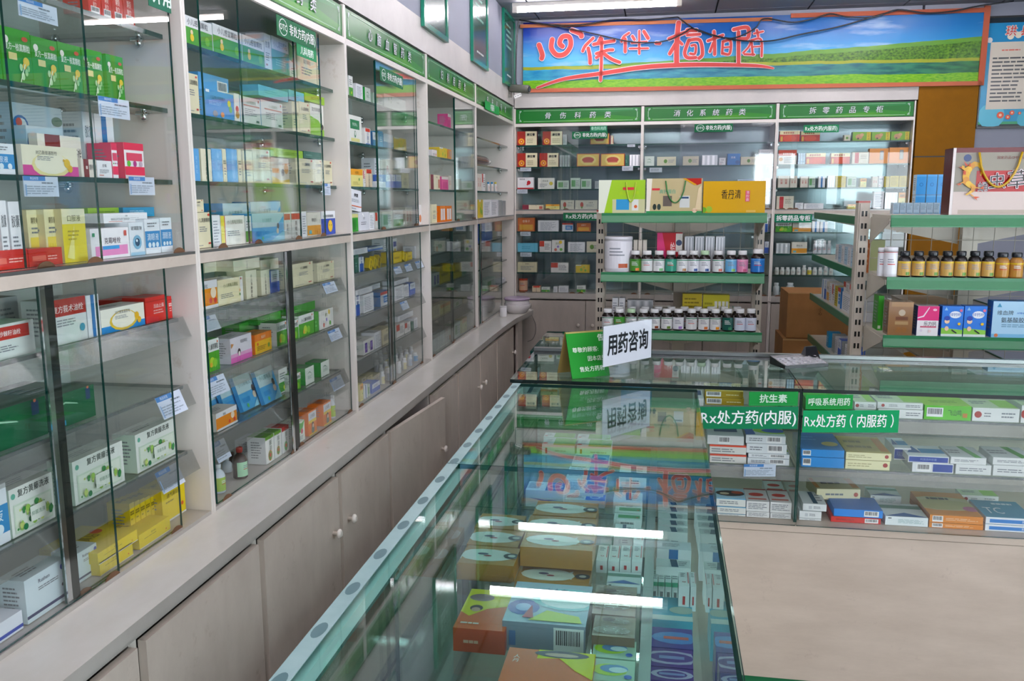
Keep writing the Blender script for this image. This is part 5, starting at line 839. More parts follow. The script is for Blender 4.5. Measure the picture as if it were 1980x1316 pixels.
# ---------------------------------------------------------------- cartons seen through the top of the long counter
def top_row(where, items, zb):
    for it in items:
        x0, x1, yf, yk, zt, key, desc = it[:7]; z0 = it[7] if len(it) > 7 else zb
        a = at_z(x0, yf, zt); b = at_z(x1, yf, zt); k = at_z((x0+x1)/2, yk, zt); yy = (a.y+b.y)/2
        if zb == SZ: a.x = max(a.x, -.366); b.x = min(b.x, -.026)
        k.y = min(k.y, 2.40)
        if k.y-yy < .01: continue
        place = f'{where}, long counter'
        carton(((a.x+b.x)/2, yy, z0+.0004), 0, b.x-a.x-.001, k.y-yy-.001, zt-z0-.0008, key, f'{desc}, {cnt(place)} on the {place}', f'cartons on the {place}', name='boxed_product')
top_row('glass shelf', [(900, 1003, 1054, 1022, .862, 'fishbrown', 'brown carton with fish print', .831), (884, 995, 1090, 1055, .862, 'fishbrown', 'brown carton with fish print', .831), (915, 1008, 1021, 993, .862, 'fishbrown', 'brown carton with fish print', .831), (900, 1003, 1054, 1022, .830, 'fishbrown', 'brown carton underneath', .8), (880, 990, 1094, 1058, .830, 'fishbrown', 'brown carton underneath'),
  (1012, 1150, 1028, 998, .878, 'fishbrown', 'brown carton with fish print', .84), (1028, 1153, 997, 969, .878, 'fishbrown', 'brown carton with fish print', .84), (1003, 1147, 1060, 1029, .878, 'fishbrown', 'brown carton with fish print', .84), (1004, 1147, 1062, 1030, .838, 'fishbrown', 'brown carton underneath'), (992, 1139, 1128, 1094, .832, 'fishbrown', 'brown carton with fish print, low'),
  (873, 978, 1216, 1138, .84, 'peopleorange', 'orange and yellow carton'), (968, 1134, 1205, 1126, .85, 'swirl', 'blue-grey carton with coloured swirls'), (1143, 1228, 1230, 1190, .845, 'woodfish', 'wood-brown carton'), (1143, 1229, 1188, 1131, .845, 'woodfish', 'wood-brown carton'), (957, 1143, 1330, 1255, .84, 'peopleorange2', 'orange and yellow carton'), (1143, 1236, 1272, 1236, .83, 'limeswirl', 'lime and blue carton'), (1143, 1237, 1316, 1274, .83, 'limeswirl', 'lime and blue carton'),
  *[(1047+3*k, 1112-1*k, 860-15*k, 846-14*k, .83, 'greenmed', 'white and green carton') for k in range(4)], *[(1114+1*k, 1182-2*k, 863-15*k, 849-14*k, .83, 'greenmed', 'white and green carton') for k in range(4)],
  (1015, 1090, 948, 931, .84, 'bluemed', 'white and blue carton'), (1091, 1167, 953, 929, .825, 'bluemed', 'white and blue carton'), (1090, 1170, 966, 954, .818, 'bluemed', 'white and blue carton'), (1105, 1176, 895, 877, .83, 'bluemed', 'white and blue carton'), (1092, 1172, 928, 897, .82, 'bluemed', 'white and blue carton'),
  *[(1152+23*k, 1174.5+23*k, 1083+1.5*(k % 2), 1053, .825, 'pillwhite', 'small white carton with red square') for k in range(4)], (1224, 1246, 1050, 1020, .822, 'pillwhite', 'small white carton'), (1186, 1240, 1004, 992, .83, 'cardgreen', 'white carton with green panel'), (1188, 1242, 990, 978, .83, 'cardgreen', 'white carton with green panel'), (1185, 1242, 967, 951, .835, 'tealwhite', 'pale carton with barcode'), (1186, 1224, 1036, 1012, .822, 'tealwhite', 'pale carton with barcode'), (1196, 1250, 920, 900, .83, 'tealwhite', 'pale carton'), (1172, 1240, 1128, 1105, .818, 'tealflat', 'white flat pack')], SZ)
top_row('lower deck', [(1257, 1342, 1316, 1290, .66, 'violet', 'violet carton with pale emblem'), (1257, 1341, 1289, 1253, .66, 'violet', 'violet carton with pale emblem'), (1258, 1341, 1252, 1213, .66, 'violetred', 'violet carton with red bar'), (1259, 1340, 1199, 1154, .655, 'aqua', 'aqua carton'), *[(1259+13.4*k, 1272+13.4*k, 1132+1.0*k, 1100, .64, 'mintwhite', 'white carton with mint edge') for k in range(4)], (1312, 1334, 1133, 1104, .70, 'pillwhite', 'small white carton with red square', .645), (1335, 1347, 1134, 1105, .70, 'pillwhite', 'small white carton with red square', .645), (1268, 1336, 1096, 1080, .66, 'tealwhite', 'pale wrapped carton'), (1270, 1337, 1062, 1046, .65, 'bluestripe', 'white and blue carton'),
  *[(1272, 1330, 1028-13*k, 1018-13*k, .64, 'tealwhite', 'pale shrink-wrapped carton') for k in range(6)]], .573)
# ---------------------------------------------------------------- bottles
def bottle(loc, r, h, body, cap, lab, label, group, lab2=None, kind='pill', rot=0, mat='plastic', art=None, name='medicine_bottle', mark='#d8a030'):
    t = thing(name, label, 'bottle', loc, rot, group)
    n = 16; m = MB(); lz0, lz1 = .06*h, .62*h
    if kind == 'pill':
        m.lathe([(r*.9, 0, body, mat), (r, .03*h, body, mat), (r, .66*h, body, mat), (r*.82, .76*h, body, mat), (r*.62, .80*h, body, mat), (r*.62, .84*h, body, mat)], n); m.build('body', t)
        c = MB(); c.lathe([(r*.74, .815*h, cap, 'plastic'), (r*.76, .83*h, cap, 'plastic'), (r*.76, .97*h, cap, 'plastic'), (r*.68, h, cap, 'plastic')], n); c.build('cap', t)
    elif kind == 'syrup':
        m.lathe([(r*.92, 0, body, mat), (r, .03*h, body, mat), (r, .60*h, body, mat), (r*.75, .72*h, body, mat), (r*.4, .80*h, body, mat), (r*.38, .86*h, body, mat)], n); m.build('body', t)
        c = MB(); c.lathe([(r*.44, .84*h, cap, 'plastic'), (r*.46, .98*h, cap, 'plastic'), (r*.4, h, cap, 'plastic')], n); c.build('cap', t); lz0, lz1 = .08*h, .55*h
    elif kind == 'tin':
        m.lathe([(r*.97, 0, body, mat), (r, .02*h, body, mat), (r, .90*h, body, mat)], 24); m.build('body', t)
        c = MB(); c.lathe([(r*1.02, .90*h, cap, 'plastic'), (r*1.02, .99*h, cap, 'plastic'), (r*.95, h, cap, 'plastic')], 24); c.build('lid', t); lz0, lz1 = .1*h, .86*h
    elif kind == 'tube':
        m.lathe([(r*.95, 0, body, mat), (r, .02*h, body, mat), (r, .82*h, body, mat), (r*1.0, .835*h, '#c83a34', mat)], n); m.build('body', t)
        c = MB(); c.lathe([(r*1.03, .84*h, cap, 'plastic'), (r*1.03, .985*h, cap, 'plastic'), (r*.9, h, cap, 'plastic')], n); c.build('cap', t); lz0, lz1 = .1*h, .75*h
    if lab:
        l = MB(); rr = r*1.012; N = 14; a0, a1 = -PI*.97, -PI*.03
        def band(z0, z1, c, rr, a0=a0, a1=a1, N=N):
            for i in range(N):
                p, q = a0+(a1-a0)*i/N, a0+(a1-a0)*(i+1)/N
                l.face([(rr*math.cos(p), rr*math.sin(p), z0), (rr*math.cos(q), rr*math.sin(q), z0), (rr*math.cos(q), rr*math.sin(q), z1), (rr*math.cos(p), rr*math.sin(p), z1)], c, 'gloss', True)
        band(lz0, lz1, lab, rr)
        if lab2: band(lz1-.07*h, lz1-.03*h, lab2, rr*1.006)
        ink = '#8a8f98' if sum(lin(lab)) > 1 else '#d8dcdc'
        for k in range(3): band(lz0+(lz1-lz0)*(.48+.12*k), lz0+(lz1-lz0)*(.53+.12*k), ['#c0504a', ink, ink][k] if art is None else ink, rr*1.006, -PI*(.5+.2), -PI*(.5-.16+.05*k), 5)
        if art: band(lz0+.02*h, lz0+.14*h, art, rr*1.008, -PI*.48, -PI*.26, 4)
        l.build('label', t)
    return t
# syrup and bottles on the floor of the second side cabinet
def on_side(x0, x1, z, X): a, b = fit((X, 0, z), (0, 1, 0), x0, x1); return (a+b)/2, (b-a)/2
def side_bottle(x0, x1, yt, X, z, *a, hfix=None, **k):
    y, r = on_side(x0, x1, z+.03, X); r = (x1-x0)/2*(Vector((X, y, z))-CAM).dot(FW)/F; h = hfix or slide((X, y, 0), (0, 0, 1), py=yt)-z
    return bottle((X-r, y, z+.0005), r, h, *a, rot=PI/2, **k)
side_bottle(422, 447, 897, -1.085, L4, '#cfdbe4', '#dfe6ea', '#9cc23a', 'white plastic bottle with lime label behind the second cabinet\'s door edge', 'white bottles on the second cabinet floor', kind='syrup')
side_bottle(438, 456, 886, -1.15, L4, '#cfdbe4', '#dfe6ea', None, 'plain white plastic bottle standing behind the lime-labelled one', 'white bottles on the second cabinet floor', kind='syrup')
side_bottle(463, 491, 865, -1.085, L4, '#2a1512', '#a8281f', '#a8dcb4', 'brown syrup bottle with red cap and pale green label', None, kind='syrup', mat='gloss', name='syrup_bottle')
side_bottle(449, 462, 874, -1.16, L4, '#1d1412', '#3a1f1a', None, 'dark bottle half hidden behind the brown syrup bottle', None, kind='syrup', mat='gloss', name='syrup_bottle')
side_bottle(641, 655, 763, -1.088, L4, '#d8dee2', '#e2e6e8', '#a8c83a', 'white bottle with lime label beside the orange cartons', None, kind='syrup')
# white pill bottles on the floor of the third side cabinet
for X, rk, x0, n, st, hh in ((-1.092, 'front rank', 744, 6, 10.6, .052), (-1.142, 'second rank', 741, 7, 9.8, .054), (-1.195, 'third rank', 733, 8, 9.0, .054), (-1.25, 'fourth rank', 731, 8, 8.4, .056), (-1.31, 'rear rank', 727, 8, 8.0, .058)):
    for i in range(n):
        x = x0+st*i; side_bottle(x-5.2, x+5.2, 0, X, L4, '#dfe2e6', '#eceef0', ['#d4d8e4', '#b8c4d8', '#e0d8a8', '#d8dcde'][(i*3+n) % 4], f'small white pill bottle, {ONS[i]} in the {rk}, third side cabinet', 'white pill bottles in the third cabinet', hfix=hh)
side_bottle(801, 814, 681, -1.10, L4, '#d8e0e6', '#e6eaec', '#4a98d0', 'tall white pill bottle with blue label by the third cabinet post', 'white pill bottles in the third cabinet')
# corner cabinet: dark bottle lying on the second shelf, pair of small bottles
t = thing('medicine_bottle', 'dark brown bottle with white cap lying on a shelf of the corner cabinet', 'bottle', (-1.16, 5.05, U2+.034), 0)
m = MB(); m.lathe([(.028, 0, '#1f1210', 'gloss'), (.032, .01, '#1f1210', 'gloss'), (.032, .5, '#1f1210', 'gloss'), (.028, .56, '#1f1210', 'gloss'), (.014, .60, '#1f1210', 'gloss')], 16, (0, 0, 0), 'y'); m.build('body', t)
m = MB(); m.lathe([(.017, .59, '#d8d8d8', 'plastic'), (.017, .66, '#e4e4e4', 'plastic')], 12, (0, 0, 0), 'y'); m.build('cap', t)
m = MB(); m.lathe([(.0325, .1, '#4a2018', 'gloss'), (.0325, .45, '#3a1a16', 'gloss')], 16, (0, 0, 0), 'y', close=False); m.build('label', t)
for i, (x0, x1, c) in enumerate(((944, 950, '#2f8fc8'), (951, 957, '#2f8fc8'), (958, 964, '#c8b83a'))):
    side_bottle(x0, x1, 352, -1.13, U3, '#dfe0e0', c, '#e0d0c8', ['small white bottle with blue cap, first of three in the corner cabinet', 'small white bottle with blue cap, second of three in the corner cabinet', 'small white bottle with yellow cap in the corner cabinet'][i], 'capped bottles in the corner cabinet')
# back cabinet bottles
def back_bottle(x0, x1, yt, Y, z, *a, **k):
    A = BM @ Vector((0, Y, z)); u, v = fit(A, BM.to_3x3() @ Vector((1, 0, 0)), x0, x1); r = (v-u)/2; P = BM @ Vector(((u+v)/2, Y, 0))
    h = slide(P, (0, 0, 1), py=yt)-z; return bottle((P.x, P.y+r, z+.0005), r, h, *a, **k)
back_bottle(1002, 1019, 539, .06, C4, '#a84a28', '#c83a20', '#d8a888', 'orange-brown jar with red lid on the floor of the first back cabinet', None, kind='tin', name='jar')
for i in range(11): back_bottle(1498+10.5*i, 1506.5+10.5*i, 517-(4 if i in (5, 9) else 0), .06, C3, '#dcdedc', '#e8e8e6', '#cfd4cc' if i != 6 else '#d8c83a', f'small white bottle, {ONS[i]} in the row inside the third back cabinet', 'row of white bottles in the third back cabinet')
for i, (x0, x1) in enumerate(((1495, 1507), (1520, 1536))): back_bottle(x0, x1, 547, .06, C4, '#d0d6d8', '#dfe2e4', None, ['squat white bottle on the floor of the third back cabinet, beside its post', 'squat white bottle on the floor of the third back cabinet, nearer the cartons'][i], 'squat white bottles')
for i in range(4): back_bottle(1572+9*i, 1580+9*i, 465, .06, C2, '#d8dade', '#e4e6e8', '#c8ccd0', f'white bottle, {ONS[i]} beside the white-orange carton, third back cabinet', 'white bottles beside the carton')

# ---------------------------------------------------------------- end-cap racks
def rack(name, label, x0, x1, yf, yp, zs, run_y, tri, px, mesh_x=None, rails=None):
    t = thing(name, label, 'rack', (0, 0, 0))
    xc = (x0+x1)/2
    for k, x in enumerate((x0-.03, x1+.01)):
        m = MB(); w = .046
        m.box(x-w/2, x+w/2, yp-.02, yp+.035, 0, px[k], mat='steel_cream'); m.box(x-w/2+.006, x+w/2-.006, yp-.03, yp-.02, .02, px[k]-.004, mat='steel_cream')
        m.box(x-w/2, x+w/2, yp-.02, yp+.035, px[k], px[k]+.008, '#b84a40', 'plastic')
        z = .12
        while z < px[k]-.03:
            for s in (-1, 1): m.face([(x+s*.007-.004, yp-.0306, z), (x+s*.007+.004, yp-.0306, z), (x+s*.007+.004, yp-.0306, z+.022), (x+s*.007-.004, yp-.0306, z+.022)], '#17181a', 'plastic')
            z += .05
        m.build('slotted_post', t)
    m = MB(); m.box(xc-.03, xc+.03, yp+.0, yp+.04, 0, zs[0]-.03, mat='steel_cream'); m.build('centre_post', t)
    m = MB(); m.box(x0-.02, x1+.02, yf+.04, yp+.03, 0, .12, mat='steel_cream'); m.box(x0-.02, x1+.02, yp+.036, run_y, 0, .12, mat='steel_cream'); m.build('base', t)
    for z in zs:
        s = MB(); s.box(x0, x1, yf+.004, yp-.032, z-.012, z, mat='steel_cream'); s.box(x0, x1, yf+.004, yf+.016, z-.03, z, mat='steel_cream'); so = s.build('shelf', t)
        g = MB(); g.face([(x0-.004, yf-.001, z+.001), (x0-.004, yf-.012, z-.040), (x1+.004, yf-.012, z-.040), (x1+.004, yf-.001, z+.001)], mat='rail_green')
        g.box(x0-.004, x1+.004, yf-.004, yf+.002, z-.040, z+.002, mat='rail_green'); g.box(x0-.004, x1+.004, yf-.012, yf, z-.043, z-.039, mat='rail_green'); g.build('price_rail', so)
        for x in (x0+.002, x1-.005):
            b = MB(); x -= .006 if x < xc else -.006; b.hexa([(x, yf+.03, z-.03), (x+.003, yf+.03, z-.03), (x+.003, yp-.03, z-.12), (x, yp-.03, z-.12), (x, yf+.03, z-.012), (x+.003, yf+.03, z-.012), (x+.003, yp-.03, z-.012), (x, yp-.03, z-.012)], mat='steel_cream'); b.build('bracket', so)
        # shelf run behind the end cap: decks and triangular brackets on both sides of the centre post
        q = MB()
        for s in (-1, 1):
            xa, xb = xc+s*.032, xc+s*tri
            q.box(min(xa, xb), max(xa, xb), yp+.05, run_y, z-.03, z-.02, mat='steel_cream'); q.box(xb-.004, xb+.004, yp+.05, run_y, z-.05, z-.015, mat='rail_green')
            for y in (yp+.046, run_y-.02):
                q.face([(xa, y, z-.03), (xb, y, z-.03), (xb, y, z-.045), (xa, y, z-.125)][::s], mat='steel_cream'); q.face([(xa, y+.002, z-.03), (xb, y+.002, z-.03), (xb, y+.002, z-.045), (xa, y+.002, z-.125)][::-s], mat='steel_cream')
        q.build('side_shelf', t)
    m = MB(); n = int((x1-x0)/.075)
    for i in range(n+1): x = x0+(x1-x0)*i/n; m.tube([(x, yp-.034, .15), (x, yp-.034, zs[0]-.02)], .0014, 5, '#b8b4a8', 'plastic')
    z = .2
    while z < zs[0]-.03: m.tube([(x0, yp-.034, z), (x1, yp-.034, z)], .0014, 5, '#b8b4a8', 'plastic'); z += .075
    m.build('wire_back', t)
    return t
GZ = [1.427, 1.150, .876, .60]; GF = 4.10
rack('shelf_rack', 'cream end-cap rack with green shelf rails holding gift boxes and pill bottles', -.288, .455, GF, 4.45, GZ, 5.25, .33, (1.43, 1.41))
HZ = [1.430, 1.198, .976, .74]; HF = 3.45
rack('shelf_rack', 'cream slotted-post rack with green rails holding the red gift bag', .838, 1.62, HF, 3.80, HZ, 5.1, .40, (1.475, 1.475))
def shelf_carton(x0, x1, yt, Y, z, key, label, group, d=.08, yb=None, name='supplement_carton', simple=False, cat='carton'):
    a, b = fit((0, Y, z), (1, 0, 0), x0, x1); xm = (a+b)/2
    z0 = z if yb is None else slide((xm, Y, 0), (0, 0, 1), py=yb)
    h = slide((xm, Y, 0), (0, 0, 1), py=yt)-z0
    return carton((xm, Y, z0+.0005), 0, b-a-.0015, d, h, key, label, group, name=name, simple=simple, cat=cat)
g = 'gift boxes on top of the end-cap rack'
o1 = shelf_carton(1157, 1247, 348, GF+.01, GZ[0]+.0005, 'giftgreen', 'lime green gift box on top of the end-cap rack', g, .16, name='gift_box', cat='box')
o2 = shelf_carton(1249, 1357, 345, GF+.01, GZ[0]+.0005, 'giftgold', 'gold gift box with green handle between lime and yellow boxes', g, .16, name='gift_box', cat='box')
o3 = shelf_carton(1358.5, 1479, 350, GF+.01, GZ[0]+.0005, 'giftyellow', 'bright yellow gift box reading 香丹清 on the end-cap rack', g, .16, name='gift_box', cat='box')
def handle(parent, P, r, col):
    m = MB(); m.tube(P, r, 8, col, 'plastic'); return m.build('handle', parent)
for o, xa, xb, dep, col in ((o1, .02, .065, .09, '#b8cf3a'), (o2, -.04, .05, .10, '#2f7a3a')):
    h = max(v.co.z for v in o.data.vertices); n = 12
    handle(o, [(xa+(xb-xa)*i/n, -.006, h*.93-dep*math.sin(PI*i/n)**.55-(.0)) for i in range(n+1)], .003, col)
# bottles on the end-cap rack
def rack_bottle(xc, hw, yt, Y, z, *a, **k):
    u, v = fit((0, Y, z+.03), (1, 0, 0), xc-hw, xc+hw); r = (v-u)/2; xm = (u+v)/2; h = slide((xm, Y-r*.0, 0), (0, 0, 1), py=yt)-z
    return bottle((xm, Y+r, z+.0006), r, h, *a, **k)
rack_bottle(1194, 27, 458, GF+.012, GZ[1], '#dddde4', '#e4e4ea', '#e6e6ec', 'large white protein powder tin with almond picture on the end-cap rack', None, kind='tin', name='tin', art='#b8542a')
row2 = [(1228, '#4a8a2f', '#2f6a2a', '#d87a2a', 'green label'), (1250.5, '#e2e4e4', '#3a8a6a', None, 'white label'), (1274, '#e2e4e4', '#3a8a6a', '#7ab87a', 'white label with leaf'), (1297, '#3a9a80', None, None, 'teal label'), (1319, '#e2e4e4', '#3a8a6a', '#b88a5a', 'white label'), (1341, '#e2e4ea', '#3a8a6a', '#3a5a9a', 'white label with blue stroke'), (1363, '#e2e4ea', '#3a8a6a', '#3a5a9a', 'white label with blue stroke'), (1389, '#e2e4e4', '#3a8a6a', '#c86a5a', 'white label with fruit'), (1414, '#6ab0dc', '#9cd0ea', '#8ac05a', 'sky blue label'), (1436, '#e08ab0', '#e8a8c4', '#c8507a', 'pink label'), (1466, '#2f7ac8', '#5a9ad8', None, 'bright blue label')]
for i, (x, l, l2, art, dn) in enumerate(row2):
    rack_bottle(x, 11.2 if i < 10 else 13.5, 485 if i < 10 else 482, GF+.012, GZ[1], '#1d1210', '#e6e6e6' if i != 6 else '#b8d8b0', l, f'dark white-capped bottle with {dn}, {ONS[i]} on the upper bottle row', 'upper row of pill bottles on the end-cap rack', lab2=l2, art=art)
row3 = [(1174, '#e2e4e4', None), (1197, '#4a9a3a', None), (1220, '#e2e4e4', None), (1244, '#e2e4e4', None), (1265.5, '#e2e4e4', '#8a4a30'), (1289, '#e2e4e4', '#6a8a3a'), (1311.5, '#e2e4e8', '#9a7ac0'), (1337, '#e2e4e4', None), (1361, '#e2e4e4', '#d87a3a'), (1383.5, '#e2e4e4', '#e89a2a'), (1407.5, '#1f5a50', '#3a8a60'), (1431, '#d4dcea', None), (1452.5, '#d4dcea', None)]
for i, (x, l, art) in enumerate(row3):
    rack_bottle(x, 10.8, 598, GF+.012, GZ[2], '#1d1210', '#e4e6e6' if i != 2 else '#b8d8b0', l, f'dark pill bottle with white cap, {ONS[i]} along the lower bottle row front', 'lower row of pill bottles on the end-cap rack', lab2='#2f7a5a' if l == '#e2e4e4' else None, art=art)
for i in range(10):
    rack_bottle(1196+25.5*i, 10.2, 594, GF+.085, GZ[2], '#1d1210', '#dfe2e2', '#d8dada', f'dark pill bottle with white cap, {ONS[i]} in the rank behind the lower row', 'rear rank of pill bottles on the end-cap rack')
shelf_carton(1269, 1318, 450, GF+.12, GZ[1], 'redbox2', 'red carton reading 蛤蚧 behind the upper bottle row', None)
for i, x in enumerate((1322, 1342, 1362, 1382)): shelf_carton(x, x+18, 457, GF+.16, GZ[1], 'silver', f'pale shiny carton behind the upper bottle row, {ONS[i]} beyond the red one', 'pale cartons behind the bottles', .06, simple=True)
for i, x in enumerate((1224, 1233, 1242)): shelf_carton(x, x+8, 464, GF+.14, GZ[1], 'pilltext', f'slim grey carton, {ONS[i]} between the tin and the red carton', 'slim cartons behind the bottles', .06, simple=True)
shelf_carton(1318, 1356, 568, GF+.17, GZ[2], 'yelltext', 'yellow-green carton behind the lower bottle row', None, .06)
shelf_carton(1357.5, 1409, 570, GF+.17, GZ[2], 'yelldouble', 'yellow-green carton with four pale windows behind the lower bottle row', None, .06)
for i, x in enumerate((1183, 1196)): shelf_carton(x, x+12, 576, GF+.19, GZ[2], 'whitetext', ['small white carton behind the first lower-row bottles', 'second small white carton behind the lower-row bottles'][i], 'small cartons behind the lower row', .06, simple=True)
shelf_carton(1212, 1262, 580, GF+.19, GZ[2], 'silver', 'clear blister pack bundle behind the lower bottle row', None, .06, simple=True)
# goods on the second rack
GB = 'bottles on the slotted-post rack'
rack_bottle(1705, 7.5, 479, HF+.04, HZ[1], '#e4e4e8', '#e8e8ec', '#e4e6ea', 'slim white tube bottle behind the wide white one on the slotted-post rack', 'white tube bottles', kind='tube', name='tube_bottle')
rack_bottle(1724, 13.2, 478, HF+.012, HZ[1], '#e4e4e8', '#e8e8ec', '#e6e8ec', 'wide white tube bottle with red ring on the slotted-post rack', 'white tube bottles', kind='tube', name='tube_bottle')
for i, x in enumerate((1751, 1778, 1806, 1834, 1860.5, 1887, 1913.5)):
    rack_bottle(x, 12.6, 486, HF+.012, HZ[1], '#1a1614', '#1c2024', '#c8a25a', f'dark jar with black cap and tan label, {ONS[i]} on the slotted-post rack', 'tan-labelled jars on the slotted-post rack', lab2='#d8c01e', art='#5a8a2a', name='jar')
for i, x in enumerate((1941.6, 1969)):
    rack_bottle(x, 13.5, 489, HF+.012, HZ[1], '#a8783a', '#23282e', '#b8863a', ['clear jar of brown contents after the seven tan-labelled jars', 'clear jar of brown contents at the frame edge'][i], 'clear brown jars', lab2='#d8c01e', name='jar', mat='gloss')
shelf_carton(1715, 1763, 584, HF+.012, HZ[2], 'browntin', 'brown metallic carton on the slotted-post rack', None, .07)
shelf_carton(1771, 1813, 592, HF+.012, HZ[2], 'pinkcal', 'pink and white calcium carton on the slotted-post rack', None, .06)
shelf_carton(1818, 1860, 592, HF+.012, HZ[2], 'kidblue', 'blue carton with a cap-wearing boy, beside the pink one', 'blue cartons with a boy', .05)
shelf_carton(1861, 1905, 592, HF+.012, HZ[2], 'kidblue', 'blue carton with a cap-wearing boy, beside the amino acid box', 'blue cartons with a boy', .05)
shelf_carton(1915, 2010, 583, HF+.012, HZ[2], 'amino', 'large pale blue AMINO ACID carton cut by the frame', None, .06)
shelf_carton(1695, 1706, 572, HF+.13, HZ[2], 'greenpack', 'tall green carton beside the slotted post', None, .08, simple=True)
# red gift bag
a, b = fit((0, HF+.02, HZ[0]), (1, 0, 0), 1834, 2120); h = slide((a, HF+.02, 0), (0, 0, 1), py=286)-HZ[0]-.001
t = thing('gift_bag', 'large shiny gift bag with yellow dragon and red band on top of the slotted-post rack', 'bag', (a, HF+.02, HZ[0]+.001))
w = b-a; m = MB(); d = .10
m.face([(0, 0, 0), (w, 0, 0), (w, 0, h), (0, 0, h)], '#8a8474', 'foil'); m.face([(0, d, 0), (0, 0, 0), (0, 0, h), (0, d, h)], '#5a1a1e', 'gloss'); m.face([(w, 0, 0), (w, d, 0), (w, d, h), (w, 0, h)], '#5a1a1e', 'gloss'); m.face([(w, d, 0), (0, d, 0), (0, d, h), (w, d, h)], '#8a8474', 'foil'); m.face([(0, d, 0), (w, d, 0), (w, 0, 0), (0, 0, 0)], '#5a1a1e', 'gloss')
dec = [Rr(0, 0, .02, 1, '#e0d8d4'), Rr(.02, .93, 1, 1, '#6a2a2e'), Rr(.02, .35, 1, .93, '#8f897a'), Rr(.02, .0, 1, .35, '#cdbcb4'), Rr(.06, .02, 1, .08, '#b0a090'), Rr(.17, .35, 1, .66, '#b01517'), El(.1, .85, .055, '#3a4a78'), Tx('国家药品GMP认证企业', .42, .85, .05, '#7a3a34', .34)]
asp = h/w
path = [(.20, .60), (.205, .68), (.18, .75), (.15, .76), (.125, .72), (.105, .66), (.095, .58), (.10, .50), (.125, .45), (.15, .42), (.15, .37), (.125, .33), (.10, .30)]
for i in range(len(path)-1):
    for s_ in (0, .33, .66):
        u = path[i][0]+(path[i+1][0]-path[i][0])*s_; v = path[i][1]+(path[i+1][1]-path[i][1])*s_; f_ = (i+s_)/12
        dec += [El(u, v, .014+.034*math.sin(PI*min(1, f_*1.05))**1.2, ['#d8a41e', '#c8861a', '#e0b42a'][(i+int(s_*3)) % 3])]
dec += [Pg([(.09, .60+.02*k), (.065, .615+.02*k), (.09, .63+.02*k)], '#c8401e') for k in range(4)]
dec += [Pg([(.13, .44), (.21, .40), (.14, .40)], '#d8941e'), Pg([(.20, .41), (.225, .44), (.215, .40), (.235, .385), (.20, .39)], '#c8501e'), Pg([(.12, .34), (.175, .26), (.14, .29)], '#d8941e'), Pg([(.165, .28), (.20, .27), (.175, .25), (.185, .22), (.155, .26)], '#c8501e'), Pg([(.09, .52), (.05, .47), (.08, .48)], '#d8941e'), Pg([(.055, .48), (.03, .46), (.05, .455), (.04, .43), (.065, .465)], '#c8501e'),
  Pg([(.11, .70), (.06, .74), (.055, .70), (.085, .655)], '#d8a41e'), Pg([(.085, .73), (.07, .80), (.10, .74)], '#c8401e'), Pg([(.105, .73), (.11, .79), (.12, .72)], '#c8401e'), Pg([(.06, .715), (.035, .72), (.06, .695)], '#c8501e'), El(.082, .715, .010, '#2a1a10')]
decals(m, dec, (0, 0, 0), (1, 0, 0), (0, 0, 1), (0, -1, 0), w, h, 'gloss')
for ch, u, v, s in (('蛹', .215, .42, .15), ('虫', .31, .5, .25), ('草', .445, .52, .29)):
    m.text(ch, (u*w, -.0072, v*h), (1, 0, .1), (-.05, 0, 1), s*h, '#f0e8ec', 'gloss', bold=.03); m.text(ch, (u*w, -.0080, v*h), (1, 0, .1), (-.05, 0, 1), s*h, '#2a1014', 'gloss', bold=-.004)
m.build('body', t)
xa, xb = .17*w, .46*w; handle(t, [(xa+(xb-xa)*i/14, -.012, h*.93-.125*math.sin(PI*i/14)**.6) for i in range(15)], .0042, '#c8a022')
# blue cartons and pale packs on the rack's long side top
k = 0
for c in range(3):
    for r in range(2):
        x = 1768+20.5*c; A = (0, 4.55, 1.41); a, b = fit(A, (1, 0, 0), x, x+18.5)
        carton(((a+b)/2, 4.55, 1.4105+.098*r), 0, b-a, .06, .0965, 'skyblue', f'tall sky blue carton, {["lower", "upper"][r]} tier, {ONS[c]} beside the yellow wall', 'sky blue cartons stacked on the rack top', simple=True)
for i in range(7):
    x = 1726+13*i; a, b = fit((0, 4.12, 1.41), (1, 0, 0), x, x+12)
    carton(((a+b)/2, 4.12, 1.4105), 0, b-a, .05, .062, 'paleblue', f'pale blue carton, {ONS[i]} in the low row on the rack top', 'pale blue cartons in the low row on the rack top', simple=True)
# goods on the rack's side shelves (they face the gap, -X)
def flank(y0, y1, z, hgt, key, label, group, X=.86, d=.06):
    carton((X, (y0+y1)/2, z+.0006), -PI/2, y1-y0-.002, d, hgt, key, label, group, simple=True, name='supplement_carton')
fz = [z-.0195 for z in HZ]
for i in range(8): flank(4.02+.075*i, 4.085+.075*i, fz[1], .085, ['paleblue', 'whitetext'][i % 2], f'small pale carton, {ONS[i]} along the flank of the slotted-post rack, upper level', 'pale cartons on the rack flank')
flank(3.87, 3.95, fz[1], .14, 'orangeside', 'orange carton behind the slotted post, upper flank level', None)
for i, kk in enumerate(('bluered', 'yelltext', 'redend', 'whitetext', 'orangehalf', 'bluevert', 'bluestripe')): flank(4.42+.075*i, 4.49+.075*i, fz[2], .10, kk, f'slim coloured carton, {ONS[i]} along the middle flank level of the rack', 'coloured cartons on the rack flank')
for i in range(2): flank(3.95+.22*i, 4.16+.22*i, fz[2], .09, 'whitetext', ['white carton at the middle flank level, next to the post', 'white carton at the middle flank level, second from the post'][i], 'white cartons on the rack flank')
for i in range(3): flank(3.95+.14*i, 4.08+.14*i, fz[2]+.0915, .05, 'redend', f'red and white carton stacked at the middle flank level, {ONS[i]} from the post', 'red and white cartons on the rack flank')
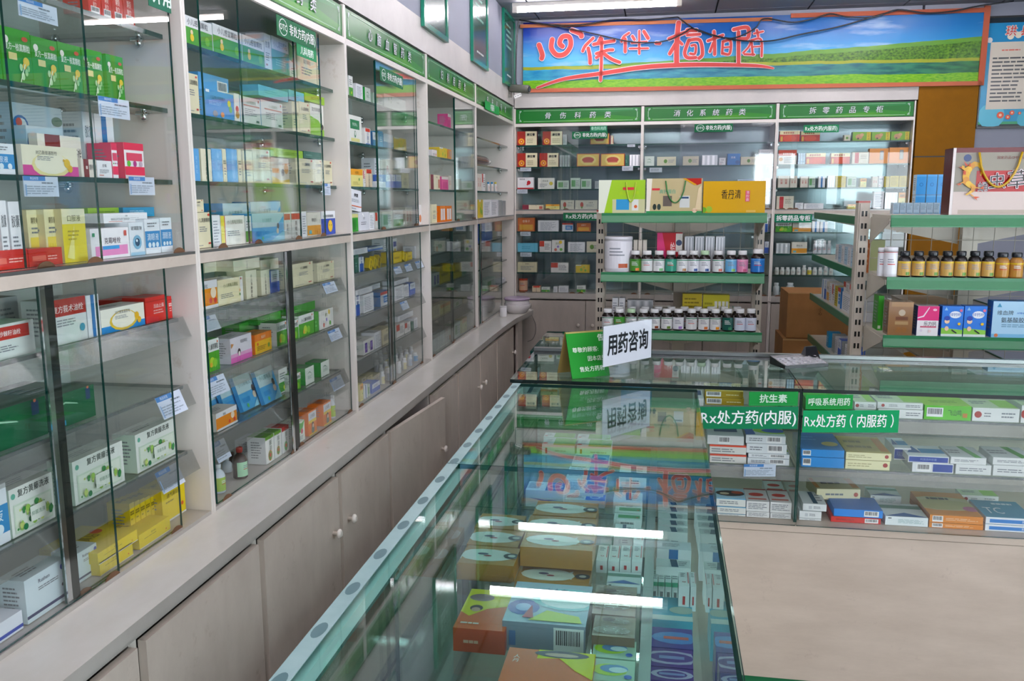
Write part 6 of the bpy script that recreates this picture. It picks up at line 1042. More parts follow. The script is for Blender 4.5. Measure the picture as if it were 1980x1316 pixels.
for i in range(6): flank(4.1+.08*i, 4.17+.08*i, fz[3], .09, ['bluehalf', 'whitetext', 'grey'][i % 3], f'small carton, {ONS[i]} along the lowest flank level of the rack', 'small cartons on the lowest flank')
flank(3.9, 3.99, fz[3], .06, 'redbox', 'orange-red carton at the lowest flank level by the post', None)
flank(4.66, 4.72, fz[3], .08, 'tealbox', 'blue-green carton at the far end of the lowest flank level', None)
# cardboard cartons on the floor behind
def cardboard(x0, x1, yt, yb, Y, d, label, z0=None):
    a, b = fit((0, Y, .8), (1, 0, 0), x0, x1); zt = slide(((a+b)/2, Y, 0), (0, 0, 1), py=yt); zb = z0 if z0 is not None else slide(((a+b)/2, Y, 0), (0, 0, 1), py=yb)
    m = MB(); w = b-a; h = zt-zb; m.box(0, w, 0, d, 0, h, mat='cardboard'); m.box(w*.0, w, -.0006, 0, h*.0, h*.02, '#8a5a2c', 'print')
    decals(m, [Rr(0, .985, 1, 1, '#c8a06a'), El(.48, .78, .03, '#2a1a12'), Vx('小心', .5, .6, .06, '#5a3a20')], (0, -.0006, 0), (1, 0, 0), (0, 0, 1), (0, -1, 0), w, h, 'print')
    tag(m.build('cardboard_carton', None, (a, Y, zb+.0005)), label, 'carton', 'cardboard cartons'); return zb, a, b
zb, a, b = cardboard(1522, 1650, 567, 655, 5.36, .35, 'brown cardboard carton, upper one of the stack behind the racks')
cardboard(1516, 1650, 656, 700, 5.35, .37, 'brown cardboard carton at the bottom of the stack behind the racks', z0=0.0)

# ---------------------------------------------------------------- banner, cable, poster, plaques
def bp(x, y, Y):   # picture point on the back-wall plane (local depth Y)
    o = BM @ Vector((0, Y, 0)); n = BM.to_3x3() @ Vector((0, 1, 0)); d = ray(x, y)
    P = CAM + d*((o-CAM).dot(n)/d.dot(n)); return BM.inverted() @ P
m_, N, Lk = newmat('banner_print'); b = N['Principled BSDF']; b.inputs['Roughness'].default_value = .3; b.inputs['Specular IOR Level'].default_value = .25
tc = N.new('ShaderNodeTexCoord'); sp = N.new('ShaderNodeSeparateXYZ'); Lk.new(tc.outputs['Object'], sp.inputs[0])
def nz(scale, stretch, det=5):
    mp = N.new('ShaderNodeMapping'); mp.inputs['Scale'].default_value = stretch; n = N.new('ShaderNodeTexNoise'); n.inputs['Scale'].default_value = scale; n.inputs['Detail'].default_value = det
    Lk.new(tc.outputs['Object'], mp.inputs[0]); Lk.new(mp.outputs[0], n.inputs['Vector']); return n.outputs['Fac']
def mth(op, a, b_=None, c=None):
    n = N.new('ShaderNodeMath'); n.operation = op
    for i, v in enumerate((a, b_, c)):
        if v is None: continue
        if isinstance(v, (int, float)): n.inputs[i].default_value = v
        else: Lk.new(v, n.inputs[i])
    return n.outputs[0]
def ramp(f, stops):
    n = N.new('ShaderNodeValToRGB'); e = n.color_ramp.elements
    while len(e) < len(stops): e.new(.5)
    for i, (p, c) in enumerate(stops): e[i].position = p; e[i].color = (*lin(c), 1)
    Lk.new(f, n.inputs[0]); return n.outputs[0]
def mixc(f, a, b_):
    n = N.new('ShaderNodeMix'); n.data_type = 'RGBA'
    for s, v in ((0, f), (6, a), (7, b_)):
        if isinstance(v, (int, float)): n.inputs[s].default_value = v
        elif isinstance(v, str): n.inputs[s].default_value = (*lin(v), 1)
        else: Lk.new(v, n.inputs[s])
    return n.outputs[2]
# local banner coordinates: x 0..2.88, z 0..0.44
hx = mth('DIVIDE', sp.outputs['X'], 2.88); zz = mth('DIVIDE', sp.outputs['Z'], .44)
wob = mth('MULTIPLY', mth('SUBTRACT', nz(5, (1, 1, 1)), .5), .05)
zz = mth('ADD', zz, wob)
sky = ramp(mth('SUBTRACT', zz, mth('MULTIPLY', hx, -.0)), [(.45, '#4aa4d0'), (.62, '#1f74ba'), (.8, '#0e3a98'), (1, '#0c1576')])
sky = mixc(mth('MULTIPLY', mth('SMOOTHSTEP', hx, .1, .9) if False else hx, .55), sky, '#1f86b8')
cl = ramp(nz(7, (.35, 1, 2.2), 8), [(.56, '#000000'), (.8, '#ffffff')])
sky = mixc(mth('MULTIPLY', cl, .75), sky, '#b8ccd8')
ridge = mth('ADD', mth('MULTIPLY', mth('POWER', hx, 1.5), .30), .33)
hill = mixc(ramp(nz(70, (1, 1, 1.3), 9), [(.3, '#000000'), (.7, '#ffffff')]), '#0a3e12', '#5f8e1c')
hill = mixc(ramp(nz(9, (1, 1, 1)), [(.5, '#000000'), (.7, '#8a8a8a')]), hill, '#2a7016')
far = mixc(nz(14, (.5, 1, 2)), '#6a9a30', '#3f7a26')
hill = mixc(mth('GREATER_THAN', zz, mth('SUBTRACT', ridge, .06)), hill, far)
col = mixc(mth('LESS_THAN', zz, ridge), sky, hill)
col = mixc(mth('LESS_THAN', zz, .335), col, mixc(nz(30, (1, 1, 3)), '#a09a26', '#769420'))
wat = mixc(ramp(nz(16, (.5, 1, 2.5), 7), [(.38, '#000000'), (.62, '#ffffff')]), mixc(hx, '#167aa8', '#124a2c'), mixc(hx, '#3a9cb8', '#2c7038'))
col = mixc(mth('LESS_THAN', zz, .29), col, wat)
col = mixc(mth('LESS_THAN', zz, .13), col, mixc(ramp(nz(60, (.6, 1, 2.0), 9), [(.3, '#000000'), (.7, '#ffffff')]), '#4a940e', '#80b41c'))
Lk.new(col, b.inputs['Base Color'])
t = thing('banner', 'wide landscape banner with salmon lettering stretched above the back cabinets', 'banner', (0, 0, 0))
Wb, Hb = 2.88, .44
m = MB(); nx, nz_ = 60, 10
def wave(x, z): return -.004*math.sin(x*5+z*9)*math.sin(x*2.1)-.003*math.sin(x*13-z*14)-.006
for i in range(nx):
    for j in range(nz_):
        q = [(Wb*(i+a)/nx, Hb*(j+c)/nz_) for a, c in ((0, 0), (1, 0), (1, 1), (0, 1))]
        m.face([(x, wave(x, z)*(1 if 0 < 1 else 0), z) for x, z in q], mat='banner_print', sm=True)
m.box(.0, Wb, .006, .010, 0, Hb, '#cfd4d8', 'print')
m.build('sheet', t)
m = MB()
m.box(-.005, Wb+.02, -.012, .0, -.022, .004, '#b8664a', 'print'); m.box(Wb-.005, Wb+.03, -.012, 0, -.022, Hb+.02, '#b05a40', 'print'); m.box(-.02, Wb*.56, -.013, -.0, Hb-.035, Hb-.012, '#b8704c', 'print'); m.box(Wb*.6, Wb+.01, -.013, 0, Hb-.02, Hb+.008, '#b05a40', 'print')
m.build('wood_batten', t)
PB = bp(1010, 172, -.05); PX = bp(1895, 158, -.05)
t.matrix_world = BM @ Matrix.Translation((PB.x, -.05+.03, PB.z+.0)) @ Matrix.Rotation(-math.atan2(PX.z-PB.z, PX.x-PB.x)*.9, 4, 'Y')
Wreal = PX.x-PB.x; t.scale = (Wreal/Wb, 1, 1)
IM = t.matrix_world.inverted()
def bl(x, y): p = IM @ (BM @ bp(x, y, -.05)); return p.x, p.z
m = MB()
def stroke(pts, wd, col, y):
    P = [Vector((*bl(*p), 0)) for p in pts]; P = [Vector((p.x, p.y)) for p in P]; n = len(P); L_, R_ = [], []
    for i, p in enumerate(P):
        tng = (P[min(i+1, n-1)]-P[max(i-1, 0)]).normalized(); nn = Vector((-tng.y, tng.x)); ww = wd(i/(n-1)) if callable(wd) else wd
        L_.append(p+nn*ww); R_.append(p-nn*ww)
    for i in range(n-1): m.face([(L_[i].x, y, L_[i].y), (R_[i].x, y, R_[i].y), (R_[i+1].x, y, R_[i+1].y), (L_[i+1].x, y, L_[i+1].y)][::-1], col, 'print')
    for E in ((L_[0], R_[0], P[0]), (L_[-1], R_[-1], P[-1])):
        r = (E[0]-E[1]).length/2; m.face([(E[2].x+r*math.cos(6.283*k/14), y-.0002, E[2].y+r*math.sin(6.283*k/14)) for k in range(14)], col, 'print')
def dense(pts, n=6):
    out = []
    for i in range(len(pts)-1):
        p0, p1, p2, p3 = pts[max(i-1, 0)], pts[i], pts[i+1], pts[min(i+2, len(pts)-1)]
        for k in range(n):
            s = k/n; out.append(tuple(.5*((2*p1[c])+(-p0[c]+p2[c])*s+(2*p0[c]-5*p1[c]+4*p2[c]-p3[c])*s*s+(-p0[c]+3*p1[c]-3*p2[c]+p3[c])*s**3) for c in (0, 1)))
    return out+[pts[-1]]
def Z(L): return [(980+x/3.87, y/3.87) for x, y in L]
brush = [ # (points in the crop, half width px)
 ([(238, 335), (262, 405), (258, 435)], 20), ([(335, 295), (330, 360), (370, 410), (430, 400), (470, 340), (460, 275), (410, 275), (390, 320), (410, 345)], 20), ([(480, 225), (540, 250), (550, 270)], 20),
 ([(635, 285), (580, 340), (560, 380)], 13), ([(600, 360), (612, 420), (614, 470)], 15), ([(690, 280), (670, 320)], 12), ([(640, 330), (720, 315), (790, 305)], 14), ([(660, 400), (740, 375), (780, 372)], 13), ([(700, 290), (697, 400), (695, 500), (690, 600)], 13), ([(700, 400), (660, 430)], 12), ([(715, 400), (770, 440), (830, 465)], 14),
 ([(900, 245), (860, 275), (845, 310)], 10), ([(872, 290), (872, 385)], 13), ([(925, 270), (940, 295)], 12), ([(1010, 235), (1040, 285)], 14), ([(975, 230), (975, 400)], 9), ([(920, 320), (1030, 310)], 8), ([(905, 362), (1040, 360)], 8),
 ([(1100, 320), (1125, 322)], 14), ([(1265, 170), (1255, 270), (1250, 380), (1250, 470)], 20), ([(1195, 290), (1260, 262), (1330, 235)], 15), ([(1240, 330), (1200, 400)], 15), ([(1270, 310), (1290, 330)], 12), ([(1330, 225), (1395, 225)], 16), ([(1330, 262), (1420, 255)], 12), ([(1340, 300), (1310, 390), (1330, 430), (1390, 430)], 14), ([(1340, 300), (1420, 300), (1440, 400), (1415, 435)], 14), ([(1360, 340), (1390, 340), (1385, 400), (1350, 400)], 10),
 ([(1525, 235), (1530, 330), (1530, 405)], 13), ([(1480, 305), (1590, 262)], 12), ([(1520, 320), (1495, 385)], 11), ([(1590, 310), (1585, 400)], 10), ([(1590, 312), (1645, 305), (1640, 400), (1590, 398)], 11), ([(1592, 355), (1640, 350)], 7),
 ([(1670, 220), (1770, 205), (1775, 280), (1720, 290)], 15), ([(1705, 240), (1705, 370), (1705, 480)], 15), ([(1840, 225), (1850, 270)], 10), ([(1820, 250), (1885, 235)], 8), ([(1800, 300), (1780, 350), (1740, 395)], 8), ([(1800, 300), (1810, 410)], 9), ([(1800, 300), (1870, 295), (1875, 420)], 9), ([(1810, 350), (1868, 345)], 6), ([(1750, 405), (1820, 408)], 9)]
swoosh = dense(Z([(225, 655), (420, 590), (700, 548), (1000, 502), (1300, 484), (1600, 484), (1850, 492), (1960, 510)]))
for lay, (grow, c, y) in enumerate(((4.5, '#e6d6dc', -.022), (0, '#c24c48', -.0235))):
    stroke(swoosh, lambda s, g=grow: ((16+g)*math.sin(PI*(.12+.8*s))**.7)/3.87*Wreal/880*1.02+.0002, c, y)
    for pts, wd in brush: stroke(dense(Z(pts)), ((wd+grow)/3.87)*Wreal/880*.92, c, y)
m.build('lettering', t)
# cable slung across the banner
def hang(L, Y=-.075): return [BM @ bp(x, y, Y) for x, y in dense(L)]
m = MB()
for L in ([(1012, 176), (999, 165), (998, 120), (1000, 70), (1003, 42), (1012, 40), (1058, 47), (1120, 48), (1190, 38), (1250, 38), (1311, 33)], [(1058, 47), (1100, 55), (1160, 68), (1215, 80), (1265, 82), (1300, 75), (1325, 62), (1340, 55), (1380, 68), (1430, 78), (1490, 79), (1550, 66), (1620, 52), (1690, 32), (1736, 19)], [(1311, 33), (1345, 57), (1395, 72), (1425, 72), (1460, 55), (1478, 36), (1530, 43), (1570, 37), (1605, 27), (1640, 33), (1690, 33), (1736, 19), (1790, 25), (1840, 22), (1890, 12), (1960, 2)]):
    m.tube(hang(L), .0045, 6, '#14171c', 'plastic')
tag(m.build('cable'), 'black cable drooping in loops across the landscape banner', 'cable')
# poster on the wall beyond the banner
p0 = at_y(1888, 245, 6.12); p1 = at_y(1900, 36, 6.12)
t = thing('poster', 'blue framed poster with beige text panels, cut by the frame, beside the banner', 'poster', (p0.x+.006, 6.134, p0.z)); hp = p1.z-p0.z; wp = 1.5
m = MB(); m.box(0, wp, -.016, 0, 0, hp, '#2a96c0', 'gloss')
dec = [Rr(0, .955, 1, 1, '#1c2a34'), Rr(0, 0, 1, .02, '#1f2a2e'), Rr(0, .02, 1, .045, '#3a9a6a'), Pg([(0, .78), (1, .8), (1, .955), (0, .955)], '#1f84b8'), El(.05, .1, .12, '#5ab8d0', 1), El(.2, .06, .09, '#4ab0c8', 1.2), El(.4, .08, .1, '#6ac0d4', 1.5), El(.02, .8, .025, '#d8dcd8'), El(.1, .83, .03, '#e4dcc8'), El(.13, .84, .03, '#e4dcc8')]
for k in range(5):
    u = .025+.195*k; dec += [Rr(u, .16, u+.17, .78, '#cfc8b8'), Ln(u+.045, .69, u+.13, .72, 1, '#c86a5a'), Ln(u+.012, .22, u+.16, .65, 12, '#4a4e50')]
for u, v, r in ((.085, .105, .032), (.115, .085, .022), (.13, .125, .022), (.16, .12, .014), (.5, .1, .03), (.56, .12, .02)): dec += [El(u, v, r, '#d8583a'), El(u, v, r*.4, '#f0c8a8')]
decals(m, dec, (0, -.016, 0), (1, 0, 0), (0, 0, 1), (0, -1, 0), wp, hp, 'gloss')
for k, ch in enumerate('珙县'): 
    for bo, c, y in ((.06, '#e8e0d8', -.0235), (.01, '#c83a34', -.0243)): m.text(ch, (.15+.085*k, y, hp*.875), (1, 0, 0), (.1, 0, 1), hp*.10, c, 'gloss', bold=bo)
m.build('panel', t)
m = MB(); m.box(-.008, 0, -.018, 0, -.004, hp+.004, '#2a3236', 'plastic'); m.box(-.008, wp, -.02, 0, -.012, 0, '#1a1e20', 'plastic'); m.box(-.008, wp, -.02, 0, hp, hp+.012, '#1a1e20', 'plastic'); m.build('frame', t)
# green framed plaques leaning on the side wall
for i, (y0, y1) in enumerate(((3.752, 4.176), (4.724, 5.136), (5.655, 6.075))):
    t = thing('wall_plaque', ['glossy dark green wall plaque above the header 心脑血管药类', 'glossy green wall plaque with slanted text lines, second of three', 'glossy green wall plaque beside the landscape banner'][i], 'plaque', (XF+.002, y0, 2.232), PI/2, 'glossy plaques above the side cabinets')
    w = y1-y0; h = CEIL-.004-2.232; f = .022
    m = MB(); m.box(0, f, -.016, 0, 0, h, '#1f7a62', 'gloss'); m.box(w-f, w, -.016, 0, 0, h, '#1f7a62', 'gloss'); m.box(f, w-f, -.016, 0, 0, f, '#1f7a62', 'gloss'); m.box(f, w-f, -.016, 0, h-f, h, '#1f7a62', 'gloss'); m.build('frame', t)
    m = MB(); m.box(f, w-f, -.010, -.001, f, h-f, '#16503c', 'gloss'); decals(m, [Ln(.2, .5, .8, .9, 5, '#7aa898'), Ln(.25, .08, .75, .14, 1, '#c8d8d0')], (f, -.010, f), (1, 0, 0), (0, 0, 1), (0, -1, 0), w-2*f, h-2*f, 'gloss'); m.build('panel', t)
# security camera in the corner
p = at_y(1012, 172, 5.85)
t = thing('security_camera', 'grey bullet security camera in the corner below the banner end', 'camera', p, 0)
t.rotation_euler = (Matrix.Rotation(-.35, 3, 'Z') @ Matrix.Rotation(.12, 3, 'Y')).to_euler()
m = MB(); m.lathe([(.024, -.10, '#6a6a62', 'plastic'), (.027, -.095, '#6a6a62', 'plastic'), (.027, .04, '#6a6a62', 'plastic'), (.024, .045, '#55564f', 'plastic')], 20, (0, 0, 0), 'x'); m.build('housing', t)
m = MB(); m.lathe([(.018, .0455, '#2a2c2c', 'gloss'), (.014, .047, '#121416', 'gloss'), (.006, .048, '#3a4450', 'gloss')], 16, (0, 0, 0), 'x'); m.build('lens', t)
m = MB(); m.box(-.12, -.09, -.010, .010, -.045, -.01, '#7a7a72', 'plastic'); m.box(-.135, -.09, -.014, .014, -.06, -.04, '#8a8a84', 'plastic'); m.build('mount', t)
q = at_y(1001, 185, 5.84); m = MB(); m.box(-.025, .025, -.003, 0, -.011, .011, '#e8e8e4', 'plastic'); decals(m, [El(.2, .5, .12, '#33383a'), El(.45, .5, .08, '#33383a'), El(.6, .5, .12, '#33383a'), El(.85, .5, .12, '#33383a')], (-.025, -.003, -.011), (1, 0, 0), (0, 0, 1), (0, -1, 0), .05, .022, 'plastic')
o = m.build('cable_tag', t); o.matrix_parent_inverse = t.matrix_basis.inverted(); o.location = q; o.rotation_euler = (0, -.35, 0)

# ---------------------------------------------------------------- stickers, price tags, signs
def sheet(name, P, R, U, w, h, col, dec, label, cat, group=None, mat='print', th=.0012, texts=()):
    """thin board whose face centre is P, with right R and up U"""
    R, U = Vector(R).normalized(), Vector(U).normalized(); Nn = R.cross(U); m = MB(); P = Vector(P)
    c = [R*(-w/2)+U*(-h/2), R*(w/2)+U*(-h/2), R*(w/2)+U*(h/2), R*(-w/2)+U*(h/2)]
    m.hexa([q-Nn*th for q in (c[0], c[1])]+[c[1], c[0]]+[q-Nn*th for q in (c[3], c[2])]+[c[2], c[3]], col, mat)
    decals(m, dec, c[0], R, U, Nn, w, h, mat)
    o = m.build(name, None, P); return tag(o, label, cat, group)
YX = (0, 1, 0); ZU = (0, 0, 1)
def side_sheet(name, x0, x1, yt, yb, X, col, dec, label, cat, group=None, up=ZU, mat='print'):
    a = at_x(x0, (yt+yb)/2, X); b = at_x(x1, (yt+yb)/2, X); xm = (x0+x1)/2; t0, t1 = at_x(xm, yt, X).z, at_x(xm, yb, X).z
    return sheet(name, (X, (a.y+b.y)/2, (t0+t1)/2), YX, up, b.y-a.y, t0-t1, col, dec, label, cat, group, mat)
TAGD = [Rr(0, .78, .62, 1, '#4a86c8'), Tx('商品标签', .3, .89, .15, '#e8eef8', .5), Ln(.5, .6, .95, .76, 1, '#7a8490'), Ln(.06, .1, .94, .56, 4, '#9aa6b4'), Rr(.03, .05, .06, .6, '#8ab0d8')]
for x0, x1, yt, yb, lb in ((36, 110, 4, 40, 'under the top shelf of the near-end cabinet'), (191, 250, 190, 228, 'under the green cartons of the near-end cabinet'), (46, 113, 341, 380, 'under the bear carton in the near-end cabinet'), (250, 299, 342, 377, 'under the red and white carton of the near-end cabinet'), (624, 639, 355, 377, 'at the far end of the second cabinet\'s third shelf')):
    side_sheet('price_tag', x0, x1, yt, yb, -1.0975, '#cfd9e8', TAGD, f'blue-white price tag {lb}', 'price tag', 'price tags on shelf edges')
sl = Vector((.019, 0, -.046)).normalized()
for x0, x1, yt, yb, lb in ((308, 356, 759, 803, 'on the middle sloped strip of the near-end cabinet'), (307, 351, 902, 945, 'on the lower sloped strip of the near-end cabinet'), (627, 650, 545, 566, 'at the far end of the second cabinet\'s upper strip'), (389, 422, 610, 640, 'at the near end of the second cabinet\'s upper strip'), (637, 659, 636, 657, 'at the far end of the second cabinet\'s middle strip'), (401, 439, 727, 763, 'at the near end of the second cabinet\'s middle strip'), (641, 663, 728, 752, 'at the far end of the second cabinet\'s lower strip'), (415, 441, 851, 890, 'at the near end of the second cabinet\'s lower strip'),
    (763, 776, 515, 529, 'nearest the metal strip on the third cabinet\'s upper strip'), (784, 796, 510, 524, 'in the middle of the third cabinet\'s upper strip'), (805, 817, 504, 518, 'by the post on the third cabinet\'s upper strip'), (776, 789, 582, 598, 'on the third cabinet\'s middle strip')):
    side_sheet('price_tag', x0, x1, yt, yb, XF-.028, '#cfd9e8', TAGD, f'blue-white price tag {lb}', 'price tag', 'price tags on sloped strips', up=-sl)
GRN = '#14663f'
OTC = [El(.15, .5, .42, '#dfe8e4', 1.2), El(.15, .5, .38, GRN, 1.2), Tx('OTC', .15, .5, .42, '#eef4f0', .24, .01), Tx('非处方药(内服)', .63, .5, .6, '#f2f6f4', .68, .012)]
def side_sign(x0, x1, y, H, dec, col, label, X=-1.046, name='sign'):
    a = at_x(x0, y[0], X); b = at_x(x1, y[1], X); h = H
    return sheet(name, (X, (a.y+b.y)/2, (a.z+b.z)/2), YX, (0, 0, 1), b.y-a.y, h, col, dec, label, 'sign', 'green stick-on signs', 'print')
side_sign(535, 611, (47, 81), .054, OTC, GRN, 'dark green OTC sign stuck on the second cabinet\'s upper glass')
side_sign(574, 612, (92, 112), .034, [Tx('儿科用药', .5, .5, .7, '#dff0e6', .9, .03)], '#1f8a55', 'green sign reading 儿科用药 below the OTC sign')
side_sign(735, 779, (140, 162), .050, OTC, GRN, 'dark green OTC sign on the third cabinet\'s upper glass')
side_sign(938, 965, (200, 217), .05, [Tx('内服药', .5, .5, .8, '#dff0e6', .9, .03)], '#1f9a4a', 'green sign hung below the corner cabinet header')
side_sign(286, 330, (-18, 6), .05, [Tx('外用', .6, .5, .7, '#dff0e6', .9, .03)], '#1f6a50', 'green sign at the top of the near-end cabinet, mostly cut off')
def back_sign(x0, x1, yt, yb, dec, col, label, Y=-.008, dy=0):
    a = bp(x0, (yt+yb)/2, Y); b = bp(x1, (yt+yb)/2, Y); t0, t1 = bp((x0+x1)/2, yt, Y).z, bp((x0+x1)/2, yb, Y).z
    P = BM @ Vector(((a.x+b.x)/2, Y, (t0+t1)/2)); R = BM.to_3x3() @ Vector((1, 0, 0))
    return sheet('sign', P, R, ZU, b.x-a.x, t0-t1, col, dec, label, 'sign', 'green stick-on signs')
RX = [Tx('Rx处方药(内服)', .5, .5, .66, '#f2f6f4', .92, .012)]
back_sign(1106, 1175, 254, 268, OTC, GRN, 'green OTC sign on the glass of the 骨伤科药类 cabinet')
back_sign(1141, 1174, 243, 253.5, [Tx('骨伤科用药', .5, .5, .7, '#a8d8c0', .9, .02)], '#1f7a55', 'small green sign just above the OTC sign on the back cabinet')
back_sign(1343, 1417, 239, 255, OTC, GRN, 'green OTC sign on the glass of the 消化系统药类 cabinet')
back_sign(1554, 1622, 241, 256, [Tx('Rx处方药(内服药)', .5, .5, .66, '#e4f0ea', .92, .02)], '#1f8050', 'green Rx sign on the upper glass of the 拆零药品专柜 cabinet')
back_sign(1089, 1166, 411, 426, RX, GRN, 'dark green Rx sign on the lower glass of the first back cabinet')
back_sign(1498, 1570, 414, 430, [Tx('拆零药品专柜', .5, .5, .7, '#f2f6f4', .92, .03)], '#117a55', 'green sign reading 拆零药品专柜 on the lower glass')
for x0, x1, yt, yb, lb in ((1213, 1228, 279, 284, 'under the top shelf of the first back cabinet'), (1006, 1027, 324, 331, 'under the second shelf of the first back cabinet'), (1203, 1224, 321, 330, 'beside the post on the first back cabinet\'s second shelf'), (1000, 1020, 366, 374, 'under the third shelf of the first back cabinet'), (1256, 1280, 324, 333, 'on the second shelf of the second back cabinet'), (1006, 1026, 448, 456, 'under the orange carton of the first back cabinet'), (1006, 1028, 488, 496, 'under the aqua pack of the first back cabinet')):
    o = back_sign(x0, x1, yt, yb, [Ln(.1, .2, .9, .8, 2, '#7a8690')], '#c4ccd4', f'small pale price tag {lb}', Y=.026); o.name = 'price_tag'; o['category'] = 'price tag'; o['group'] = 'price tags in the back cabinets'
def front_sign(x0, x1, yt, yb, dec, col, label, Y=CY0-.0015, pts=None):
    a = at_y(x0, (yt+yb)/2, Y); b = at_y(x1, (yt+yb)/2, Y); t0, t1 = at_y((x0+x1)/2, yt, Y).z, at_y((x0+x1)/2, yb, Y).z
    return sheet('sign', ((a.x+b.x)/2, Y, (t0+t1)/2), (1, 0, (b.z-a.z)/(b.x-a.x)), ZU, b.x-a.x, t0-t1, col, dec, label, 'sign', 'green signs on the cross counter', 'print')
front_sign(1352, 1543, 786, 829, [Tx('Rx处方药(内服)', .5, .5, .66, '#f4f6f6', .97, .014)], '#0d7a4e', 'green sign reading Rx处方药(内服) on the counter front')
front_sign(1552, 1738, 793, 836, [Tx('Rx处方药（内服药）', .5, .5, .62, '#f4f6f6', .97, .014)], '#0f9a5c', 'green sign reading Rx处方药（内服药） on the counter front')
front_sign(1448, 1543, 757, 784.5, [Tx('抗生素', .5, .5, .62, '#cfe6d4', .8, .02), Pg([(0, 0), (.02, .5), (0, 1), (-.001, 1), (-.001, 0)], '#0f7a34'), Rr(.04, .08, .96, .1, '#3aa45a')], '#1a8f3e', 'green ribbon sign reading 抗生素 on the counter front')
front_sign(1558, 1649, 763, 791, [Tx('呼吸系统用药', .5, .5, .55, '#cfe6d4', .9, .02)], '#1a8f3e', 'green ribbon sign reading 呼吸系统用药 on the counter front')
front_sign(1438, 1500, 897, 921, TAGD, '#cfd9e8', 'blue-white price tag hanging on the counter\'s middle shelf strip', Y=CY0+.026).name = 'price_tag'
# A-frame notice, acrylic card stand, calculator on the cross counter
rotA = math.radians(33)
t = thing('a_frame_notice', 'green folded A-frame notice standing on the cross counter behind the white card', 'sign', (-.228, 2.523, CZ+.0008), rotA)
w, hh, s = .125, .130, .05
def leaf(y0, col, mat, dec=None, name='front_board'):
    m = MB(); sg = -1 if y0 < 0 else 1
    P = [(-w/2, y0, 0), (w/2, y0, 0), (w/2, y0-sg*.004, 0), (-w/2, y0-sg*.004, 0), (-w/2, sg*.003, hh), (w/2, sg*.003, hh), (w/2, -sg*.001+sg*.002, hh), (-w/2, -sg*.001+sg*.002, hh)]
    if sg > 0: P = [P[3], P[2], P[1], P[0], P[7], P[6], P[5], P[4]]
    m.hexa(P, col, mat)
    if dec:
        U = Vector((0, .003*sg-y0, hh)); L_ = U.length; U.normalize(); Nn = Vector((1, 0, 0)).cross(U)
        decals(m, dec, (-w/2, y0, 0), (1, 0, 0), U, Nn, w, L_, 'print')
    return m.build(name, t)
leaf(-s, '#1f8f2c', 'print', [Rr(0, .97, 1, 1, '#b0a060'), Tx('告', .9, .84, .16, '#eef6ea', .3, .02), Tx('尊敬的顾客:', .45, .6, .12, '#eef6ea', .72, .012), Tx('因本店处', .72, .4, .12, '#eef6ea', .5, .012), Tx('售处方药和', .55, .18, .12, '#eef6ea', .8, .012)])
leaf(s, '#b99a5a', 'print', None, 'back_board')
d2 = Vector((.133, .18, 0)).normalized(); rotC = math.atan2(d2.y, d2.x)
t = thing('card_stand', 'clear acrylic stand holding a white card reading 用药咨询', 'sign', (-.098, 2.535, CZ+.0008), rotC)
m = MB(); w = .225; h = .118; lean = -.02
def P_(u, v, off=0): return (-w/2+u*w, -.01-off+(v*lean*-1)*.0+.03*v*0, .038+v*h)
m.box(-w/2-.004, w/2+.004, -.004, -.001, .036, .036+h+.006, mat='acrylic'); m.box(-w/2-.004, w/2+.004, .002, .005, .036, .036+h+.006, mat='acrylic')
m.hexa([(-w/2-.004, -.040, 0), (w/2+.004, -.040, 0), (w/2+.004, -.037, 0), (-w/2-.004, -.037, 0), (-w/2-.004, -.004, .036), (w/2+.004, -.004, .036), (w/2+.004, -.001, .036), (-w/2-.004, -.001, .036)], mat='acrylic')
m.hexa([(-w/2-.004, .022, 0), (w/2+.004, .022, 0), (w/2+.004, .025, 0), (-w/2-.004, .025, 0), (-w/2-.004, .002, .036), (w/2+.004, .002, .036), (w/2+.004, .005, .036), (-w/2-.004, .005, .036)], mat='acrylic')
m.build('acrylic_holder', t)
m = MB(); m.box(-w/2, w/2, -.0006, .0006, .038, .038+h, '#eceaf4', 'print'); decals(m, [Tx('用药咨询', .5, .5, .56, '#15151c', .86, .025)], (-w/2, -.0006, .038), (1, 0, 0), (0, 0, 1), (0, -1, 0), w, h, 'print'); m.build('card', t)
c0 = at_z(1520, 716, CZ)
t = thing('calculator', 'black calculator with grey keys lying tilted on the cross counter', 'calculator', (.425, 2.765, CZ+.001), math.radians(24))
m = MB(); m.hexa([(-.075, -.045, 0), (.075, -.045, 0), (.075, .045, 0), (-.075, .045, 0), (-.075, -.045, .010), (.075, -.045, .010), (.075, .045, .026), (-.075, .045, .026)], '#17181c', 'plastic'); m.hexa([(.035, .02, .02), (.075, .0, .018), (.075, .045, .026), (.035, .045, .026), (.055, .05, .047), (.085, .04, .05), (.085, .052, .05), (.055, .058, .047)], '#17181c', 'plastic'); m.build('body', t)
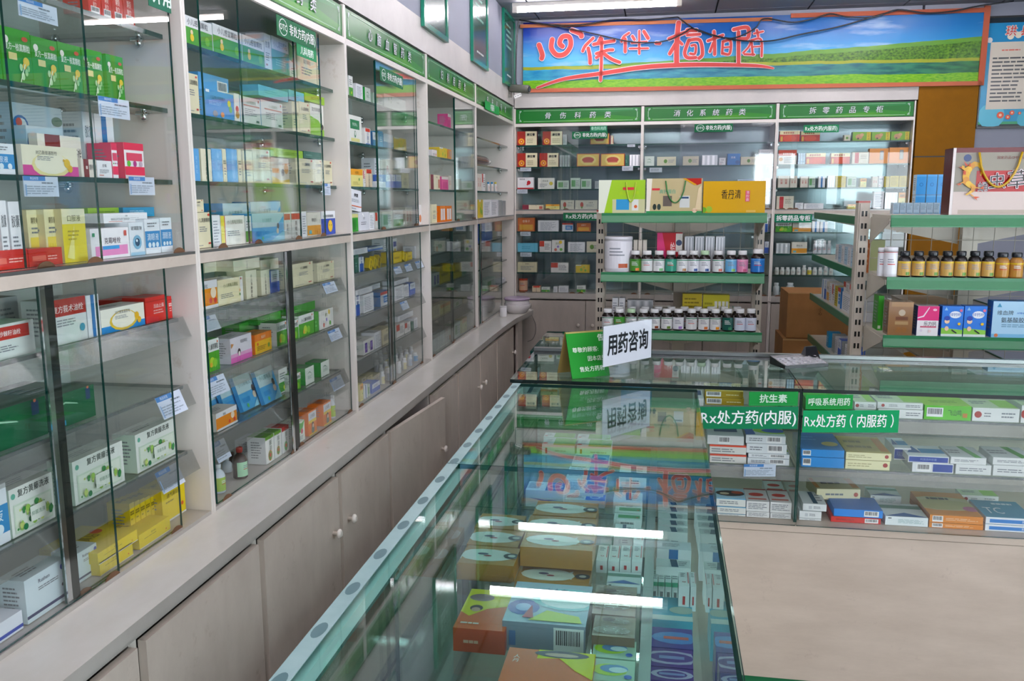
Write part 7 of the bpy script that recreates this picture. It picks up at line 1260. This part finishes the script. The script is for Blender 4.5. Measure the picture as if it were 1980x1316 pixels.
up = Vector((0, .09, .016)).normalized(); m = MB(); decals(m, [Rr(.03, .04, .97, .74, '#8a8c92')]+[El(.1+.135*i, .12+.16*j, .045, '#3a3c42', 1.2) for i in range(7) for j in range(4)], (-.075, -.045, .010), (1, 0, 0), up, Vector((1, 0, 0)).cross(up), .15, .0915, 'plastic'); m.build('keypad', t)
# bowl and cup on the ledge end, wire from the base cabinet
t = thing('plastic_tub', 'white plastic tub with mauve lid on the end of the ledge', 'tub', (-.945, 5.56, .7535))
m = MB(); m.lathe([(.062, 0, '#d8d4d4', 'plastic'), (.082, .03, '#d8d4d4', 'plastic'), (.086, .06, '#e0dcdc', 'plastic'), (.082, .064, '#c8c2c4', 'plastic'), (.080, .07, '#dcd8d8', 'plastic'), (.080, .088, '#dcd8d8', 'plastic')], 28); m.build('bowl', t)
m = MB(); m.lathe([(.085, .088, '#a892b0', 'plastic'), (.087, .096, '#a892b0', 'plastic'), (.08, .103, '#b4a2ba', 'plastic')], 28); m.build('lid', t)
t = bottle((-1.0, 5.36, .7535), .022, .068, '#e4e4e4', '#eaeaea', None, 'small white cup-like bottle beside the mauve-lidded tub', None, kind='tin', name='cup')
m = MB(); m.tube([BM @ bp(x, y, -.03) for x, y in dense([(1023, 600), (1034, 622), (1036, 640), (1030, 655), (1020, 660)])], .0018, 6, '#5a5c5e', 'plastic'); tag(m.build('wire'), 'thin grey wire looping beside the base cabinet doors', 'wire')
# small glass case behind the counter corner
t = thing('display_case', 'small low glass case with cartons behind the corner of the counters', 'display case', (0, 0, 0))
m = MB(); m.box(-.46, -.30, 2.98, 3.45, .0, .72, mat='panel_pink'); m.build('base', t)
bx(-.46, -.30, 2.98, 3.45, .955, .963, mat='glass_top', thin='z').build('top_glass', t); bx(-.46, -.30, 2.981, 2.986, .722, .954, mat='glass', thin='y').build('front_glass', t); bx(-.305, -.30, 2.987, 3.45, .722, .954, mat='glass', thin='x').build('side_glass', t); bx(-.46, -.455, 2.987, 3.45, .722, .954, mat='glass', thin='x').build('side_glass', t)
for i, kk in enumerate(('whitetext', 'orangejar', 'beigetext')): carton((-.427+.047*i, 3.05, .7205), 0, .043, .06, .16, kk, ['pale carton in the small glass case', 'orange carton in the small glass case', 'beige carton in the small glass case'][i], 'cartons in the small glass case')
